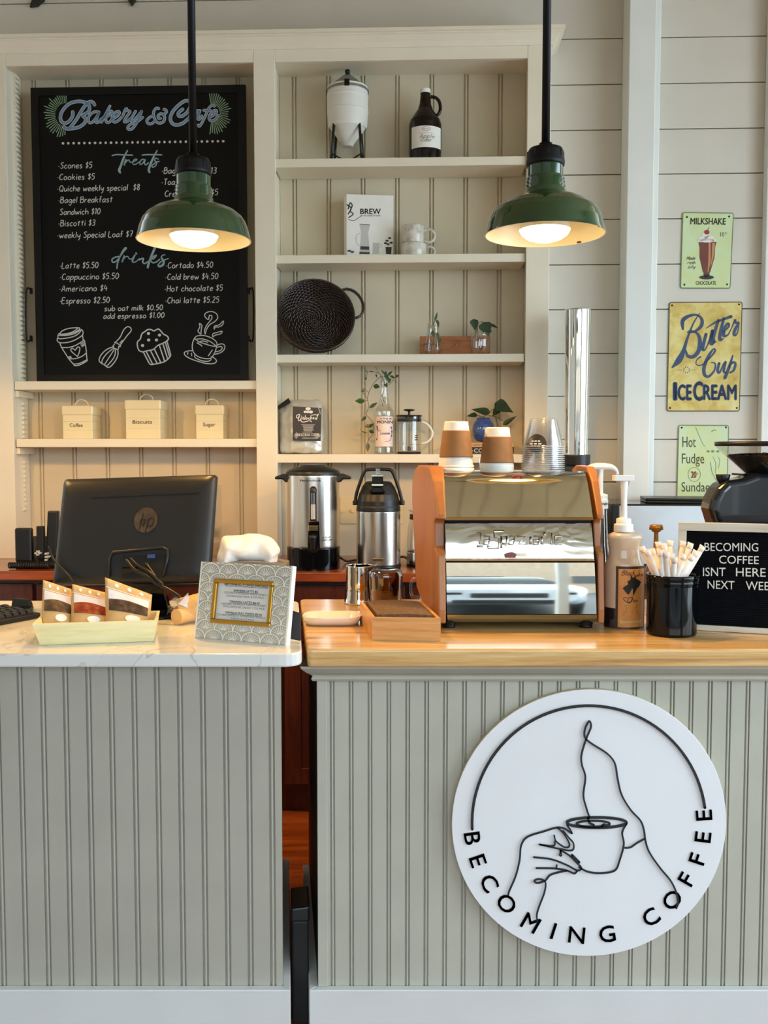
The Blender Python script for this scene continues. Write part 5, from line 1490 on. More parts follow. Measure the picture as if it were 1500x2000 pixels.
g = lambda y: FW.hit(cx, y, du - R)[1]
x0, x1 = FW.hit(605.5, 990, du - R)[0], FW.hit(618.5, 990, du - R)[0]
mb = MB(); mb.box(x0, x1, du - R - 0.006, du - R + 0.004, g(1018), g(958)); mb.lathe((x0 + x1) / 2, du - R, [((x1 - x0) * 0.56, g(961)), ((x1 - x0) * 0.56, g(955)), ((x1 - x0) * 0.3, g(950)), (0, g(949.5))], 16, cap=False)
sg = mb.build('gauge_holder', M['black'], t, bevel=0.002)
mb = MB(); mb.lathe((x0 + x1) / 2, du - R - 0.0075, [(0.0072, g(1015)), (0.0072, g(962))], 14); mb.build('sight_glass', M['glass'], sg)
M['coffee'] = paint('brewed_coffee', '#3a1a0a', 0.2, 0.1, 10)
mb = MB(); mb.box(x0 + 0.004, x1 - 0.004, du - R - 0.0068, du - R - 0.0061, g(1014), g(985)); mb.build('gauge_strip', M['print_grey'], sg)
a0, a1 = FW.hit(602, 1050, du - R)[0], FW.hit(624, 1050, du - R)[0]
mb = MB(); mb.prism([FW.hit(x, y, du - R - 0.02) for x, y in ((602.5, 1018), (623, 1018), (624.5, 1075), (618, 1082), (606, 1082), (600, 1075))][::-1], du - R - 0.016, du - R + 0.004)
sp = mb.build('spout_housing', M['gloss_black'], t, bevel=0.003)
mb = MB(); mb.lathe((a0 + a1) / 2, du - R - 0.032, [(0.008, g(1072)), (0.011, g(1060)), (0.014, g(1048)), (0.012, g(1044)), (0, g(1043))], 20); mb.box((a0 + a1) / 2 - 0.006, (a0 + a1) / 2 + 0.006, du - R - 0.032, du - R - 0.01, g(1060), g(1048)); mb.build('tap', M['black'], sp)
mb = MB(); mb.box((a0 + a1) / 2 - 0.018, (a0 + a1) / 2 + 0.018, du - R - 0.0185, du - R - 0.016, g(1036), g(1026)); mb.build('window', M['chrome'], sp, bevel=0.002)
ik = CInk(FW, cx, 940, du, 51); ik.text('HamiltonBeach', 593, 631, 940.5, 936.5, 0.02); ik.text('45 CUP', 633, 648, 1052, 1049, 0.01); ik.text('COFFEE URN', 631, 651, 1057, 1054, 0.01); ik.build('lettering', M['ink'], t)
# --- steel airpot
da = -0.262
cx = 739
u, z, k = axis(FW, cx, 1010, da)
t = thing(FW, (u, da, ZW), 'airpot', 'stainless steel airpot flask with black pump top and swing handle', 'airpot')
pr = pu([(1112, 43), (1106, 44), (1100, 43.5)], cx, da); pr[0] = (pr[0][0], ZW)
mb = MB(); mb.lathe(u, da, [(0, ZW + 0.0002)] + pr, 44, cap=False); mb.build('base', M['black'], t)
mb = MB(); mb.lathe(u, da, pu([(1101, 43), (998, 43), (996, 42)], cx, da), 60, cap=False); mb.build('steel_body', M['steel_v'], t)
mb = MB(); mb.lathe(u, da, pu([(998, 43.4), (989, 43), (988, 42), (978, 41.5), (965, 38), (948, 30), (942, 26), (940, 22), (939.5, 0)], cx, da), 44, cap=False); mb.build('pump_lid', M['black'], t)
R = 43 * k
g = lambda y: FW.hit(cx, y, da - 0.04)[1]
mb = MB(); mb.box(u - 0.020, u + 0.020, da - 0.07, da - 0.03, g(956), g(928)); mb.prism([(u - 0.03, g(962)), (u + 0.03, g(962)), (u + 0.016, g(950)), (u - 0.016, g(950))], da - 0.085, da - 0.03); sp = mb.build('spout', M['gloss_black'], t, bevel=0.004)
mb = MB(); mb.box(u - 0.008, u + 0.008, da - 0.034, da - 0.030, g(928), g(915)); mb.box(u - 0.021, u + 0.021, da - 0.073, da - 0.0705, g(930), g(927)); mb.box(u - 0.021, u + 0.021, da - 0.073, da - 0.0705, g(948), g(945)); mb.build('chrome_clip', M['chrome'], sp)
mb = MB(); pts = [FW.hit(x, y, da) for x, y in smooth([(694, 983), (696, 965), (704, 940), (712, 921), (722, 917), (756, 917), (766, 921), (774, 940), (782, 965), (785, 983)], 4)]
mb.tube([(a, da, b) for a, b in pts], 0.0062, 8)
for x in (694.5, 784.5):
    a, b = FW.hit(x, 982, da); mb.lathe(a, da, [(0.011, b - 0.008), (0.011, b + 0.008)], 14)
mb.build('swing_handle', M['black'], t)
mb = MB(); mb.box(FW.hit(727, 1090, da - R)[0], FW.hit(749, 1090, da - R)[0], da - R - 0.0035, da - R - 0.0002, FW.hit(cx, 1096.5, da - R)[1], FW.hit(cx, 1090.5, da - R)[1]); mb.build('nameplate', M['chrome'], t, bevel=0.002)
# --- power cord between them
mb = MB(); mb.tube([(*FW.hit(x, y, dd)[:1], dd, max(ZW + 0.005, FW.hit(x, y, dd)[1])) for x, y, dd in smooth([(664, 1089, -0.16), (680, 1098, -0.08), (700, 1104, -0.02), (740, 1106, 0.05), (770, 1095, 0.02), (786, 1087, -0.03), (800, 1095, -0.08), (815, 1108, -0.1)], 4)], 0.0045, 8)
mb.build('power_cord', M['black'], fr=FW, cat='cord', label='black power cord lying on the wooden worktop behind the airpot')
# --- glass coffee press at the wooden side of the espresso machine
cx = 823; dd_ = -0.18
u, z, k = axis(FW, cx, 1050, dd_)
t = thing(FW, (u, dd_, ZW), 'glass_carafe', 'clear glass carafe in a steel holder, half hidden by the espresso machine', 'carafe')
pr = pu([(1112, 28), (1106, 29), (1100, 29)], cx, dd_); pr[0] = (pr[0][0], ZW)
mb = MB(); mb.lathe(u, dd_, [(0, ZW + 0.0002)] + pr, 32, cap=False); mb.build('base', M['black'], t)
mb = MB(); mb.lathe(u, dd_, pu([(1101, 28.8), (1078, 28.8), (1077, 28)], cx, dd_), 32, cap=False); mb.build('steel_holder', M['steel'], t)
mb = MB(); mb.lathe(u, dd_, pu([(1100, 27), (1060, 28), (1030, 26.5), (1008, 21), (1000, 22), (996, 27)], cx, dd_), 32, cap=False); mb.build('glass_body', M['glass'], t)
mb = MB(); mb.lathe(u, dd_, pu([(1014, 23.5), (1005, 22.8), (1004, 22.5)], cx, dd_), 32, cap=False); mb.build('collar', M['black'], t)
# --- dark coffee brewer, mostly behind the espresso machine, with a tall chrome cup dispenser on it
dbw = -0.20
u0, z1 = FW.hit(1088, 909, dbw); u1 = FW.hit(1160, 909, dbw)[0]
t = thing(FW, ((u0 + u1) / 2, dbw, ZW), 'coffee_brewer', 'dark coffee brewer standing behind the espresso machine under the chrome cup dispenser', 'coffee maker')
mb = MB(); mb.box(u0, u1 - 0.02, dbw, dbw + 0.22, z1 - 0.09, z1 - 0.001); mb.build('head', M['black'], t, bevel=0.006)
mb = MB(); mb.box(u0, u1 - 0.02, dbw + 0.13, dbw + 0.22, ZW + 0.03, z1 - 0.09); mb.build('column', M['black'], t, bevel=0.004)
mb = MB(); mb.box(u0, u1 - 0.02, dbw - 0.02, dbw + 0.22, ZW, ZW + 0.03); mb.build('base', M['black'], t, bevel=0.004)
cx = 1127; dcd = dbw + 0.08
u, z, k = axis(FW, cx, 760, dcd)
z1b = z1
t = thing(FW, (u, dcd, z1b), 'cup_dispenser', 'tall shiny chrome tube cup dispenser with a black collar at its foot', 'cup dispenser')
pr = pu([(907, 26.5), (890, 27.5), (888, 27)], cx, dcd); pr[0] = (pr[0][0], z1b)
mb = MB(); mb.lathe(u, dcd, [(0, z1b + 0.0002)] + pr, 36, cap=False); mb.build('collar', M['black'], t)
mb = MB(); mb.lathe(u, dcd, pu([(889, 22.5), (607, 25.3), (605, 25.3), (604.8, 24), (640, 23.5), (641, 0)], cx, dcd), 56, cap=False); mb.build('tube', M['chrome'], t)
# --- countertop microwave / oven
dm = -0.26
u0 = FW.hit(1196, 990, dm)[0]; z1 = FW.hit(1290, 985, dm)[1]; u1 = u0 + 0.60
t = thing(FW, ((u0 + u1) / 2, dm, ZW), 'microwave_oven', 'black countertop oven with a pale reflective front, under the laptop', 'oven')
mb = MB(); mb.box(u0, u1, dm + 0.012, dm + 0.44, ZW + 0.008, z1)
for a in (u0 + 0.03, u1 - 0.05):
    for b in (dm + 0.04, dm + 0.4): mb.box(a, a + 0.02, b, b + 0.02, ZW, ZW + 0.008)
mb.build('body', M['gloss_black'], t, bevel=0.003)
M['mirror_front'] = cloudy('polished_steel_front', [(0.3, '#c4d6ea'), (0.7, '#d8e6f4')], 5, 0.25, metal_=0.35)
mb = MB(); mb.box(u0 + 0.026, u1 - 0.1, dm, dm + 0.0115, ZW + 0.02, z1 - 0.006); mb.build('door', M['mirror_front'], t, bevel=0.002)
mb = MB(); mb.box(u0, u0 + 0.0255, dm - 0.002, dm + 0.0115, ZW + 0.01, z1 - 0.002); mb.build('door_edge', M['black'], t, bevel=0.002)
mb = MB(); mb.box(u1 - 0.097, u1, dm, dm + 0.0115, ZW + 0.02, z1 - 0.006); mb.build('control_panel', M['black'], t, bevel=0.002)
ul, zl = FW.hit(1272, 977, dm - 0.0)
um = FW.hit(1376, 977, dm)[0]
t = thing(FW, (ul, dm + 0.08, z1 + 0.0006), 'laptop', 'closed dark grey laptop lying on top of the black oven', 'laptop')
M['laptop'] = paint('dark_grey_laptop', '#26292d', 0.35, 0.06, 20, metal=0.3)
mb = MB(); mb.prism(slab_outline([(ul, dm + 0.09), (ul + 0.02, dm + 0.28), (um + 0.11, dm + 0.25), (um + 0.06, dm + 0.02)], [0.008] * 4), z1 + 0.001, z1 + 0.009, 'z'); mb.build('base', M['laptop'], t, bevel=0.002)
mb = MB(); mb.prism(slab_outline([(ul, dm + 0.09), (ul + 0.02, dm + 0.28), (um + 0.11, dm + 0.25), (um + 0.06, dm + 0.02)], [0.008] * 4), z1 + 0.0105, z1 + 0.019, 'z'); mb.build('lid', M['laptop'], t, bevel=0.002)
# ------------------------------------------------------------------ enamelled tin signs on the shiplap wall
dsg = D_WALL - 0.0045
def tin_sign(name, label, cs, m, rim, screws):
    P = [FW.hit(x, y, dsg) for x, y in cs]             # TL TR BR BL
    t = thing(FW, ((P[3][0] + P[2][0]) / 2, dsg, P[3][1]), name, label, 'sign')
    ol = slab_outline([P[3], P[2], P[1], P[0]], [0.008] * 4, 4)
    mb = MB(); mb.prism(ol, dsg, dsg + 0.003); mb.build('plate', m, t)
    mb = MB(); mb.tube([(a, dsg + 0.001, b) for a, b in ol], 0.0022, 6, True); mb.build('rolled_rim', rim, t)
    for x, y in screws:
        a, b = FW.hit(x, y, dsg)
        mb = MB(); mb.lathe(0, 0, [(0.0042, 0), (0.003, 0.0018), (0, 0.0022)], 10); mb.v = [(a + p[0], dsg - p[2], b + p[1]) for p in mb.v]; mb.build('screw', M['ink'], t)
    return t
M['sign_green'] = cloudy('pale_green_sign', [(0.3, '#d3d990'), (0.55, '#cfe0b0'), (0.75, '#d8e6bd')], 9, 0.4)
M['sign_green2'] = cloudy('pale_green_sundae_sign', [(0.3, '#cfd88c'), (0.55, '#cbdcae'), (0.75, '#c9dfc4')], 8, 0.4)
M['sign_yellow'] = cloudy('aged_yellow_sign', [(0.22, '#8a6a2a'), (0.36, '#c9a645'), (0.55, '#dcc877'), (0.75, '#e4d99b')], 13, 0.45, 6)
M['rim_green'] = paint('green_rim', '#6f8a6a', 0.4, 0.1, 20)
M['rim_dark'] = paint('dark_rim', '#4b4438', 0.4, 0.15, 20)
M['sign_blue'] = paint('navy_sign_ink', '#2a4166', 0.45, 0.08, 20)
M['sign_dark'] = paint('dark_sign_ink', '#3c372f', 0.5, 0.08, 20)
M['cocoa'] = cloudy('cocoa_print', [(0.3, '#5b2a22'), (0.6, '#7d4030')], 6, 0.5)
M['caramel'] = paint('caramel_print', '#c88f62', 0.5, 0.08, 20)
M['cherry_red'] = paint('cherry_red_print', '#a02a2a', 0.5, 0.08, 20)
def cs(l, ox=1180, oy=380, s=4.547): return [(ox + x / s, oy + y / s) for x, y in l]
t = tin_sign('milkshake_sign', 'small pale green tin sign reading MILKSHAKE with a chocolate shake', [(1334, 415.3), (1432.5, 416.5), (1426, 562.7), (1329.5, 562.3)], M['sign_green'], M['rim_green'], cs([(735, 200), (1110, 195), (1092, 798), (713, 800)]))
di = dsg - 0.0008
ik = Ink(FW, di); ik.text('MILKSHAKE', 1348.5, 1417, 438, 425, 0.025, 438.5, 0.05); ik.text('CHOCOLATE', 1359, 1398.5, 556, 548.5, 0.015); ik.text('10', 1407, 1414.5, 462, 453, 0.0); ik.text('c', 1416, 1420, 457, 452)
for s_, y in (('Made', 507), ('Fresh', 515.5), ('Daily', 524)): ik.hand(s_, 1341, 1357, y, 6, 0.9, None, 0.4)
ik.build('lettering', M['sign_dark'], t)
ik = Ink(FW, di); ik.poly(cs([(838, 420), (998, 420), (985, 470), (980, 560), (945, 680), (930, 710), (890, 710), (875, 680), (848, 560), (848, 470)])); ik.build('shake_print', M['cocoa'], t, label='brown chocolate shake in a tall glass')
ik = Ink(FW, di - 0.0006)
ik.poly(cs([(928, 425), (945, 425), (945, 600), (925, 690), (918, 690), (925, 600)])); ik.poly(cs([(960, 430), (985, 430), (970, 560), (945, 650), (955, 560)])); ik.build('caramel_stripe', M['caramel'], t)
ik = Ink(FW, di - 0.0006)
for x, y, rx, ry in ((880, 390, 9, 5), (935, 385, 9, 5), (905, 360, 8, 5), (850, 410, 5, 3), (975, 408, 5, 3), (910, 408, 16, 4)): ik.disc(*cs([(x, y)])[0], rx, ry)
ik.build('cream_print', M['paper'], t)
ik = Ink(FW, di - 0.0010); ik.disc(*cs([(912, 335)])[0], 5.2, 4.6); ik.line(cs([(920, 320), (935, 288)]), 0.8, 0); ik.build('cherry_print', M['cherry_red'], t)
ik = Ink(FW, di - 0.0006); ik.disc(*cs([(910, 735)])[0], 14.5, 4.2); ik.poly(cs([(880, 705), (940, 705), (925, 735), (895, 735)])); ik.build('glass_foot_print', M['print_dark'], t)

t = tin_sign('ice_cream_sign', 'large yellow tin sign reading Butter Cup ICE CREAM in blue', [(1307.8, 591), (1449.5, 590), (1444, 802.5), (1303, 802.5)], M['sign_yellow'], M['rim_dark'], cs([(603, 985), (1198, 975), (1178, 1895), (585, 1895)]))
ik = Ink(FW, di)
for l, w in [([(848, 1055), (790, 1150), (735, 1290), (705, 1390), (665, 1470), (605, 1535)], [1.5, 3, 5, 8, 12, 3]), ([(700, 1195), (698, 1120), (755, 1078), (825, 1070), (868, 1110), (860, 1170), (800, 1218), (740, 1226), (765, 1208), (825, 1232), (850, 1290), (840, 1385), (792, 1440), (742, 1432), (726, 1385)], [4, 8, 6, 4, 6, 7, 4, 2, 2, 5, 7.5, 8, 7, 6, 3]),
             ([(905, 1240), (882, 1330), (875, 1375), (895, 1378), (930, 1310), (962, 1210)], [6, 6.5, 6, 3, 3, 5]), ([(962, 1210), (945, 1310), (962, 1330), (985, 1290)], [6, 6.5, 4, 2]), ([(1015, 1115), (972, 1260), (970, 1310), (995, 1305)], [5, 6.5, 6, 2]), ([(1062, 1100), (1030, 1240), (1030, 1290), (1058, 1280)], [5, 6.5, 6, 2]), ([(908, 1187), (990, 1135), (1128, 1083)], [1.5, 4, 6]),
             ([(1058, 1222), (1108, 1170), (1100, 1142), (1068, 1190), (1062, 1252), (1100, 1245), (1132, 1185)], [2.5, 4, 4, 6, 6.5, 3, 2]), ([(1132, 1185), (1165, 1110), (1165, 1140), (1195, 1140), (1160, 1205), (1155, 1248), (1180, 1235), (1197, 1170)], [2, 4, 4, 5, 6, 5.5, 3, 2]),
             ([(858, 1440), (822, 1470), (820, 1510), (870, 1512), (940, 1450), (985, 1390), (970, 1372), (925, 1440), (888, 1530), (892, 1600), (930, 1615), (980, 1560), (985, 1500), (950, 1492)], [3, 2, 2, 2.5, 3, 4, 3, 6, 7, 6.5, 5, 3.5, 3, 2]), ([(1022, 1498), (1008, 1562), (1025, 1582), (1062, 1500)], [5, 5.5, 4, 2.5]), ([(1078, 1488), (1062, 1570), (1085, 1580)], [5, 5, 3]), ([(1142, 1430), (1108, 1540), (1072, 1630)], [3, 6, 6]), ([(1100, 1545), (1140, 1492), (1166, 1502), (1150, 1560), (1118, 1582)], [2.5, 4.5, 5, 5, 3])]:
    ik.line(cs(l), w, 4)
ik.text('I', 1315.5, 1321.5, 781, 745.5, 0.05); ik.text('CE', 1324.5, 1350, 781, 750, 0.05); ik.text('C', 1355, 1372, 781.5, 744, 0.05); ik.text('REAM', 1374, 1438, 780.5, 750, 0.05)
for l in [[(640, 1558), (700, 1558)], [(760, 1558), (815, 1558)]]: ik.line(cs(l), 0.8, 0)
for a in range(8): ik.line([(1341 + 4 * math.cos(a * PI / 4 + .4), 722.6 + 4 * math.sin(a * PI / 4 + .4)), (1341 + 7 * math.cos(a * PI / 4 + .4), 722.6 + 7 * math.sin(a * PI / 4 + .4))], 1.1, 0)
ik.build('lettering', M['sign_blue'], t)

t = tin_sign('sundae_sign', 'pale green tin sign reading Hot Fudge Sundae, partly behind the oven and grinder', [(1326, 830.7), (1423, 831.3), (1419.5, 983), (1322, 983)], M['sign_green2'], M['rim_green'], cs([(868, 57), (1192, 55)], 1100, 820, 3.75))
ik = Ink(FW, di); ik.text('Hot', 1333, 1359, 873, 851.5, 0.0); ik.text('Fudge', 1332, 1375.5, 905, 884.5, 0.0); ik.text('Sundae', 1331, 1386, 960, 940.5, 0.0); ik.build('lettering', M['sign_dark'], t)
ik = Ink(FW, di); ik.line([(1356 + 12 * math.cos(a * PI / 12), 926.5 + 14 * math.sin(a * PI / 12)) for a in range(24)], 1, 0, True); ik.line(cs([(970, 55), (1020, 170), (1040, 195)], 1100, 820, 3.75), 0.9); ik.line(cs([(1080, 310), (1090, 380), (1120, 440), (1150, 480)], 1100, 820, 3.75), 1.2); ik.line([(1392, 892), (1398, 905), (1397, 925)], 0.8); ik.line([(1402, 892), (1406, 900), (1403, 915)], 0.8)
for x in (1383, 1392, 1402): ik.disc(x, 881.5, 3.4, 2.4, 7)
ik.line([(1390, 843), (1394, 840), (1398, 840.5)], 1.6); ik.build('sundae_print', M['rim_green'], t)
ik = Ink(FW, di - 0.0005); ik.text('20', 1350, 1360, 933, 920, 0.03); ik.text('c', 1361, 1364, 927, 921); ik.build('price', M['cherry_red'], t)
# --- dark metal leaf ornaments above the shelves (only their tips reach the picture)
M['leafmetal'] = cloudy('dark_painted_metal', [(0.4, '#1e1512'), (0.6, '#2b3324'), (0.75, '#5a2c22')], 20, 0.5)
for pts, lab in (([(57, 13), (72, 11), (85, 0), (92, -24), (80, -60), (66, -40), (66, -10), (60, 3)], 'dark curved metal leaf ornament on the wall above the left end of the shelves'), ([(256, 10.5), (264, 0), (270, -28), (258, -60), (246, -30), (249, -2)], 'dark green pointed metal leaf ornament on the wall above the chalkboard')):
    P = [FW.hit(x, y, dsg - 0.012) for x, y in pts][::-1]
    mb = MB(); mb.prism(P, dsg - 0.012, dsg + 0.004); mb.build('leaf_ornament', M['leafmetal'], fr=FW, bevel=0.003, cat='wall ornament', label=lab)
# ------------------------------------------------------------------ things on the quartz counter
ZC = CT + 0.0004
def hz(x, y): return FC.hitz(x, y, CT)
# --- round-the-corner monitor seen from behind
M['badge'] = cloudy('dark_badge', [(0.3, '#4a3a2e'), (0.7, '#74604c')], 30, 0.18, metal_=0.5)
ym = 2.58
def monitor_frame():
    """find the yaw, lean and roll for which the four corners seen in the photo make a rectangle"""
    cs4 = ((95, 1145), (393, 1131), (430, 922), (118, 932))
    c0 = FC.hit(250, 1040, ym)
    best = None
    for yw in range(0, 41, 2):
        for ln in range(4, 41, 2):
            for rl in range(-8, 9):
                a_, l_, r_ = math.radians(yw), math.radians(ln), math.radians(rl)
                bk = Vector((math.sin(a_), math.cos(a_), 0)); u0 = Vector((math.cos(a_), -math.sin(a_), 0))
                up = Vector((0, 0, 1)) * math.cos(l_) + bk * math.sin(l_)
                u1 = u0 * math.cos(r_) + up * math.sin(r_); z1 = up * math.cos(r_) - u0 * math.sin(r_)
                f = Fr((c0[0], ym, c0[1]), u1, z1.cross(u1), z1)
                q = [f.hit(*c) for c in cs4]
                e = abs(q[0][0] - q[3][0]) + abs(q[1][0] - q[2][0]) + abs(q[0][1] - q[1][1]) + abs(q[2][1] - q[3][1]) + 0.0004 * (abs(ln - 18) + abs(yw - 12))
                if best is None or e < best[0]: best = (e, f, q)
    e, f, q = best
    bl = ((q[0][0] + q[3][0]) / 2, (q[0][1] + q[1][1]) / 2)
    w = (q[1][0] + q[2][0]) / 2 - bl[0]; h = (q[2][1] + q[3][1]) / 2 - bl[1]
    return Fr(f.world((bl[0], 0, bl[1])), f.u, f.d, f.z), w, h
FM, w_, h_ = monitor_frame()
base_xy = hz(292, 1200)
t = thing(FC, (base_xy[0], base_xy[1], ZC), 'monitor', 'black computer monitor seen from behind, tilted, on the quartz counter', 'monitor')
class MBF(MB):
    """mesh built in another frame, stored in FC coordinates"""
    def __init__(s, fr): super().__init__(); s.fr = fr
    def done(s, name, m, parent, **kw):
        s.v = [tuple(s.fr.world(p)) for p in s.v]
        return s.build(name, m, parent, **kw)
def rr(x0, x1, z0, z1, r, n=5):
    out = []
    for cx_, cz_, a0 in ((x1 - r, z0 + r, -PI / 2), (x1 - r, z1 - r, 0), (x0 + r, z1 - r, PI / 2), (x0 + r, z0 + r, PI)):
        for k in range(n + 1):
            a = a0 + PI / 2 * k / n
            out.append((cx_ + r * math.cos(a), cz_ + r * math.sin(a)))
    return out
mb = MBF(FM)
rings = []
for r, ins, dd in ((0.008, 0.0, 0.030), (0.010, 0.0, 0.022), (0.014, 0.006, 0.010), (0.02, 0.022, 0.002), (0.03, 0.05, 0.0)):
    rings.append([(x, dd, z) for x, z in rr(ins, w_ - ins, ins, h_ - ins, r)])
mb.loft(rings, True); mb.done('back_shell', M['monitor'], t)
mb = MBF(FM); mb.box(0.004, w_ - 0.004, 0.0301, 0.036, 0.004, h_ - 0.004); mb.done('screen', M['gloss_black'], t)
def fm(x, y, d=0.0): return FM.hit(x, y, d)
mb = MBF(FM); a = fm(178, 971); b = fm(390, 961)
mb.hexa([(a[0], -0.0012, a[1] - 0.002), (b[0], -0.0012, b[1] - 0.002), (b[0], 0.001, b[1] - 0.002), (a[0], 0.001, a[1] - 0.002), (a[0], -0.0012, a[1] + 0.0015), (b[0], -0.0012, b[1] + 0.0015), (b[0], 0.001, b[1] + 0.0015), (a[0], 0.001, a[1] + 0.0015)])
mb.done('vent_slot', M['dark'], t)
cu, cz = fm(285, 1016)
mb = MBF(FM); R = fm(308, 1016)[0] - cu
mb.prism([(cu + R * math.cos(2 * PI * i / 36), cz + R * 1.04 * math.sin(2 * PI * i / 36)) for i in range(36)], -0.0015, 0.0005)
bd = mb.done('round_badge', M['badge'], t)
ik = PInk(FM, -0.0022, FC)
for l in ([(280, 1003), (272, 1034)], [(273, 1019), (279, 1014), (283, 1016), (279, 1028)], [(291, 1013), (284, 1039)], [(290, 1014), (298, 1011), (300, 1016), (297, 1026), (288, 1028)]): ik.line(l, 2.3, 3)
M['badge_hi'] = paint('badge_letters', '#090909', 0.5)
ik.build('logo', M['badge_hi'], bd)
mb = MBF(FM); x0, z0 = fm(212, 1136); x1, z1 = fm(330, 1071)
mb.tube([(x, -0.003, z) for x, z in [fm(213, 1128), fm(214, 1090), fm(222, 1079), fm(318, 1070), fm(328, 1074), fm(328, 1090), fm(320, 1125)]], 0.004, 8); pr_ = mb.done('port_recess_rim', M['monitor'], t)
mb = MBF(FM); mb.box(*[fm(240, 1100)[0], fm(322, 1100)[0]], -0.001, 0.0005, fm(280, 1130)[1], fm(280, 1084)[1]); mb.done('port_panel', M['dark'], t)
M['vga'] = paint('blue_port', '#3a4f86', 0.4)
mb = MBF(FM); a = fm(288, 1091); b = fm(304, 1083); mb.box(a[0], b[0], -0.004, -0.001, a[1], b[1]); mb.done('blue_port', M['vga'], t, bevel=0.001)
# stand
bx, by = base_xy
mb = MB(); p0 = Vector(FM.world((fm(270, 1120)[0], 0.012, fm(270, 1120)[1])))
neck = [(p0.x - 0.048, p0.y - 0.012), (p0.x + 0.052, p0.y - 0.012), (p0.x + 0.052, p0.y + 0.012), (p0.x - 0.048, p0.y + 0.012)]
zt = p0.z + 0.02
mb.hexa([(bx - 0.055, by - 0.02, ZC + 0.016), (bx + 0.055, by - 0.02, ZC + 0.016), (bx + 0.055, by + 0.02, ZC + 0.016), (bx - 0.055, by + 0.02, ZC + 0.016)] + [(a, b, zt) for a, b in neck])
mb.build('stand_neck', M['gloss_black'], t, bevel=0.004)
mb = MB(); mb.lathe(bx, by, [(0, ZC), (0.125, ZC), (0.128, ZC + 0.004), (0.118, ZC + 0.010), (0.06, ZC + 0.018), (0, ZC + 0.019)], 44, cap=False, sy=0.72)
mb.build('stand_base', M['gloss_black'], t)
mb = MB()
for l in ([(255, 1090), (268, 1104), (292, 1118), (306, 1132), (318, 1142)], [(246, 1092), (262, 1112), (288, 1126), (306, 1140), (330, 1152), (352, 1166)], [(285, 1100), (300, 1122), (312, 1140)]):
    pts = []
    for i, (x, y) in enumerate(smooth(l, 4)):
        a = FM.hit(x, y, -0.022 - 0.02 * min(1, i / 8)); pts.append(tuple(FM.world((a[0], -0.022 - 0.02 * min(1, i / 8), a[1]))))
    mb.tube(pts, 0.0045, 8)
mb.build('video_cable', M['black'], t)
pts = []
for x, y in smooth([(96, 1068), (101, 1085), (112, 1102), (128, 1118), (142, 1136), (150, 1160)], 5):
    a = FM.hit(x, y, -0.012); pts.append(tuple(FM.world((a[0], -0.012, a[1]))))
mb = MB(); mb.tube(pts, 0.003, 8); mb.build('power_cable', M['black'], t)
# --- keyboard with a black stapler on it
a = hz(0, 1222); b = hz(80, 1207)
ang = math.atan2(b[1] - a[1], b[0] - a[0])
FK = Fr((b[0], b[1], CT), (math.cos(ang), math.sin(ang), 0), (-math.sin(ang), math.cos(ang), 0), (0, 0, 1))
t = thing(FK, (-0.2, 0.06, 0.0004), 'keyboard', 'black computer keyboard at the left end of the quartz counter', 'keyboard')
mb = MB(); mb.hexa([(-0.43, 0, 0.0006), (0, 0, 0.0006), (0, 0.135, 0.0006), (-0.43, 0.135, 0.0006), (-0.43, 0, 0.014), (0, 0, 0.014), (0, 0.135, 0.024), (-0.43, 0.135, 0.024)])
mb.build('body', M['black'], t, bevel=0.003)
M['key'] = paint('black_keys', '#141416', 0.5, 0.1, 20)
n_key = 0
for r_ in range(5):
    for c_ in range(12):
        x = -0.022 - c_ * 0.0225 - (r_ % 2) * 0.006; y = 0.014 + r_ * 0.0225; z = 0.0143 + y / 0.135 * 0.010
        mb = MB(); mb.hexa([(x - 0.009, y, z), (x + 0.009, y, z), (x + 0.009, y + 0.018, z + 0.001), (x - 0.009, y + 0.018, z + 0.001), (x - 0.0075, y + 0.002, z + 0.007), (x + 0.0075, y + 0.002, z + 0.007), (x + 0.0075, y + 0.016, z + 0.008), (x - 0.0075, y + 0.016, z + 0.008)])
        mb.build('key', M['key'], t)
a = FC.hit(23, 1181, 2.66)
t = thing(FC, (a[0] + 0.05, 2.70, ZC + 0.0), 'stapler', 'small black stapler lying behind the keyboard', 'stapler')
x0, x1 = FC.hit(22, 1190, 2.66)[0], FC.hit(60, 1190, 2.66)[0]
mb = MB(); mb.box(x0, x1, 2.655, 2.685, ZC, ZC + 0.010); mb.build('base', M['black'], t, bevel=0.003)
mb = MB(); mb.hexa([(x0, 2.657, ZC + 0.0105), (x1, 2.657, ZC + 0.0105), (x1, 2.683, ZC + 0.0105), (x0, 2.683, ZC + 0.0105), (x0 + 0.004, 2.659, ZC + 0.034), (x1 - 0.006, 2.659, ZC + 0.030), (x1 - 0.006, 2.681, ZC + 0.030), (x0 + 0.004, 2.681, ZC + 0.034)]); mb.build('arm', M['soft_black'], t, bevel=0.003)
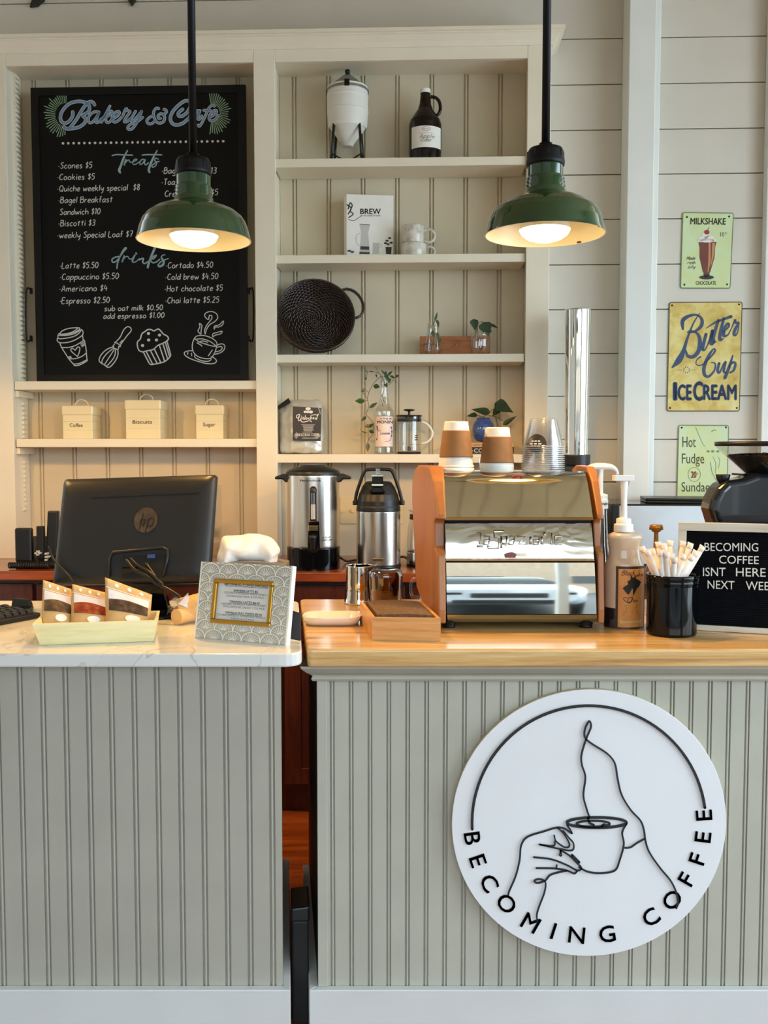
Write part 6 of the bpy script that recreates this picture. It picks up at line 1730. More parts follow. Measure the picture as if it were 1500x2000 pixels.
# --- pale wooden tray holding three snack pouches
M['palewood'] = wood('pale_poplar', '#efe6bb', '#e4d8a4', '#d2c288', (1.2, 14, 14), 0.5)
fl = hz(78, 1260.5); frr = hz(300, 1253)
ang = math.atan2(frr[1] - fl[1], frr[0] - fl[0])
L = math.hypot(frr[0] - fl[0], frr[1] - fl[1])
FT = Fr((fl[0], fl[1], CT), (math.cos(ang), math.sin(ang), 0), (-math.sin(ang), math.cos(ang), 0), (0, 0, 1))
q0, qz = FT.hit(62.5, 1219, -0.012); q1 = FT.hit(306.5, 1213, -0.012)[0]
DT = 0.115
t = thing(FT, (L / 2, DT / 2, 0.0004), 'wooden_tray', 'pale wooden tray with sloping ends holding three snack pouches on the quartz counter', 'tray')
zt = qz
th = 0.006
mb = MB()
def wall4(p, q, r, s):   # outer bottom, outer top pairs along one side given as (b0, b1, t1, t0) and thickness inward handled by hexa
    pass
ox0, ox1 = q0, q1
mb.hexa([(0, 0, 0.0006), (L, 0, 0.0006), (L, th, 0.0006), (0, th, 0.0006), (ox0, -0.012, zt), (ox1, -0.012, zt), (ox1, -0.012 + th, zt), (ox0, -0.012 + th, zt)]); mb.build('front_board', M['palewood'], t)
mb = MB(); mb.hexa([(0, DT - th, 0.0006), (L, DT - th, 0.0006), (L, DT, 0.0006), (0, DT, 0.0006), (ox0, DT + 0.012 - th, zt), (ox1, DT + 0.012 - th, zt), (ox1, DT + 0.012, zt), (ox0, DT + 0.012, zt)]); mb.build('back_board', M['palewood'], t)
mb = MB(); mb.hexa([(0.0, th, 0.0006), (th, th, 0.0006), (th, DT - th, 0.0006), (0, DT - th, 0.0006), (ox0, -0.012 + th, zt), (ox0 + th, -0.012 + th, zt), (ox0 + th, DT + 0.012 - th, zt), (ox0, DT + 0.012 - th, zt)]); mb.build('end_board', M['palewood'], t)
mb = MB(); mb.hexa([(L - th, th, 0.0006), (L, th, 0.0006), (L, DT - th, 0.0006), (L - th, DT - th, 0.0006), (ox1 - th, -0.012 + th, zt), (ox1, -0.012 + th, zt), (ox1, DT + 0.012 - th, zt), (ox1 - th, DT + 0.012 - th, zt)]); mb.build('end_board', M['palewood'], t)
mb = MB(); mb.box(th, L - th, th, DT - th, 0.001, 0.007); mb.build('bottom_board', M['palewood'], t)
M['treat1'] = cloudy('brown_treats', [(0.3, '#3a2a1e'), (0.55, '#6b4e33'), (0.75, '#8a6a48')], 60, 0.3)
M['treat2'] = cloudy('orange_red_treats', [(0.3, '#5a1f10'), (0.55, '#a04424'), (0.75, '#c06a3c')], 60, 0.3)
M['treat3'] = cloudy('dark_brown_treats', [(0.3, '#2c1e16'), (0.55, '#5a4434'), (0.75, '#7d6450')], 50, 0.3)
M['pouch'] = cloudy('kraft_pouch', [(0.3, '#c99e62'), (0.7, '#dfbd86')], 18, 0.5, bump=0.2)
M['pouch_lab'] = cloudy('pale_pink_pouch_label', [(0.35, '#efd9d6'), (0.6, '#f3ece8')], 20, 0.6)
M['film'] = glass('clear_film_window', (0.96, 0.95, 0.94, 1), 0.5, 0.08)
def pouch(cs_, dfront, fill, label):
    """corners on the photo: top-left, top-right, bottom-right, bottom-left"""
    zb = 0.0078
    TLp, TRp = FT.hit(*cs_[0], dfront + 0.055), FT.hit(*cs_[1], dfront + 0.055)
    BRp, BLp = FT.hit(*cs_[2], dfront), FT.hit(*cs_[3], dfront)
    xb0, xb1 = BLp[0], BRp[0]
    P0 = Vector((xb0, dfront, zb)); P1 = Vector((xb1, dfront, zb + (0.0)))
    T0 = Vector((TLp[0], dfront + 0.055, TLp[1])); T1 = Vector((TRp[0], dfront + 0.055, TRp[1]))
    t = thing(FT, tuple((P0 + P1) / 2), 'snack_pouch', label, 'pouch', 'snack pouches in the pale wooden tray')
    def S(a, b, off=0.0):      # a across 0..1, b up 0..1, with a belly
        p = (P0 * (1 - a) + P1 * a) * (1 - b) + (T0 * (1 - a) + T1 * a) * b
        bel = 0.022 * math.sin(PI * a) ** 0.7 * max(0.0, math.cos(b * PI / 1.9)) ** 0.8
        return (p.x, p.y - bel - off, p.z)
    mb = MB()
    na, nb = 14, 16
    g = [[S(i / na, j / nb) for i in range(na + 1)] for j in range(nb + 1)]
    bk = [[(x + 0.0, y + 0.004 + 0.016 * max(0.0, math.cos(j / nb * PI / 1.9)) * math.sin(PI * i / na), z) for i, (x, y, z) in enumerate([(lambda p: ((P0 * (1 - i2 / na) + P1 * (i2 / na)) * (1 - j / nb) + (T0 * (1 - i2 / na) + T1 * (i2 / na)) * (j / nb)))(0) for i2 in range(na + 1)])] for j in range(nb + 1)]
    vs = [p for r_ in g for p in r_]; fs = []
    W1 = na + 1
    for j in range(nb):
        for i in range(na): fs.append((j * W1 + i, j * W1 + i + 1, (j + 1) * W1 + i + 1, (j + 1) * W1 + i))
    n0 = len(vs)
    vs += [p for r_ in bk for p in r_]
    for j in range(nb):
        for i in range(na): fs.append((n0 + j * W1 + i + 1, n0 + j * W1 + i, n0 + (j + 1) * W1 + i, n0 + (j + 1) * W1 + i + 1))
    ed = [j * W1 for j in range(nb + 1)]; ee = [j * W1 + na for j in range(nb + 1)]
    for j in range(nb):
        fs.append((ed[j], ed[j + 1], n0 + ed[j + 1], n0 + ed[j])); fs.append((ee[j + 1], ee[j], n0 + ee[j], n0 + ee[j + 1]))
    for i in range(na):
        fs.append((nb * W1 + i, nb * W1 + i + 1, n0 + nb * W1 + i + 1, n0 + nb * W1 + i))
    mb.add(vs, fs, True)
    body = mb.build('pouch_body', M['pouch'], t)
    def patch(a0, a1, lo, hi, off, name, m, lab=None):
        mb = MB(); n = 14; vs = []; fs = []
        for i in range(n + 1):
            a = a0 + (a1 - a0) * i / n; s = i / n
            for j in range(5): vs.append(S(a, lo(s) + (hi(s) - lo(s)) * j / 4, off))
        for i in range(n):
            for j in range(4): fs.append((i * 5 + j, i * 5 + 5 + j, i * 5 + 6 + j, i * 5 + 1 + j))
        mb.add(vs, fs, True); mb.build(name, m, t, label=lab)
    patch(0.08, 0.94, lambda s: 0.47 + 0.03 * math.sin(PI * s), lambda s: 0.665 + 0.055 * math.sin(PI * s), 0.0014, 'window', fill, 'treats showing through the clear window')
    patch(0.07, 0.95, lambda s: 0.66 + 0.055 * math.sin(PI * s), lambda s: 0.835, 0.0010, 'paper_label', M['pouch_lab'])
    patch(0.02, 0.98, lambda s: 0.85, lambda s: 0.862, 0.0012, 'zip_seal', M['paper'])
    for a in (0.25, 0.52, 0.78):
        mb = MB(); c = [S(a + 0.045 * math.cos(2 * PI * i / 10), 0.935 + 0.034 * math.sin(2 * PI * i / 10), 0.0010) for i in range(10)]
        mb.add(c, [tuple(range(10))]); mb.build('dot_print', M['paper'], t)
    mb = MB(); c = [S(0.62 + 0.17 * math.cos(2 * PI * i / 16), 0.39 + 0.07 * math.sin(2 * PI * i / 16), 0.0018) for i in range(16)]
    mb.add(c, [tuple(range(16))]); mb.build('round_sticker', M['paper'], t)
    return t
pouch([(84, 1133), (139, 1151), (150, 1219), (79, 1219)], 0.062, M['treat1'], 'brown paper snack pouch with a clear window, first in the tray beside the keyboard')
pouch([(141, 1141), (207, 1158), (216, 1219), (137, 1219)], 0.047, M['treat2'], 'middle snack pouch in the tray with orange-red treats behind its window')
pouch([(205, 1128), (297, 1162), (290, 1219), (207, 1219)], 0.032, M['treat3'], 'tallest tilted snack pouch in the tray, nearest the monitor stand')
# --- kraft paper rolls and wrapping
M['kraftroll'] = cloudy('kraft_roll', [(0.35, '#d9a868'), (0.65, '#ecc58c')], 12, 0.6)
def roll(p0, p1, r, label, name='paper_roll'):
    p0, p1 = Vector(p0), Vector(p1)
    mb = MB(); e_ = (p1 - p0).normalized() * 0.0015; mb.tube([p0, p0 + e_ * 0.1, p0 + e_, p1 - e_, p1 - e_ * 0.1, p1], [r * 0.97, r, r, r, r, r * 0.97], 28); 
    mb.build(name, M['kraftroll'], base=tuple((p0 + p1) / 2 - Vector((0, 0, r))), cat='paper roll', label=label)
a = hz(335, 1224); b = hz(395, 1205)
roll((a[0] + 0.008, a[1] + 0.02, ZC + 0.021), (b[0] + 0.06, b[1] + 0.02, ZC + 0.021), 0.020, 'short kraft paper roll lying on the quartz counter beside the picture frame')
a = FC.hit(352, 1176, 2.49); b = FC.hit(398, 1150, 2.49)
roll((a[0], 2.47, ZC + 0.032), (b[0] + 0.035, 2.495, ZC + 0.055), 0.030, 'thicker kraft paper roll with a clear wrapper, behind the shorter roll')
M['wrap'] = glass('crinkled_clear_wrap', (0.93, 0.93, 0.95, 1), 0.5, 0.1, 0.1)
mb = MB()
pts = [FC.hit(x, y, 2.44) for x, y in ((328, 1178), (340, 1166), (352, 1172), (364, 1160), (370, 1190), (352, 1196), (338, 1190))]
cpt = (sum(p[0] for p in pts) / 7, sum(p[1] for p in pts) / 7)
vs = [(cpt[0], 2.435, cpt[1])] + [(p[0], 2.45 + 0.012 * (i % 2), max(p[1], ZC + 0.002)) for i, p in enumerate(pts)] + [(cpt[0], 2.465, cpt[1])]
mb.add(vs, [(0, 1 + i, 1 + (i + 1) % 7) for i in range(7)] + [(8, 1 + (i + 1) % 7, 1 + i) for i in range(7)])
mb.build('plastic_wrap', M['wrap'], base=(cpt[0], 2.45, ZC), cat='wrapper', label='crumpled clear plastic wrap beside the kraft paper rolls')
# --- specials menu in a patterned picture frame leaning back
a = hz(381, 1246); b = hz(556, 1261)
u_ = Vector((b[0] - a[0], b[1] - a[1], 0)); Wf = u_.length; u_.normalize()
back = Vector((-u_.y, u_.x, 0))
best = None
for th_ in range(4, 32):
    tl = math.radians(th_)
    up = Vector((0, 0, 1)) * math.cos(tl) + back * math.sin(tl)
    dd_ = up.cross(u_) * 1.0
    fr_ = Fr((a[0], a[1], CT), u_, dd_, up)
    p = fr_.hit(395, 1096.5, 0); r_ = fr_.hit(569, 1105.5, 0)
    err = abs(p[0]) + abs(r_[0] - Wf) + abs(p[1] - r_[1])
    if best is None or err < best[0]: best = (err, fr_, (p[1] + r_[1]) / 2, th_)
_, FP, Hf, th_ = best
t = thing(FP, (Wf / 2, 0.01, 0.0), 'picture_frame', 'white shell-patterned picture frame with a gold lip, holding the coffee specials list', 'picture frame')
ou0, oz1 = FP.hit(418.4, 1129.7); ou1, _z = FP.hit(535, 1136); _u, oz0 = FP.hit(409.3, 1215)
ou0 = (FP.hit(418.4, 1129.7)[0] + FP.hit(409.3, 1215)[0]) / 2; ou1 = (FP.hit(535, 1136)[0] + FP.hit(527, 1226)[0]) / 2
oz1 = (FP.hit(418.4, 1129.7)[1] + FP.hit(535, 1136)[1]) / 2; oz0 = (FP.hit(409.3, 1215)[1] + FP.hit(527, 1226)[1]) / 2
M['pattern'] = paint('whitewashed_taupe', '#b3aea1', 0.55, 0.08, 30)
M['ridge'] = paint('white_ridges', '#edebe4', 0.5, 0.04, 20)
M['gold'] = metal('brushed_gold', '#c19038', 0.32)
M['cardp'] = paint('menu_card', '#d9d9d8', 0.5, 0.02, 10)
mb = MB()
for q in ((0, Wf, 0, oz0), (0, Wf, oz1, Hf), (0, ou0, oz0, oz1), (ou1, Wf, oz0, oz1)): mb.box(q[0], q[1], 0.001, 0.016, q[2], q[3])
mb.build('moulding', M['pattern'], t)
mb = MB(); mb.box(Wf - 0.0005, Wf + 0.004, 0.0, 0.018, 0, Hf); mb.build('side_edge', M['ridge'], t)
mb = MB(); mb.box(-0.003, 0.0005, 0.0, 0.018, 0, Hf); mb.build('side_edge', M['ridge'], t)
mb = MB()                                               # raised scallop shells
cw = Wf / 4.8; chh = Hf / 8.2
def inring(x, z): return 0.001 < x < Wf - 0.001 and 0.001 < z < Hf - 0.001 and not (ou0 - 0.001 < x < ou1 + 0.001 and oz0 - 0.001 < z < oz1 + 0.001)
def seg(p, q, r):
    n = 8; run = []
    for i in range(n + 1):
        x = p[0] + (q[0] - p[0]) * i / n; z = p[1] + (q[1] - p[1]) * i / n
        if inring(x, z): run.append((x, 0.0006, z))
        else:
            if len(run) > 1: mb.tube(run, r, 4)
            run = []
    if len(run) > 1: mb.tube(run, r, 4)
for row in range(-1, 10):
    for c_ in range(-1, 7):
        bx_ = (c_ + (0.5 if row % 2 else 0)) * cw; bz_ = row * chh
        f0 = (bx_, bz_)
        for i in range(9):
            a = PI * (0.12 + 0.76 * i / 8)
            e_ = (bx_ + cw * 0.50 * math.cos(a), bz_ + chh * 1.02 * math.sin(a))
            seg((bx_ + 0.12 * (e_[0] - bx_), bz_ + 0.12 * (e_[1] - bz_)), (bx_ + 0.88 * (e_[0] - bx_), bz_ + 0.88 * (e_[1] - bz_)), 0.00085)
        arc = [(bx_ + cw * 0.5 * math.cos(PI * i / 10), bz_ + chh * 1.05 * math.sin(PI * i / 10) ** 0.8) for i in range(11)]
        for p, q in zip(arc[:-1], arc[1:]): seg(p, q, 0.0013)
mb.build('shell_relief', M['ridge'], t)
mb = MB(); g_ = 0.010
mb.box(ou0, ou1, -0.001, 0.010, oz0, oz0 + g_); mb.box(ou0, ou1, -0.001, 0.010, oz1 - g_, oz1); mb.box(ou0, ou0 + g_, -0.001, 0.010, oz0 + g_, oz1 - g_); mb.box(ou1 - g_, ou1, -0.001, 0.010, oz0 + g_, oz1 - g_)
mb.build('gold_lip', M['gold'], t, bevel=0.002)
mb = MB(); mb.box(ou0 + g_ - 0.002, ou1 - g_ + 0.002, 0.0065, 0.009, oz0 + g_ - 0.002, oz1 - g_ + 0.002); cd = mb.build('menu_card', M['cardp'], t)
def fc_(x, y): return (370 + x / 6.818, 1030 + y / 6.818)
ik = PInk(FP, 0.0058, FP); ig = PInk(FP, 0.0058, FP)
for s_, x0, y0, x1, y1, b_ in (('BECOMING COFFEE SPECIALS', 470, 768, 1045, 806, 1), ('SPANISH LATTE $6', 588, 852, 912, 872, 1), ('DOUBLE ESPRESSO, SWEETENED', 468, 878, 1025, 917, 0), ('CONDENSED MILK, 8 OZ MILK', 490, 922, 990, 952, 0), ('TIRAMISU LATTE $6.25', 530, 998, 935, 1026, 1), ('DOUBLE ESPRESSO, COCOA, SWEET', 430, 1026, 1025, 1062, 0), ('MASCARPONE CREAM, 7 OZ MILK', 450, 1062, 1005, 1102, 0), ('VANILLA FLAT WHITE $5.50', 475, 1142, 962, 1178, 1), ('DOUBLE ESPRESSO, HOMEMADE VANILLA', 368, 1170, 1010, 1220, 0), ('SYRUP, 6 OZ MILK', 555, 1222, 862, 1248, 0)):
    a = fc_(x0, y0); b = fc_(x1, y1)
    (ik if b_ else ig).text(s_, a[0], b[0], a[1], a[1] - 4.0, 0.02 if b_ else 0, b[1])
    if b_: ik.line([(a[0], a[1] + 1.4), (b[0], b[1] + 1.4)], 0.6, 0)
ik.build('heading_lettering', M['ink'], cd); ig.build('small_lettering', M['ink_grey'], cd)
mb = MB()                                               # easel leg
mb.hexa([(Wf - 0.05, 0.018, 0.02), (Wf + 0.012, 0.055, -0.001), (Wf + 0.012, 0.06, -0.001), (Wf - 0.05, 0.022, 0.02), (Wf - 0.05, 0.018, Hf * 0.5), (Wf + 0.010, 0.045, Hf * 0.42), (Wf + 0.010, 0.05, Hf * 0.42), (Wf - 0.05, 0.022, Hf * 0.5)])
mb.v = [tuple(FP.local((lambda w: (w.x, w.y, max(w.z, ZC + 0.001)))(FP.world(p)))) for p in mb.v]
mb.build('easel_back', M['soft_black'], t, bevel=0.002)
# --- box of tissues behind the frame
yt = 2.52
u0, z1 = FC.hit(415, 1098, yt); u1 = FC.hit(557, 1098, yt)[0]
t = thing(FC, ((u0 + u1) / 2, yt, ZC), 'tissue_box', 'tissue box with a white tissue pulled up, hidden behind the picture frame', 'tissue box')
M['tbox'] = paint('grey_card', '#77726a', 0.5, 0.1, 10)
mb = MB(); mb.prism([(u0, ZC), (u1, ZC), (u1, z1 - 0.008)] + [(u1 + (u0 - u1) * i / 8, z1 - 0.008 + 0.010 * math.sin(PI * i / 8)) for i in range(1, 8)] + [(u0, z1 - 0.008)], yt, yt + 0.115); mb.build('box', M['tbox'], t, bevel=0.002)
outl = [(424, 1101), (424, 1086), (429, 1070), (435, 1049), (455, 1046), (472, 1045), (487, 1042), (510, 1044), (532, 1052), (547, 1073), (543, 1086), (541, 1101)]
top = [FC.hit(x, y, yt + 0.05) for x, y in outl]
cxm = (u0 + u1) / 2
mb = MB()
rr_ = random.Random(5)
xs0, xs1 = top[0][0], top[-1][0]
nx, nz = 26, 10
def topz(x):
    for (a, za), (b, zb_) in zip(top[:-1], top[1:]):
        if a <= x <= b and b > a: return za + (zb_ - za) * (x - a) / (b - a)
    return z1
ptsL = smooth(top, 6)
g = []
for sgn in (-1, 1):
    for j in range(nz + 1):
        for i, p in enumerate(ptsL):
            f_ = j / nz
            c = (cxm + (p[0] - cxm) * 0.35, z1 - 0.006)
            x = c[0] + (p[0] - c[0]) * f_; z = c[1] + (p[1] - c[1]) * f_
            bulge = 0.034 * math.sin(PI * min(1, (1 - f_) * 1.0)) ** 0.8 + 0.010 * math.sin(x * 46 + 3.5 * f_ + sgn) * f_ * (1 - f_) * 3 + 0.005 * math.sin(x * 110 - 6 * f_) * f_ * (1 - f_) * 3
            g.append((x, yt + 0.05 + sgn * (0.001 + max(0, bulge)), z))
n_ = len(ptsL)
fs = []
for s_ in (0, 1):
    b = s_ * n_ * (nz + 1)
    for j in range(nz):
        for i in range(n_ - 1):
            f4 = (b + j * n_ + i, b + j * n_ + i + 1, b + (j + 1) * n_ + i + 1, b + (j + 1) * n_ + i)
            fs.append(f4 if s_ == 0 else f4[::-1])
for i in range(n_ - 1):
    a = nz * n_ + i; b = n_ * (nz + 1) + nz * n_ + i
    fs.append((a, a + 1, b + 1, b))
mb.add(g, fs, True)
M['tissue'] = cloudy('white_tissue', [(0.3, '#f1eee9'), (0.7, '#f8f6f2')], 30, 0.8, bump=0.5)
mb.build('tissue', M['tissue'], t)
# ------------------------------------------------------------------ round white sign on the counter front
DS = yf2 - 0.022
sl, sr = FC.hit(882.5, 1607, DS)[0], FC.hit(1418.5, 1607, DS)[0]
stp, sbt = FC.hit(1150, 1346.5, DS)[1], FC.hit(1150, 1867.5, DS)[1]
scx, scz = (sl + sr) / 2, (stp + sbt) / 2
SRx, SRz = (sr - sl) / 2, (stp - sbt) / 2
SR = (SRx + SRz) / 2
M['signw'] = paint('white_sign_board', '#e3e3e6', 0.3, 0.015, 6)
M['sign_edge'] = paint('pale_wood_edge', '#cdbf9c', 0.6, 0.1, 20)
t = thing(FC, (scx, DS, scz - SR), 'round_sign', 'round white sign reading BECOMING COFFEE with a line drawing of a hand holding a cup', 'sign')
mb = MB(); N = 96
mb.prism([(scx + SRx * math.cos(2 * PI * i / N), scz + SRz * math.sin(2 * PI * i / N)) for i in range(N)], DS, DS + 0.0035); mb.build('white_face', M['signw'], t, bevel=0.001)
mb = MB(); mb.prism([(scx + (SRx - .0012) * math.cos(2 * PI * i / N), scz + (SRz - .0012) * math.sin(2 * PI * i / N)) for i in range(N)], DS + 0.0036, yf2 - 0.0004); mb.build('backing_board', M['sign_edge'], t)
def sg(l): return [(860 + x / 2.586, 1320 + y / 2.586) for x, y in l]
def relief(ink, name, m, thick=0.0028):
    """turn flat ink into a shallow raised letter: front face plus its own side depth"""
    mb = ink.mb
    o = mb.build(name, m, t)
    md = o.modifiers.new('raise', 'SOLIDIFY'); md.thickness = thick; md.offset = 1 if False else -1
    return o
dk = DS - 0.003
ik = Ink(FC, dk)
arc = [(750 + 590 * math.cos(math.radians(a)), 742 - 592 * math.sin(math.radians(a))) for a in [183 - (183 - 7.5) * i / 48 for i in range(49)]]
ik.line(sg(arc), 5.2, 0)
relief(ik, 'arc_line', M['ink'])
ik = Ink(FC, dk)
up = [(752, 712), (735, 660), (722, 600), (732, 510), (715, 450), (712, 400), (735, 320), (760, 258), (752, 228), (731, 265), (730, 310), (765, 342), (840, 390), (880, 440), (895, 520), (915, 600), (960, 675), (1010, 730), (1028, 780), (1035, 830), (1055, 890), (1110, 970), (1160, 1030), (1188, 1085), (1200, 1140), (1190, 1172)]
for l, w in [(up, 3.4), ([(1030, 822), (990, 845), (960, 865), (932, 868)], 2.8), ([(940, 745), (918, 790), (926, 850), (905, 930), (880, 982), (810, 995), (745, 988), (700, 965)], 3.2),
             ([(342, 1105), (350, 1080), (380, 1010), (400, 930), (408, 855), (440, 812), (520, 785), (590, 765), (630, 772), (665, 795), (640, 752)], 3.2), ([(590, 765), (622, 795), (652, 850), (632, 866), (585, 835), (575, 805)], 2.8), ([(500, 850), (570, 858), (578, 835)], 2.8), ([(500, 850), (600, 872), (665, 880), (672, 845), (650, 818), (620, 782)], 2.8), ([(605, 882), (612, 905), (602, 905), (610, 880)], 2.4),
             ([(605, 878), (650, 905), (690, 945), (712, 968), (692, 982), (640, 955), (560, 925), (472, 915)], 3), ([(665, 905), (700, 940)], 5), ([(485, 970), (580, 972), (640, 982), (675, 997), (690, 985)], 3), ([(585, 972), (588, 955)], 2.6), ([(640, 982), (560, 1002), (530, 1032), (492, 1045), (474, 1035), (500, 1025), (530, 1040), (526, 1090), (500, 1160), (487, 1205), (490, 1240)], 3)]:
    ik.line(sg(l), w, 5)
ik.line(sg([(790 + 150 * math.cos(2 * PI * i / 40), 740 + 26 * math.sin(2 * PI * i / 40)) for i in range(40)]), 5.0, 0, True)
ik.line(sg([(772 + 84 * math.cos(2 * PI * i / 30), 746 + 15 * math.sin(2 * PI * i / 30)) for i in range(30)]), 3.6, 0, True)
ik.line(sg([(745, 715), (752, 740), (775, 752)]), 4, 3); ik.line(sg([(830, 748), (815, 756)]), 3, 0)
relief(ik, 'hand_and_cup_drawing', M['ink'])
ik = Ink(FC, dk)
for ch, x, y in (('B', 165, 822), ('E', 193, 935), ('C', 250, 1047), ('O', 337, 1150), ('M', 458, 1247), ('I', 573, 1288), ('N', 690, 1308), ('G', 843, 1303), ('C', 1063, 1218), ('O', 1170, 1131), ('F', 1243, 1027), ('F', 1297, 925), ('E', 1325, 815), ('E', 1330, 705)):
    ang = math.atan2(742 - y, 750 - x)                 # towards the centre, image axes
    rot_ = PI / 2 + math.atan2(-(742 - y), (750 - x)) - PI
    p = sg([(x, y)])[0]
    ik.letter(ch, p[0], p[1], 33, rot_, 0.008, 1.08)
relief(ik, 'lettering', M['ink'])

# ------------------------------------------------------------------ espresso machine, its customer side towards us
YE = 2.375
def E(x, y, d): return FC.hit(x, y, d)
M['terracotta'] = cloudy('orange_brown_wood_panel', [(0.3, '#9a5f34'), (0.7, '#b07443')], 7, 0.35, 4, (2, 2, 0.6))
zF = ZC
t = thing(FC, (E(1018, 1217, YE)[0], YE, ZC), 'espresso_machine', 'chrome espresso machine with orange-brown wooden side panels on the pine counter', 'espresso machine')
def band(rows, name, m, thick=0.01, parent=t, sm=True, n=5):
    """rows: (py, x left, x right, depth); a sheet-metal panel with its own thickness"""
    R = [tuple(map(float, r)) for r in rows]
    R2 = smooth(R, n) if len(R) > 2 else R
    fr_, bk_ = [], []
    for py, xl, xr, d in R2:
        a = E(xl, py, d); b = E(xr, py, d); z = (a[1] + b[1]) / 2
        fr_.append(((a[0], d, z), (b[0], d, z))); bk_.append(((a[0], d + thick, z), (b[0], d + thick, z)))
    mb = MB(); k = len(fr_)
    mb.add([p for pq in fr_ for p in pq], [(2 * i, 2 * i + 1, 2 * i + 3, 2 * i + 2) for i in range(k - 1)], True)     # the visible sheet, smooth on its own
    vs = []
    for (p, q), (r_, s_) in zip(fr_, bk_): vs += [p, q, s_, r_]
    fs = []
    for i in range(k - 1):
        for j in (1, 2, 3):
            j2 = (j + 1) % 4
            fs.append((4 * i + j, 4 * i + j2, 4 * i + 4 + j2, 4 * i + 4 + j))
    q = 4 * (k - 1)
    mb.add(vs, fs + [(3, 2, 1, 0), (q, q + 1, q + 2, q + 3)], False)
    return mb.build(name, m, parent)
M['chrome_p'] = metal('polished_steel_panel', '#d6d2c8', 0.03)
M['chrome_u'] = cloudy('wavy_polished_steel', [(0.3, '#cfcabd'), (0.7, '#d9d4c8')], 5, 0.06, 1, (1, 1, 1), 0.5, bump=0.5, metal_=1.0)
band([(1199, 873, 1165, YE), (1165, 872.5, 1164, YE + 0.0012), (1130, 872, 1162.5, YE + 0.0036), (1099, 871.5, 1161, YE + 0.0075)], 'lower_panel', M['chrome_p'])
band([(1215, 874, 1166, YE + 0.016), (1209, 874, 1166, YE + 0.003), (1200.5, 873.5, 1165.5, YE - 0.003)], 'bottom_rail', M['chrome_p'], 0.012)
M['chrome_w'] = cloudy('warped_polished_steel', [(0.3, '#d2cec4'), (0.7, '#e0ddd4')], 9, 0.09, 2, (1, 1, 1.6), 0.8, bump=1.0, metal_=1.0)
mid = band([(1093, 871, 1160, YE + 0.030), (1058, 870.5, 1158, YE + 0.037), (1022, 869, 1155, YE + 0.050)], 'middle_panel', M['chrome_w'])
band([(1010, 869.5, 1158, YE + 0.012), (975, 868.5, 1153, YE + 0.040), (940, 867.5, 1147, YE + 0.075), (925, 867, 1143, YE + 0.105), (921, 867, 1142, YE + 0.125)], 'upper_panel', M['chrome_u'])
band([(1016, 869.5, 1159, YE + 0.012), (1010.5, 869.5, 1159, YE + 0.006)], 'trim_strip', M['steel'], 0.02)
band([(1096, 871, 1161, YE + 0.012), (1092.5, 871, 1161, YE + 0.010)], 'trim_strip', M['steel'], 0.02)
xl = E(866, 1100, YE + 0.05)[0]; xr = E(1158, 1100, YE + 0.05)[0]
zB = E(1018, 1215, YE)[1]; zT = E(1018, 921.5, YE + 0.125)[1]
mb = MB(); mb.box(xl + 0.006, xr - 0.004, YE + 0.062, YE + 0.36, zB, E(1018, 1016, YE + 0.05)[1]); mb.box(xl + 0.006, xr - 0.004, YE + 0.135, YE + 0.36, E(1018, 1016, YE + 0.05)[1], zT - 0.006); mb.build('body', M['dark'], t)
mb = MB(); mb.box(xl + 0.004, xr - 0.006, YE + 0.126, YE + 0.37, zT - 0.005, zT); mb.build('cup_tray', M['chrome_p'], t, bevel=0.002)
zTop_e = zT
def side(xs_fn, flare, name):
    zt0 = E(858, 913, YE + 0.125)[1]
    z1012, z1083, z1217 = E(858, 1014, YE)[1], E(858, 1082, YE)[1], E(858, 1217, YE)[1]
    up_ = [(dd - 0.009, E(1000, py, dd)[1]) for py, dd in ((1013, YE + 0.010), (1004, YE + 0.014), (975, YE + 0.040), (940, YE + 0.075), (925, YE + 0.105))]
    pr = [(YE - 0.008, z1217), (YE - 0.008, E(1000, 1190, YE)[1]), (YE + 0.010, z1083 - 0.004), (YE + 0.03, z1083 + 0.002), (YE + 0.048, z1083 + 0.012), (YE + 0.056, z1012 - 0.012), (YE + 0.040, z1012 - 0.003)] + up_ + [
          (YE + 0.125, zt0 + 0.002), (YE + 0.27, zt0 + 0.004), (YE + 0.32, zt0 - 0.008), (YE + 0.355, zt0 - 0.04), (YE + 0.36, zt0 - 0.10), (YE + 0.34, z1083 + 0.05), (YE + 0.31, z1083 - 0.06), (YE + 0.29, z1217 + 0.05), (YE + 0.18, z1217 + 0.01), (YE + 0.10, z1217)]
    mb = MB(); n = len(pr); vs = []
    for k in (0, 1):
        for y, z in pr:
            x0, x1 = xs_fn(y, z)
            vs.append(((x0, x1)[k], y, z))
    fs = [tuple(range(n)), tuple(reversed(range(n, 2 * n)))]
    for i in range(n):
        j = (i + 1) % n; fs.append((i, n + i, n + j, j))
    mb.add(vs, fs); return mb.build(name, M['terracotta'], t, bevel=0.004, seg=3)
xlo = E(856, 1150, YE)[0]; xli = E(872, 1150, YE)[0]
xhi = E(1167, 1150, YE)[0]; xho = E(1180, 1150, YE)[0]
lean = E(853, 940, YE + 0.06)[0] - xlo
def lx(y, z):
    f = max(0, y - YE); h = max(0, min(1, (z - 1.12) / 0.2))
    q = xli - 0.001 - (0.05 * f / 0.36)
    return (xlo - 0.055 * f / 0.36 + 0.0 * h, xli - 0.0015 if f < 0.13 else xli - 0.0015)
def rx(y, z):
    f = max(0, y - YE)
    dx = -0.006 * max(0, (z - 1.10) / 0.2)
    return (xhi + 0.0015 + dx, xho + dx + 0.02 * f / 0.36)
side(lx, 0, 'side_panel'); side(rx, 0, 'side_panel')
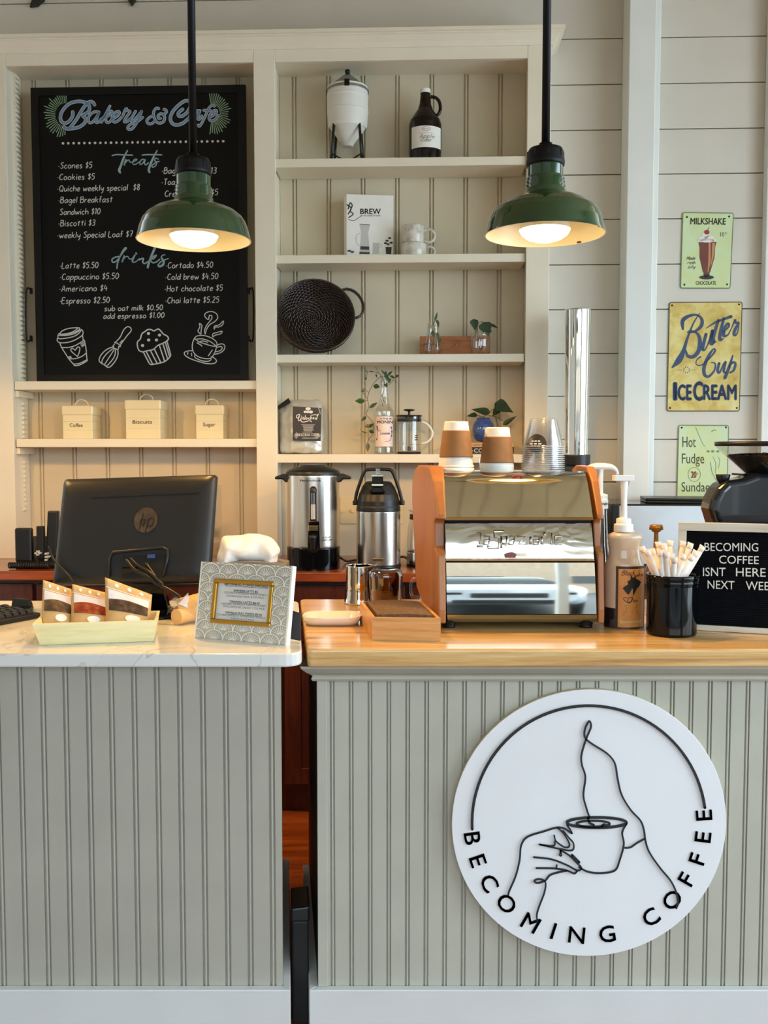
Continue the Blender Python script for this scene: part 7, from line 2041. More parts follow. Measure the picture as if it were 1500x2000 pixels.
for x in (877, 1145):
    a = E(x, 1222, YE + 0.03)
    for y in (YE + 0.035, YE + 0.27):
        mb = MB(); mb.lathe(a[0], y, [(0.017, ZC), (0.016, ZC + 0.004), (0.019, zB)], 20); mb.build('foot', M['black'], t)
mb = MB()                                               # raised maker's lettering
def el(l): return [(780 + x / 3.125, 780 + y / 3.125) for x, y in l]
for l in ([(472, 818), (492, 815), (492, 882), (512, 882), (512, 898), (470, 898)], [(515, 838), (548, 838), (548, 884), (518, 884), (518, 862), (546, 862)], [(640, 806), (578, 806), (578, 846), (606, 846), (606, 908), (540, 908), (540, 892)], [(622, 908), (622, 838), (655, 838), (655, 880), (626, 880)], [(668, 838), (700, 838), (700, 884), (670, 884), (670, 862), (698, 862)], [(715, 838), (765, 838), (728, 882), (785, 882)], [(800, 838), (800, 884)],
          [(818, 838), (852, 838), (852, 884), (820, 884), (820, 862), (850, 862)], [(868, 838), (868, 884)], [(885, 838), (885, 812)], [(908, 820), (926, 816), (926, 884), (942, 884)], [(992, 884), (950, 884), (950, 836), (990, 836), (990, 860), (954, 860)]):
    for rr_e in (0.0031,):
        pts = []
        for x, y in el(l):
            d = YE + 0.030 + 0.007 * (1093 - y) / 35 if y > 1058 else YE + 0.037 + 0.013 * (1058 - y) / 36
            a = E(x, y, d); pts.append((a[0], d, a[1]))
        mb.tube(pts, rr_e, 6, smooth=True)
M['logo_steel'] = metal('satin_steel_letters', '#b9b5ab', 0.28)
mb.build('lettering', M['logo_steel'], mid)
M['badge_red'] = paint('dull_red_badge', '#8a4a48', 0.3, 0.1, 20)
ik = Ink(FC, YE + 0.0285); ik.poly(el([(640, 945), (660, 935), (690, 932), (715, 945), (710, 968), (645, 968)])[::-1]); ik.build('enamel_badge', M['badge_red'], mid)
M['red_mark'] = paint('red_emblem', '#c4242a', 0.35, 0.05, 20)
mb = MB()
for l in ([(678, 485), (700, 468), (735, 465), (758, 470)], [(690, 490), (725, 490), (755, 478)], [(705, 478), (735, 478)]):
    pts = []
    for x, y in smooth(el(l), 3):
        d = YE + 0.088 - 0.0016; a = E(x, y, d); pts.append((a[0], d, a[1]))
    mb.tube(pts, 0.0016, 6)
mb.build('emblem', M['red_mark'], t)
# --- paper cups upside down on the machine
def cup(cx, rows, sl_rows, d, label, z0, grp='paper cups upside down on the espresso machine'):
    u, z, k = axis(FC, cx, 880, d)
    t = thing(FC, (u, d, z0), 'paper_cup', label, 'cup', grp)
    pr = pprof(FC, cx, d, rows); pr[0] = (pr[0][0], z0)
    mb = MB(); mb.lathe(u, d, pr, 40, cap=False); mb.build('cup_body', M['paper'], t)
    if sl_rows:
        q = pprof(FC, cx, d, sl_rows)
        mb = MB(); mb.lathe(u, d, [(q[0][0] + 0.0006, q[0][1]), (q[0][0] + 0.0016, q[0][1]), (q[1][0] + 0.0016, q[1][1]), (q[1][0] + 0.0006, q[1][1])], 40, cap=False)
        a = 0.55
        mb.box(u + q[0][0] * 0.80, u + q[0][0] * 0.80 + 0.001, d - 0.001, d, q[0][1], q[0][1] + 0.001) if False else None
        mb.build('cardboard_sleeve', M['kraft'], t)
    return t
z0 = zTop_e + 0.0005
cup(890.5, [(918, 36), (914.5, 36.2), (913, 34), (900, 33)], None, YE + 0.20, 'white paper cup at the bottom of the taller sleeved cup stack', z0)
cup(891, [(912, 35), (909, 35.2), (908, 33), (824, 23), (823.5, 22), (826, 21.5), (826, 0)], [(893, 31.8), (841, 25.6)], YE + 0.20, 'sleeved white paper cup on top of the taller stack on the machine', E(891, 912, YE + 0.20)[1])
cup(971, [(919, 32.5), (908, 32.8), (906, 32), (836, 23.5), (835, 22.5), (837.5, 22), (837.5, 0)], [(904, 32), (853, 25.8)], YE + 0.19, 'single sleeved white paper cup upside down between the other cups', z0)
cx = 1061; d = YE + 0.20
u, z, k = axis(FC, cx, 880, d)
n_c = 13
tot = (E(cx, 818, d)[1] - z0)
hc = 0.074
stp_ = (tot - hc) / (n_c - 1)
proto_c = None
t0 = thing(FC, (u, d, z0), 'clear_cup', 'clear plastic cup in the upside-down stack on the espresso machine', 'cup', 'clear plastic cups stacked on the espresso machine')
R = 41 * k
mb = MB(); mb.lathe(u, d, [(R, z0), (R * 1.01, z0 + 0.002), (R * 0.98, z0 + 0.0035), (R * 0.955, z0 + 0.0045), (R * 0.63, z0 + hc), (0, z0 + hc)], 40, cap=False)
mb.build('cup_body', M['clear'], t0)
mb = MB(); mb.lathe(u, d, [(R * 1.012, z0 + 0.0004), (R * 1.03, z0 + 0.0014), (R * 1.012, z0 + 0.0026)], 40, cap=False); mb.build('rolled_rim', M['clear_rim'], t0)
for i in range(1, n_c): copy_thing(t0, (0, 0, stp_ * i))
M['sticker'] = paint('dark_round_sticker', '#33282a', 0.4, 0.1, 20)
ik = Ink(FC, d - R * 0.86)
# sticker on the outermost cup, curved with it
mb = MB(); vs = []; zc = E(1042, 866, d)[1]; rs = 0.024
ring_ = [(rs * math.cos(2 * PI * i / 24), rs * math.sin(2 * PI * i / 24)) for i in range(24)]
def onc(a_, z_):
    rr_c = R * 0.955 + (R * 0.63 - R * 0.955) * max(0, (z_ - z0 - stp_ * (n_c - 1))) / hc + 0.0012
    rr_c = max(rr_c, 0.02)
    return (u + rr_c * math.sin(a_), d - rr_c * math.cos(a_), z_)
a_c = -0.55
vs = [onc(a_c, zc)] + [onc(a_c + x / (R * 0.8), zc + y) for x, y in ring_]
mb.add(vs, [(0, 1 + i, 1 + (i + 1) % 24) for i in range(24)], True)
mb.build('round_sticker', M['sticker'], t0)
mb = MB()
for zz, ww in ((0.004, 0.010), (-0.003, 0.013), (-0.009, 0.010)):
    for s_ in range(3):
        a0 = a_c + (-ww + s_ * ww * 0.75) / (R * 0.8); a1 = a0 + ww * 0.5 / (R * 0.8)
        q = [onc(a0, zc + zz), onc(a1, zc + zz), onc(a1, zc + zz + 0.003), onc(a0, zc + zz + 0.003)]
        mb.add([(p[0] + (p[0] - u) * 0.02, p[1] + (p[1] - d) * 0.02, p[2]) for p in q], [(0, 1, 2, 3)])
mb.build('sticker_print', M['paper'], t0)
cx2 = 929; d2 = YE + 0.30
u2_, z2_, k2 = axis(FC, cx2, 905, d2)
t0 = thing(FC, (u2_, d2, z0), 'small_clear_cup', 'low clear plastic cup between and behind the two sleeved paper cups', 'cup')
mb = MB(); mb.lathe(u2_, d2, [(13 * k2, z0), (13.4 * k2, z0 + 0.003), (9.5 * k2, E(cx2, 893, d2)[1]), (0, E(cx2, 893, d2)[1])], 28, cap=False); mb.build('cup_body', M['clear'], t0)
# ------------------------------------------------------------------ smaller things on the pine counter
def hzz(x, y): return FC.hitz(x, y, CT)
# --- white oblong dish
a = hzz(596, 1224); b = hzz(698, 1224); bk = hzz(590, 1196)
cxd = (a[0] + b[0]) / 2
t = thing(FC, (cxd, a[1] + 0.05, ZC), 'serving_dish', 'small white oblong ceramic dish, empty, at the corner of the pine counter', 'dish')
hw0 = (b[0] - a[0]) / 2
rx0, rx1 = FC.hit(588, 1203, a[1] - 0.006)[0], FC.hit(705.5, 1203, a[1] - 0.006)[0]
hw1 = (rx1 - rx0) / 2; zr = FC.hit(640, 1206.5, a[1] - 0.006)[1]
yd0 = a[1]; ybk = FC.hitz(640, 1192.5, zr)[1]
dpt = ybk - yd0
def rring(hw, y0, y1, z, r): return [(cxd + x, y, z) for x, y in rr(-hw, hw, y0, y1, r, 6)]
mb = MB()
mb.loft([rring(hw0, yd0 + 0.008, ybk - 0.01, ZC, 0.03), rring(hw0 + 0.004, yd0, ybk - 0.004, ZC + 0.008, 0.032), rring(hw1, yd0 - 0.006, ybk, zr - 0.001, 0.036), rring(hw1 - 0.001, yd0 - 0.005, ybk - 0.001, zr, 0.036), rring(hw1 - 0.005, yd0 - 0.001, ybk - 0.005, zr - 0.001, 0.034), rring(hw0 - 0.002, yd0 + 0.008, ybk - 0.012, ZC + 0.007, 0.028), rring(hw0 - 0.02, yd0 + 0.02, ybk - 0.025, ZC + 0.004, 0.02)], True)
mb.build('dish', M['ceramic'], t)
# --- steel milk pitcher
yp = hzz(703, 1178)[1]
cx = 703
u, z, k = axis(FC, cx, 1150, yp)
t = thing(FC, (u, yp, ZC), 'milk_pitcher', 'polished steel milk pitcher with a pouring lip beside the amber glass', 'pitcher')
pr = pprof(FC, cx, yp, [(1181, 30.5), (1177, 31.5), (1168, 30), (1150, 28), (1104, 27.3)]); pr[0] = (pr[0][0], ZC)
def spout(mb, zt, amt):
    for i, (x, y, z) in enumerate(mb.v):
        f = max(0, min(1, (z - (zt - 0.045)) / 0.045)); a_ = math.atan2(y - yp, x - u)
        g_ = max(0, math.cos(a_ + 0.35)) ** 14
        mb.v[i] = (x + amt * f * f * g_, y - amt * 0.3 * f * f * g_, z + 0.004 * f * g_)
full = [(0, ZC + 0.0002)] + pr + [(pr[-1][0] * 0.965, pr[-1][1]), (pr[-2][0] * 0.965, pr[-2][1]), (pr[1][0] * 0.9, ZC + 0.004), (0, ZC + 0.004)]
full2 = []
for (r0, za), (r1, zb_) in zip(full[:-1], full[1:]):
    full2 += [(r0 + (r1 - r0) * j / 4, za + (zb_ - za) * j / 4) for j in range(4)]
full2.append(full[-1])
mb = MB(); mb.lathe(u, yp, full2, 56, cap=False); spout(mb, pr[-1][1], 0.012)
mb.build('body', M['chrome'], t)
mb = MB(); hx = u - 0.01
pts = [(u - pr[3][0] * 0.3, yp + pr[3][0] * 0.95, pr[-1][1] - 0.012), (u - 0.02, yp + pr[3][0] + 0.03, pr[-1][1] - 0.014), (u - 0.02, yp + pr[3][0] + 0.034, ZC + 0.05), (u - 0.01, yp + pr[3][0] * 0.98, ZC + 0.03)]
mb.tube(smooth(pts, 4), 0.0042, 8); mb.build('handle', M['chrome'], t)
# --- amber glass upside down
ya = hzz(753, 1184)[1]
cx = 753.5
u, z, k = axis(FC, cx, 1150, ya)
t = thing(FC, (u, ya, ZC), 'amber_glass', 'amber-brown drinking glass standing upside down behind the napkin box', 'glass')
pr = pprof(FC, cx, ya, [(1186, 30), (1150, 32.5), (1124, 33.5), (1116, 32), (1112, 27), (1111, 22)]); pr[0] = (pr[0][0], ZC)
mb = MB(); mb.lathe(u, ya, pr + [(0, pr[-1][1] - 0.002)], 40, cap=False); mb.build('glass_body', M['amber'], t)
mb = MB(); mb.lathe(u, ya, [(r * 0.93, z - 0.001 if i else ZC + 0.0002) for i, (r, z) in enumerate(pr[:4])], 40, cap=False); mb.build('inner_wall', M['amber'], t)
# --- clear glass mug behind the machine
cx = 838; yg = 2.80
u, z, k = axis(FC, cx, 1150, yg)
t = thing(FC, (u, yg, ZC), 'glass_mug', 'clear glass mug behind the espresso machine, only its handle showing', 'mug')
zt = FC.hit(cx, 1118, yg)[1]
mb = MB(); mb.lathe(u, yg, [(0, ZC + 0.0002), (18 * k, ZC), (19.5 * k, ZC + 0.004), (20 * k, zt), (18.5 * k, zt), (18 * k, ZC + 0.008), (0, ZC + 0.008)], 32, cap=False); mb.build('body', M['glass'], t)
pts = [FC.hit(x, y, yg) for x, y in smooth([(820, 1128), (808, 1130), (803, 1140), (802, 1154), (806, 1165), (819, 1166)], 4)]
mb = MB(); mb.tube([(a_, yg, max(b_, ZC + 0.006)) for a_, b_ in pts], 0.0042, 10); mb.build('handle', M['glass'], t)
# --- bamboo napkin box
M['bamboo'] = wood('bamboo_board', '#d9a566', '#c98f50', '#b0763a', (1.0, 10, 22), 0.4, 0, 0.1, 2.5)
fl = hzz(727, 1251); fr_ = hzz(860.5, 1253)
zt = (FC.hit(728, 1208, fl[1])[1] + FC.hit(860, 1205.5, fr_[1])[1]) / 2
bl = FC.hitz(702.5, 1174, zt); br = FC.hitz(824, 1174, zt)
t = thing(FC, ((fl[0] + fr_[0]) / 2, fl[1], ZC), 'napkin_box', 'square bamboo box full of brown paper napkins in front of the espresso machine', 'box')
C4 = [Vector((*fl, 0)), Vector((*fr_, 0)), Vector((*br, 0)), Vector((*bl, 0))]
cen_ = sum(C4, Vector()) / 4
th = 0.0075
inn = [c + ((C4[i - 1] - c).normalized() + (C4[(i + 1) % 4] - c).normalized()) * th * 1.05 for i, c in enumerate(C4)]
for i in range(4):
    j = (i + 1) % 4
    mb = MB(); mb.hexa([(C4[i].x, C4[i].y, ZC), (C4[j].x, C4[j].y, ZC), (inn[j].x, inn[j].y, ZC), (inn[i].x, inn[i].y, ZC), (C4[i].x, C4[i].y, zt), (C4[j].x, C4[j].y, zt), (inn[j].x, inn[j].y, zt), (inn[i].x, inn[i].y, zt)])
    mb.build('side_board', M['bamboo'], t)
mb = MB(); mb.add([(c.x, c.y, ZC + 0.001) for c in inn] + [(c.x, c.y, ZC + 0.005) for c in inn], [(3, 2, 1, 0), (4, 5, 6, 7), (0, 1, 5, 4), (1, 2, 6, 5), (2, 3, 7, 6), (3, 0, 4, 7)]); mb.build('bottom_board', M['bamboo'], t)
M['napkin'] = cloudy('brown_napkin_paper', [(0.35, '#5c432d'), (0.65, '#75583c')], 90, 0.85, 2, bump=0.4)
M['napkin_edge'] = cloudy('napkin_edges', [(0.4, '#3b2b1e'), (0.6, '#7a5c3e')], 30, 0.8, 3, (1, 1, 14))
nap = [c + (cen_ - c) * 0.10 for c in inn]
def NP(a_, b_, z): 
    p = (nap[0] * (1 - a_) + nap[1] * a_) * (1 - b_) + (nap[3] * (1 - a_) + nap[2] * a_) * b_
    return (p.x, p.y, z)
tn = thing(FC, (cen_.x, cen_.y, ZC + 0.0056), 'napkin_stack', 'stack of folded brown paper napkins filling the bamboo box', 'napkins')
for lay in range(6):
    za = ZC + 0.0056 + lay * (zt + 0.004 - ZC - 0.0056) / 6; zb_ = ZC + 0.0056 + (lay + 1) * (zt + 0.004 - ZC - 0.0056) / 6 - 0.0008
    mb = MB(); vs = []; n = 8
    for zz, top_ in ((za, 0), (zb_, 1)):
        for j in range(n + 1):
            for i in range(n + 1):
                bul = 0.006 * math.sin(PI * i / n) * math.sin(PI * (0.15 + 0.7 * j / n)) * (lay + top_) / 6
                vs.append(NP(i / n, j / n, zz + bul))
    fs = []; q = (n + 1) ** 2
    for j in range(n):
        for i in range(n):
            a_ = j * (n + 1) + i
            fs.append((a_, a_ + n + 1, a_ + n + 2, a_ + 1)); fs.append((q + a_, q + a_ + 1, q + a_ + n + 2, q + a_ + n + 1))
    for i in range(n):
        fs.append((i, i + 1, q + i + 1, q + i)); b_ = n * (n + 1) + i; fs.append((b_ + 1, b_, q + b_, q + b_ + 1))
        c_ = i * (n + 1); fs.append((c_ + n + 1, c_, q + c_, q + c_ + n + 1)); e_ = c_ + n; fs.append((e_, e_ + n + 1, q + e_ + n + 1, q + e_))
    mb.add(vs, fs); mb.build('napkin', M['napkin'], tn)
# --- chai bottle with white pump
yc = hzz(1222, 1227)[1] + 0.03
cx = 1219
u, z, k = axis(FC, cx, 1150, yc)
t = thing(FC, (u, yc, ZC), 'chai_bottle', 'big plastic chai bottle with a white pump and an orange label with a black dog', 'bottle')
M['jug'] = cloudy('hazy_plastic', [(0.3, '#c4ad93'), (0.6, '#d8c8b4'), (0.75, '#c9a184')], 7, 0.22, 4, coat=0.3)
M['jug_dark'] = paint('dark_chai_concentrate', '#1d1a20', 0.15, 0.1, 10, coat=0.5)
zl = FC.hit(cx, 1184, yc)[1]
mb = MB(); pr = pprof(FC, cx, yc, [(1233, 36), (1230, 38.6), (1184, 38.8)]); pr[0] = (pr[0][0], ZC)
mb.lathe(u, yc, [(0, ZC + 0.0002)] + pr, 40, cap=False, sy=0.8); mb.build('filled_part', M['jug_dark'], t)
mb = MB(); mb.lathe(u, yc, pprof(FC, cx, yc, [(1184, 38.8), (1112, 39), (1100, 37), (1088, 32.5), (1072, 30), (1060, 31.5), (1050, 34), (1045, 33.5), (1042, 28), (1038, 19), (1034, 18.5)]), 40, cap=False, sy=0.8); mb.build('empty_part', M['jug'], t)
mb = MB(); c2_ = u - 3.0 * k
mb.lathe(c2_, yc, pprof(FC, 1216, yc, [(1038, 18.4), (1036, 18.6), (1024, 18.4), (1022.5, 15), (1021, 14.4), (1013, 14.2), (1011.5, 10), (1011, 6.6), (972, 6), (955, 6.4), (946, 7.6), (940, 8)]), 28, cap=False); cp = mb.build('pump', M['white'], t)
a_ = FC.hit(1198, 939, yc); b_ = FC.hit(1236, 928, yc)
mb = MB(); mb.box(a_[0], b_[0], yc - 0.014, yc + 0.014, a_[1], b_[1]); mb.tube([(b_[0] - 0.004, yc, (a_[1] + b_[1]) / 2), (b_[0] + 0.006, yc + 0.05, (a_[1] + b_[1]) / 2), (b_[0] + 0.006, yc + 0.07, a_[1] - 0.012)], 0.005, 10); mb.build('pump_head', M['white'], cp, bevel=0.004, seg=3)
M['label_orange'] = cloudy('orange_parchment_label', [(0.3, '#c07a36'), (0.55, '#d8974d'), (0.75, '#e0ab66')], 14, 0.45)
M['label_brown'] = paint('brown_label_border', '#3a1f12', 0.4, 0.1, 20)
class EInk(Ink):
    """ink on the bottle's oval front"""
    def __init__(s, lift): super().__init__(FC, yc); s.lift = lift
    def P(s, x, y):
        a_ = math.asin(max(-.99, min(.99, (x - cx) / 40.5)))
        R_ = 39 * k + s.lift
        zz = FC.hit(cx, y, yc - R_ * 0.8)[1]
        return (u + R_ * math.sin(a_), yc - R_ * 0.8 * math.cos(a_), zz)
def lab(ink, x0, x1, y0, y1):
    n = 12; vs = []
    for i in range(n + 1):
        x = x0 + (x1 - x0) * i / n; vs += [ink.P(x, y1), ink.P(x, y0)]
    ink.mb.add(vs, [(2 * i, 2 * i + 2, 2 * i + 3, 2 * i + 1) for i in range(n)], True)
ik = EInk(0.0012); lab(ik, 1196, 1256.5, 1106.5, 1229); lb = ik.build('label_border', M['label_brown'], t)
ik = EInk(0.0018); lab(ik, 1200.5, 1253, 1111.5, 1225.5); lb2 = ik.build('label_panel', M['label_orange'], t)
def c9(l): return [(1180 + x / 6.25, 920 + y / 6.25) for x, y in l]
ik = EInk(0.0026); ik.fill(c9([(272, 1262), (292, 1300), (310, 1302), (322, 1262), (338, 1318), (375, 1335), (405, 1362), (385, 1402), (350, 1440), (330, 1480), (295, 1535), (302, 1450), (290, 1430), (272, 1470), (245, 1512), (212, 1480), (178, 1432), (205, 1405), (240, 1385), (232, 1350), (268, 1325)])); ik.build('dog_silhouette', M['ink'], lb2)
ik = EInk(0.0026)
ik.hand('Black S', 1206, 1240, 1124, 10, 1.1, None, .35); ik.hand('cottie', 1233, 1249, 1126.5, 6, 0.9, None, .3)
for l, w in [([(235, 1550), (200, 1545), (190, 1565), (225, 1600), (265, 1600), (300, 1560), (290, 1540), (250, 1550), (235, 1590), (250, 1610), (275, 1600)], 1.3), ([(290, 1545), (280, 1605)], 1.2), ([(282, 1590), (300, 1570), (305, 1602)], 1.1), ([(340, 1575), (320, 1580), (318, 1600), (335, 1602), (345, 1575), (345, 1602)], 1.1), ([(362, 1575), (362, 1602)], 1.1), ([(362, 1555), (385, 1552)], 0.9)]: ik.line(c9(l), w, 4)
for y, a_, b_ in ((1183, 1213, 1238), (1187.5, 1215, 1236), (1193.5, 1215, 1238), (1197, 1212, 1239), (1201.5, 1209, 1241)): ik.line([(a_, y), (b_, y + 0.2)], 1.0, 0)
ik.build('lettering', M['ink_brown'], lb2)
ik = EInk(0.0024); ik.fill(c9([(150, 1820), (190, 1835), (360, 1835), (420, 1815), (410, 1860), (360, 1850), (200, 1852), (160, 1870)])); ik.build('ribbon_print', M['kraft2'], lb2)
# --- syrup bottle with a white pump behind the machine's right side
ys = 2.63
cx = 1171
u, z, k = axis(FC, cx, 1050, ys)
t = thing(FC, (u, ys, ZC), 'pump_syrup_bottle', 'clear syrup bottle with a white pump between espresso machine and chai bottle', 'bottle')
pr = pprof(FC, cx, ys, [(1190, 20), (1130, 21), (1110, 21), (1085, 20), (1060, 16.5), (1020, 14.5), (992, 13.5)]); pr[0] = (pr[0][0], ZC)
mb = MB(); mb.lathe(u, ys, [(0, ZC + 0.0002)] + pr, 32, cap=False); mb.build('glass_body', M['glass'], t)
mb = MB(); mb.lathe(u, ys, pprof(FC, cx, ys, [(993, 15.5), (976, 15.5), (974, 14)]), 28, cap=False); nk = mb.build('neck_label', M['paper'], t)
ik = CInk(FC, cx, 985, ys, 15.5); ik.text('MONIN', 1161, 1186, 987, 981.5, 0.03); ik.build('lettering', M['ink'], nk)
mb = MB(); mb.lathe(u, ys, pprof(FC, cx, ys, [(975, 14.5), (966, 14.5), (964.5, 9), (963, 5.5), (922, 5.5), (916, 6.5)]), 24, cap=False); mb.lathe(u, ys, [(0.0028, ZC + 0.02), (0.0028, pprof(FC, cx, ys, [(970, 1)])[0][1])], 10); pm = mb.build('pump', M['white'], t)
pts = [FC.hit(x, y, ys) for x, y in smooth([(1148, 916), (1160, 912), (1178, 911.5), (1194, 913), (1203, 919), (1206, 927)], 4)]
mb = MB(); mb.tube([(a_, ys, b_) for a_, b_ in pts], [0.005 + 0.005 * math.sin(PI * min(1, (i + 4) / len(pts))) for i in range(len(pts))], 10); mb.build('pump_head', M['white'], pm)
# --- bottle with a gold pump behind the straws
ys = 2.60
cx = 1281
u, z, k = axis(FC, cx, 1080, ys)
t = thing(FC, (u, ys, ZC), 'gold_pump_bottle', 'clear bottle with a gold pump standing behind the black crock of straws', 'bottle')
M['goldpump'] = paint('gold_plastic', '#b07a35', 0.3, 0.08, 20, metal=0.4)
pr = pprof(FC, cx, ys, [(1195, 24), (1140, 25), (1120, 24), (1105, 18), (1092, 11), (1082, 10)]); pr[0] = (pr[0][0], ZC)
mb = MB(); mb.lathe(u, ys, [(0, ZC + 0.0002)] + pr, 32, cap=False); mb.build('glass_body', M['glass'], t)
mb = MB(); mb.lathe(u, ys, pprof(FC, cx, ys, [(1086, 11.5), (1074, 11.5), (1072, 5), (1040, 4.2), (1038, 8), (1035.5, 9), (1034.5, 13.5), (1026, 13), (1024.5, 11), (1024.5, 0)]), 26, cap=False); mb.build('pump', M['goldpump'], t)
# --- black crock of straws
cx = 1312
a_ = hzz(1312, 1247)
R0 = 49 * FC.mpp(a_[0], a_[1], CT)
yk = a_[1] + R0
u, z, k = axis(FC, cx, 1190, yk)
kf = FC.mpp(a_[0], a_[1], CT) / k
t = thing(FC, (u, yk, ZC), 'straw_crock', 'glossy black ceramic crock full of paper-wrapped straws', 'crock')
zt = FC.hit(cx, 1127, yk - R0)[1]
zb1 = FC.hit(cx, 1142, yk - R0)[1]
R = R0 * 1.0
mb = MB(); mb.lathe(u, yk, [(0, ZC + 0.0002), (R * 0.95, ZC), (R, ZC + 0.005), (R, zb1 - 0.006), (R * 1.035, zb1 - 0.001), (R * 1.035, zb1 + 0.002), (R * 1.01, zb1 + 0.004), (R * 1.045, zb1 + 0.007), (R * 1.06, zt - 0.004), (R * 1.04, zt), (R * 0.95, zt), (R * 0.93, zt - 0.006), (R * 0.93, ZC + 0.008), (0, ZC + 0.008)], 56, cap=False)
mb.build('crock', M['gloss_black'], t)
M['straw'] = cloudy('straw_wrapper_paper', [(0.3, '#e6d3c4'), (0.7, '#f3e7dc')], 40, 0.6)
def straw(x, y, off, bx):
    tip = FC.hit(x, y, yk + off)
    tip = Vector((tip[0], yk + off, tip[1]))
    rim = FC.hit(bx, 1124, yk + off * 0.5)
    rimp = Vector((max(u - R * .82, min(u + R * .82, rim[0])), yk + max(-.75 * R, min(.75 * R, off * 0.5)), zt))
    dirv = (rimp - tip).normalized()
    foot = tip + dirv * 0.19
    r_xy = Vector((foot.x - u, foot.y - yk))
    if r_xy.length > R * 0.8:
        r_xy *= R * 0.8 / r_xy.length; foot.x = u + r_xy.x; foot.y = yk + r_xy.y
    foot.z = max(foot.z, ZC + 0.0135)
    body_end = tip + (foot - tip).normalized() * 0.012
    b = MB(); b.tube([foot, foot + (body_end - foot) * 0.5, body_end], 0.0070, 10)
    b.tube([body_end, body_end + (tip - body_end) * 0.4, tip + (tip - body_end) * 0.0], [0.0070, 0.0078, 0.0070], 6)
    sd = (tip - body_end).cross(Vector((0, 1, 0))).normalized()
    n0 = body_end + (tip - body_end) * 0.7
    b.add([tuple(n0 - sd * 0.0072 + Vector((0, -.001, 0))), tuple(n0 + sd * 0.0072 + Vector((0, -.001, 0))), tuple(tip + sd * 0.0088 + (tip - body_end) * 0.35), tuple(tip - sd * 0.0072 + (tip - body_end) * 0.25), tuple(n0 - sd * 0.0072 + Vector((0, .001, 0))), tuple(n0 + sd * 0.0072 + Vector((0, .001, 0))), tuple(tip + sd * 0.0088 + (tip - body_end) * 0.35 + Vector((0, .001, 0))), tuple(tip - sd * 0.0072 + (tip - body_end) * 0.25 + Vector((0, .001, 0)))], [(0, 1, 2, 3), (7, 6, 5, 4), (0, 4, 5, 1), (1, 5, 6, 2), (2, 6, 7, 3), (3, 7, 4, 0)])
    b.build('wrapped_straw', M['straw'], cat='straw', group='paper-wrapped straws in the black crock', label='paper-wrapped straw standing in the glossy black crock')
for x, y, off, bx in ((1254, 1070, 0.00, 1278), (1264, 1076, -0.02, 1284), (1274, 1074, 0.015, 1288), (1286, 1061, 0.025, 1294), (1290, 1077, -0.025, 1293), (1297, 1064, 0.01, 1302), (1302, 1079, -0.03, 1304), (1310, 1058, 0.03, 1308), (1313, 1083, -0.015, 1311), (1318, 1090, -0.032, 1315), (1335, 1060, 0.02, 1324), (1336, 1084, -0.028, 1322), (1349, 1063, 0.005, 1330), (1352, 1086, -0.02, 1330), (1359, 1078, -0.008, 1336), (1372, 1069, 0.012, 1341), (1344, 1074, 0.035, 1328)):
    straw(x, y, off, bx)
# ------------------------------------------------------------------ letter board leaning on the grinder
a = hzz(1335, 1230.0); b = hzz(1500, 1239.5)
u_ = Vector((b[0] - a[0], b[1] - a[1], 0)).normalized(); back = Vector((-u_.y, u_.x, 0))
best = None
for th_ in range(0, 26):
    tl = math.radians(th_); up_ = Vector((0, 0, 1)) * math.cos(tl) + back * math.sin(tl)
    f_ = Fr((a[0], a[1], CT + 0.0006), u_, up_.cross(u_), up_)
    p = f_.hit(1325, 1021); q = f_.hit(1500, 1023); e_ = abs(p[1] - q[1]) + abs(p[0]) * 0.5
    if best is None or e_ < best[0]: best = (e_, f_, (p[1] + q[1]) / 2, p[0], th_)
_, FL, Hl, xl0_, th_ = best
Wl = 0.40
x0_ = min(0.0, xl0_)
t = thing(FL, (Wl / 2, 0, 0), 'letter_board', 'black felt letter board in a pale frame saying BECOMING COFFEE ISNT HERE NEXT WEEK', 'letter board')
M['ashwood'] = wood('pale_ash_frame', '#dcd6c8', '#cfc8b8', '#b9b09c', (1, 16, 16), 0.45)
i0x, i1z = FL.hit(1341, 1036.5); _x, i0z = FL.hit(1420, 1223.5)
fw_ = i0x - x0_
mb = MB(); mb.box(x0_, Wl, 0, 0.02, 0, i0z); mb.box(x0_, Wl, 0, 0.02, i1z, Hl); mb.box(x0_, i0x, 0, 0.02, i0z, i1z); mb.box(Wl - fw_, Wl, 0, 0.02, i0z, i1z)
mb.build('frame', M['ashwood'], t, bevel=0.0012)
M['felt'] = paint('black_felt', '#090b12', 0.9, 0.15, 60, 0.2, 0, 0, 0.15)
mb = MB(); n = 46; vs = []
for i in range(n):
    z0_ = i0z + (i1z - i0z) * i / n; z1_ = i0z + (i1z - i0z) * (i + 0.72) / n; z2_ = i0z + (i1z - i0z) * (i + 1) / n
    vs += [(z0_, 0.006), ((z0_ + z1_) / 2, 0.0045), (z1_, 0.006), (z1_ + 0.0003, 0.008)]
pts = [(i0x - 0.002, y, z) for z, y in vs]; pt2 = [(Wl - fw_ + 0.002, y, z) for z, y in vs]
mm = len(pts); mb.add(pts + pt2, [(i, mm + i, mm + i + 1, i + 1) for i in range(mm - 1)]); mb.box(i0x - 0.002, Wl - fw_ + 0.002, 0.0085, 0.014, i0z - 0.001, i1z + 0.001)
mb.build('felt_panel', M['felt'], t)
M['plastic_letter'] = paint('white_plastic_letters', '#e4e2dc', 0.4, 0.03, 20)
ik = PInk(FL, 0.0032, FL)
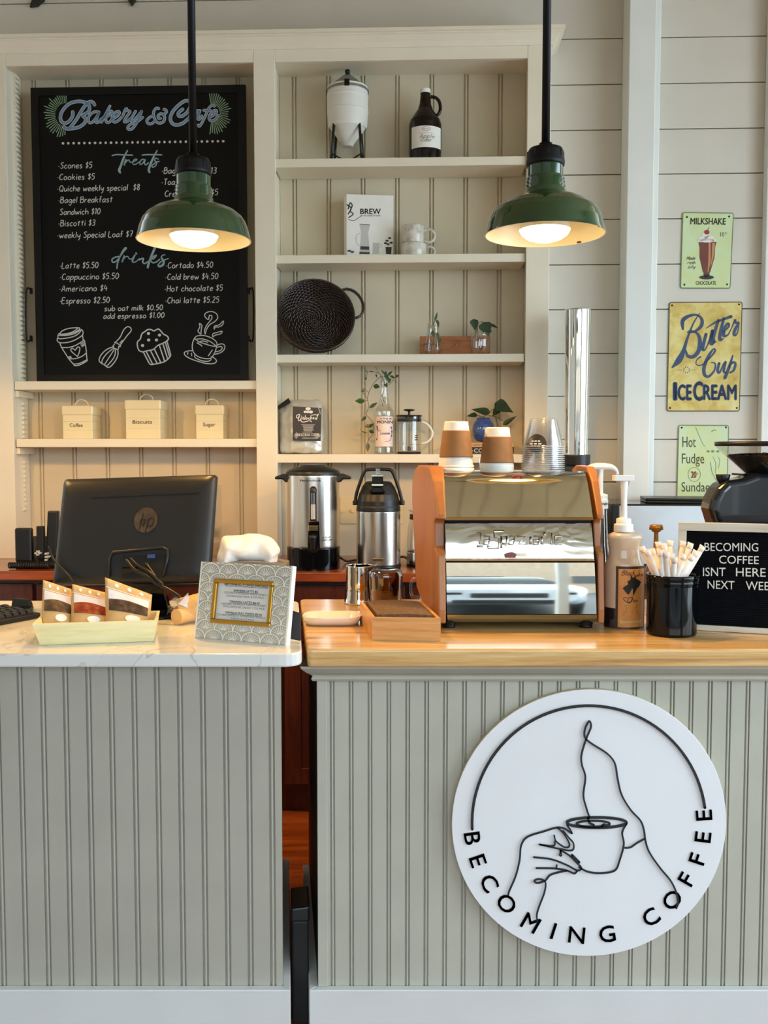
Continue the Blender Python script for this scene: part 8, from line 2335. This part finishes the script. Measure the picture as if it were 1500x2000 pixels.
for s_, xa, xb, yb_, yt_, yb1 in (('BECOMING', 1376, 1481, 1076, 1059, 1077), ('COFFEE', 1404.5, 1482, 1100.5, 1084, 1102), ('ISNT', 1373, 1417, 1125, 1107.5, 1125.3), ('HERE', 1437.5, 1495.5, 1125.5, 1108, 1126.5), ('NEXT', 1382, 1434.5, 1149.5, 1132.5, 1151), ('WEEK', 1456.5, 1518, 1152, 1134.5, 1153.5)):
    ik.text(s_, xa, xb, yb_, yt_, 0.0, yb1)
for piece in ik.mb.islands():
    o = piece.build('plastic_letter', M['plastic_letter'], t); md = o.modifiers.new('raise', 'SOLIDIFY'); md.thickness = 0.002; md.offset = -1
mb = MB(); mb.hexa([(Wl * 0.45, 0.02, 0.0), (Wl * 0.55, 0.02, 0.0), (Wl * 0.55, 0.075, 0.001), (Wl * 0.45, 0.075, 0.001), (Wl * 0.45, 0.02, Hl * 0.6), (Wl * 0.55, 0.02, Hl * 0.6), (Wl * 0.55, 0.026, Hl * 0.6), (Wl * 0.45, 0.026, Hl * 0.6)])
mb.v = [tuple(FL.local((lambda w: (w.x, w.y, max(w.z, ZC + 0.001)))(FL.world(p)))) for p in mb.v]
mb.build('easel_back', M['ashwood'], t)
# ------------------------------------------------------------------ coffee grinder
M['hopper'] = glass('hopper_plastic', (0.92, 0.93, 0.93, 1), 0.05, 0.02, 0, 0.22)
yg = 2.56
cx = 1505
u, z, k = axis(FC, cx, 970, yg)
t = thing(FC, (u, yg, ZC), 'coffee_grinder', 'dark navy coffee grinder with a clear hopper of beans behind the letter board', 'coffee grinder')
M['navy'] = cloudy('dark_navy_metal', [(0.35, '#0c1018'), (0.7, '#141b26')], 5, 0.18, coat=0.6)
outl = [(1392, 1175), (1392, 1060), (1378, 1022), (1368.5, 991), (1373, 972), (1384, 951), (1398, 938), (1430, 933.5), (1458, 923.5)]
P = [FC.hit(x, y, yg) for x, y in outl]
pol = [(P[0][0], ZC + 0.03)] + P[1:] + [(2 * u - a_, b_) for a_, b_ in P[1:][::-1]] + [(2 * u - P[0][0], ZC + 0.03)]
mb = MB(); gz = sum(b_ for a_, b_ in pol) / len(pol)
def gring(y, s_): return [(u + (a_ - u) * s_, y, ZC + 0.03 + (b_ - ZC - 0.03) * (1 - (1 - s_) * 0.25)) for a_, b_ in pol[::-1]]
mb.loft([gring(yg - 0.078, 0.95), gring(yg - 0.062, 1.0), gring(yg + 0.0, 1.0), gring(yg + 0.05, 0.90), gring(yg + 0.09, 0.78)], False); mb.build('body', M['navy'], t, bevel=0.012, seg=4)
mb = MB(); mb.box(P[0][0] - 0.01, 2 * u - P[0][0] + 0.01, yg - 0.09, yg + 0.14, ZC, ZC + 0.0295); mb.build('base', M['black'], t, bevel=0.006)
mb = MB(); hp = pprof(FC, cx, yg, [(929, 46), (926, 48), (880, 96), (871, 105)])
mb.lathe(u, yg, hp, 48, cap=False); mb.build('hopper', M['hopper'], t)
mb = MB(); hb = pprof(FC, cx, yg, [(928, 44), (925, 46), (890, 84)])
rb = random.Random(2)
hb2 = [(0, hb[0][1])] + hb + [(hb[-1][0] * 0.7, hb[-1][1] + 0.006), (0, hb[-1][1] + 0.007)]
M['beans'] = cloudy('roasted_beans', [(0.4, '#070405'), (0.6, '#160e0c')], 90, 0.5, 3, bump=1.0)
mb.lathe(u, yg, hb2, 48, cap=False)
for q in range(260):
    a_ = rb.random() * 2 * PI; rr_b = hb[-1][0] * math.sqrt(rb.random()) * 0.98
    zz = hb[-1][1] + 0.006 * (1 - rr_b / hb[-1][0]) + 0.001
    mb.lathe(u + rr_b * math.cos(a_), yg + rr_b * math.sin(a_), [(0, zz - 0.003), (0.005, zz), (0, zz + 0.003)], 6, cap=False, sy=0.7)
mb.build('coffee_beans', M['beans'], t, kind='stuff')
mb = MB(); lp = pprof(FC, cx, yg, [(871, 106), (864, 107), (862.5, 105), (862, 0)]); mb.lathe(u, yg, [(0, lp[0][1] - 0.001)] + lp, 48, cap=False); mb.build('hopper_lid', M['black'], t)
kb = FC.hit(1412, 943, yg - 0.04)
uu = FC.hit(1412, 935, yg - 0.04)[0]; kk = FC.mpp(uu, yg - 0.04, 1.25)
mb = MB(); mb.lathe(uu, yg - 0.04, [(0, kb[1])] + [(r_ * kk, FC.hit(1412, y_, yg - 0.04)[1]) for y_, r_ in ((942, 9), (936, 12), (928, 14), (926.5, 13.5))] + [(0, FC.hit(1412, 926.5, yg - 0.04)[1])], 24, cap=False); mb.build('knob', M['black'], t)
a_ = FC.hit(1430, 925.5, yg - 0.05); b_ = FC.hit(1462, 928, yg - 0.05)
mb = MB(); mb.tube([(a_[0], yg - 0.05, a_[1]), (b_[0], yg - 0.04, b_[1])], 0.0025, 8); mb.build('lever', M['black'], t)
M['emblem_pink'] = cloudy('worn_emblem', [(0.4, '#b79a94'), (0.6, '#d9c6c0')], 40, 0.4)
ux, uz = FC.hit(1500, 975, yg - 0.077)
mb = MB(); mb.prism([(ux + 0.009 * math.cos(2 * PI * i / 24), uz + 0.016 * math.sin(2 * PI * i / 24)) for i in range(24)], yg - 0.0775, yg - 0.0755); mb.build('emblem', M['emblem_pink'], t)
# ------------------------------------------------------------------ a parked car out in the street (seen only as a reflection in the chrome)
M['carpaint'] = paint('silver_car_paint', '#b9c3cc', 0.2, 0.03, 3, metal=0.3, coat=0.8)
M['carglass'] = paint('dark_car_glass', '#1a2226', 0.05, 0.05, 3)
M['tyre'] = paint('black_tyre', '#0c0c0c', 0.7, 0.1, 20)
M['headlamp'] = paint('clear_headlamp', '#e8eef2', 0.08, 0.03, 10)
CX, CY, CZ = 1.35, -7.6, -0.12
t = thing(FC, (CX, CY, CZ), 'parked_car', 'silver car parked in the street facing the shop window', 'car')
def ringx(y, z0, z1, hw, rnd): return [(CX + a_, y, CZ + b_) for a_, b_ in rr(-hw, hw, z0, z1, rnd, 4)]
mb = MB(); mb.loft([ringx(CY + 1.9, 0.35, 0.80, 0.74, 0.14), ringx(CY + 1.75, 0.25, 0.92, 0.86, 0.16), ringx(CY + 0.6, 0.22, 1.02, 0.90, 0.14), ringx(CY - 1.8, 0.22, 1.05, 0.90, 0.14), ringx(CY - 2.4, 0.35, 0.98, 0.80, 0.16)], True); mb.build('body', M['carpaint'], t)
mb = MB(); mb.loft([ringx(CY + 0.75, 0.98, 1.04, 0.76, 0.02), ringx(CY + 0.1, 0.98, 1.50, 0.66, 0.12), ringx(CY - 1.6, 0.98, 1.52, 0.66, 0.12), ringx(CY - 2.2, 0.98, 1.06, 0.74, 0.02)], True); mb.build('windows', M['carglass'], t)
mb = MB(); mb.loft([ringx(CY + 0.0, 1.50, 1.56, 0.62, 0.025), ringx(CY - 1.55, 1.50, 1.57, 0.62, 0.025)], True); mb.build('roof', M['carpaint'], t)
mb = MB(); mb.box(CX - 0.42, CX + 0.42, CY + 1.86, CY + 1.93, CZ + 0.50, CZ + 0.68); mb.box(CX - 0.62, CX + 0.62, CY + 1.86, CY + 1.92, CZ + 0.30, CZ + 0.42); mb.build('grille', M['tyre'], t, bevel=0.02)
for s_ in (-1, 1):
    mb = MB(); mb.box(CX + s_ * 0.62 - 0.15, CX + s_ * 0.62 + 0.15, CY + 1.74, CY + 1.90, CZ + 0.58, CZ + 0.74); mb.build('headlamp', M['headlamp'], t, bevel=0.04)
    for yw in (1.2, -1.5):
        mb = MB(); mb.lathe(0, 0, [(0.0, -0.1), (0.30, -0.1), (0.32, -0.06), (0.32, 0.06), (0.30, 0.1), (0, 0.1)], 28, cap=False); mb.v = [(CX + s_ * 0.80 + z_, CY + yw + x_, CZ + 0.32 + y_) for x_, y_, z_ in mb.v]; mb.build('wheel', M['tyre'], t)

M['brick'] = cloudy('tan_brick_facade', [(0.3, '#8a7a68'), (0.7, '#a39280')], 9, 0.8)
t = thing(FC, (1.0, -18, -0.12), 'added_street_building', 'tan building added across the street to darken the chrome reflections', 'building')
mb = MB(); mb.box(-10, 11, -20, -18, -0.12, 3.6); mb.build('facade', M['brick'], t)  # unseen facade, added to cut down the white sky mirrored in the chrome
for i in range(6):
    for z_ in (0.8,):
        mb = MB(); mb.box(-8.4 + i * 3.2, -6.8 + i * 3.2, -17.99, -17.95, z_, z_ + 1.2); mb.build('window', M['carglass'], t)
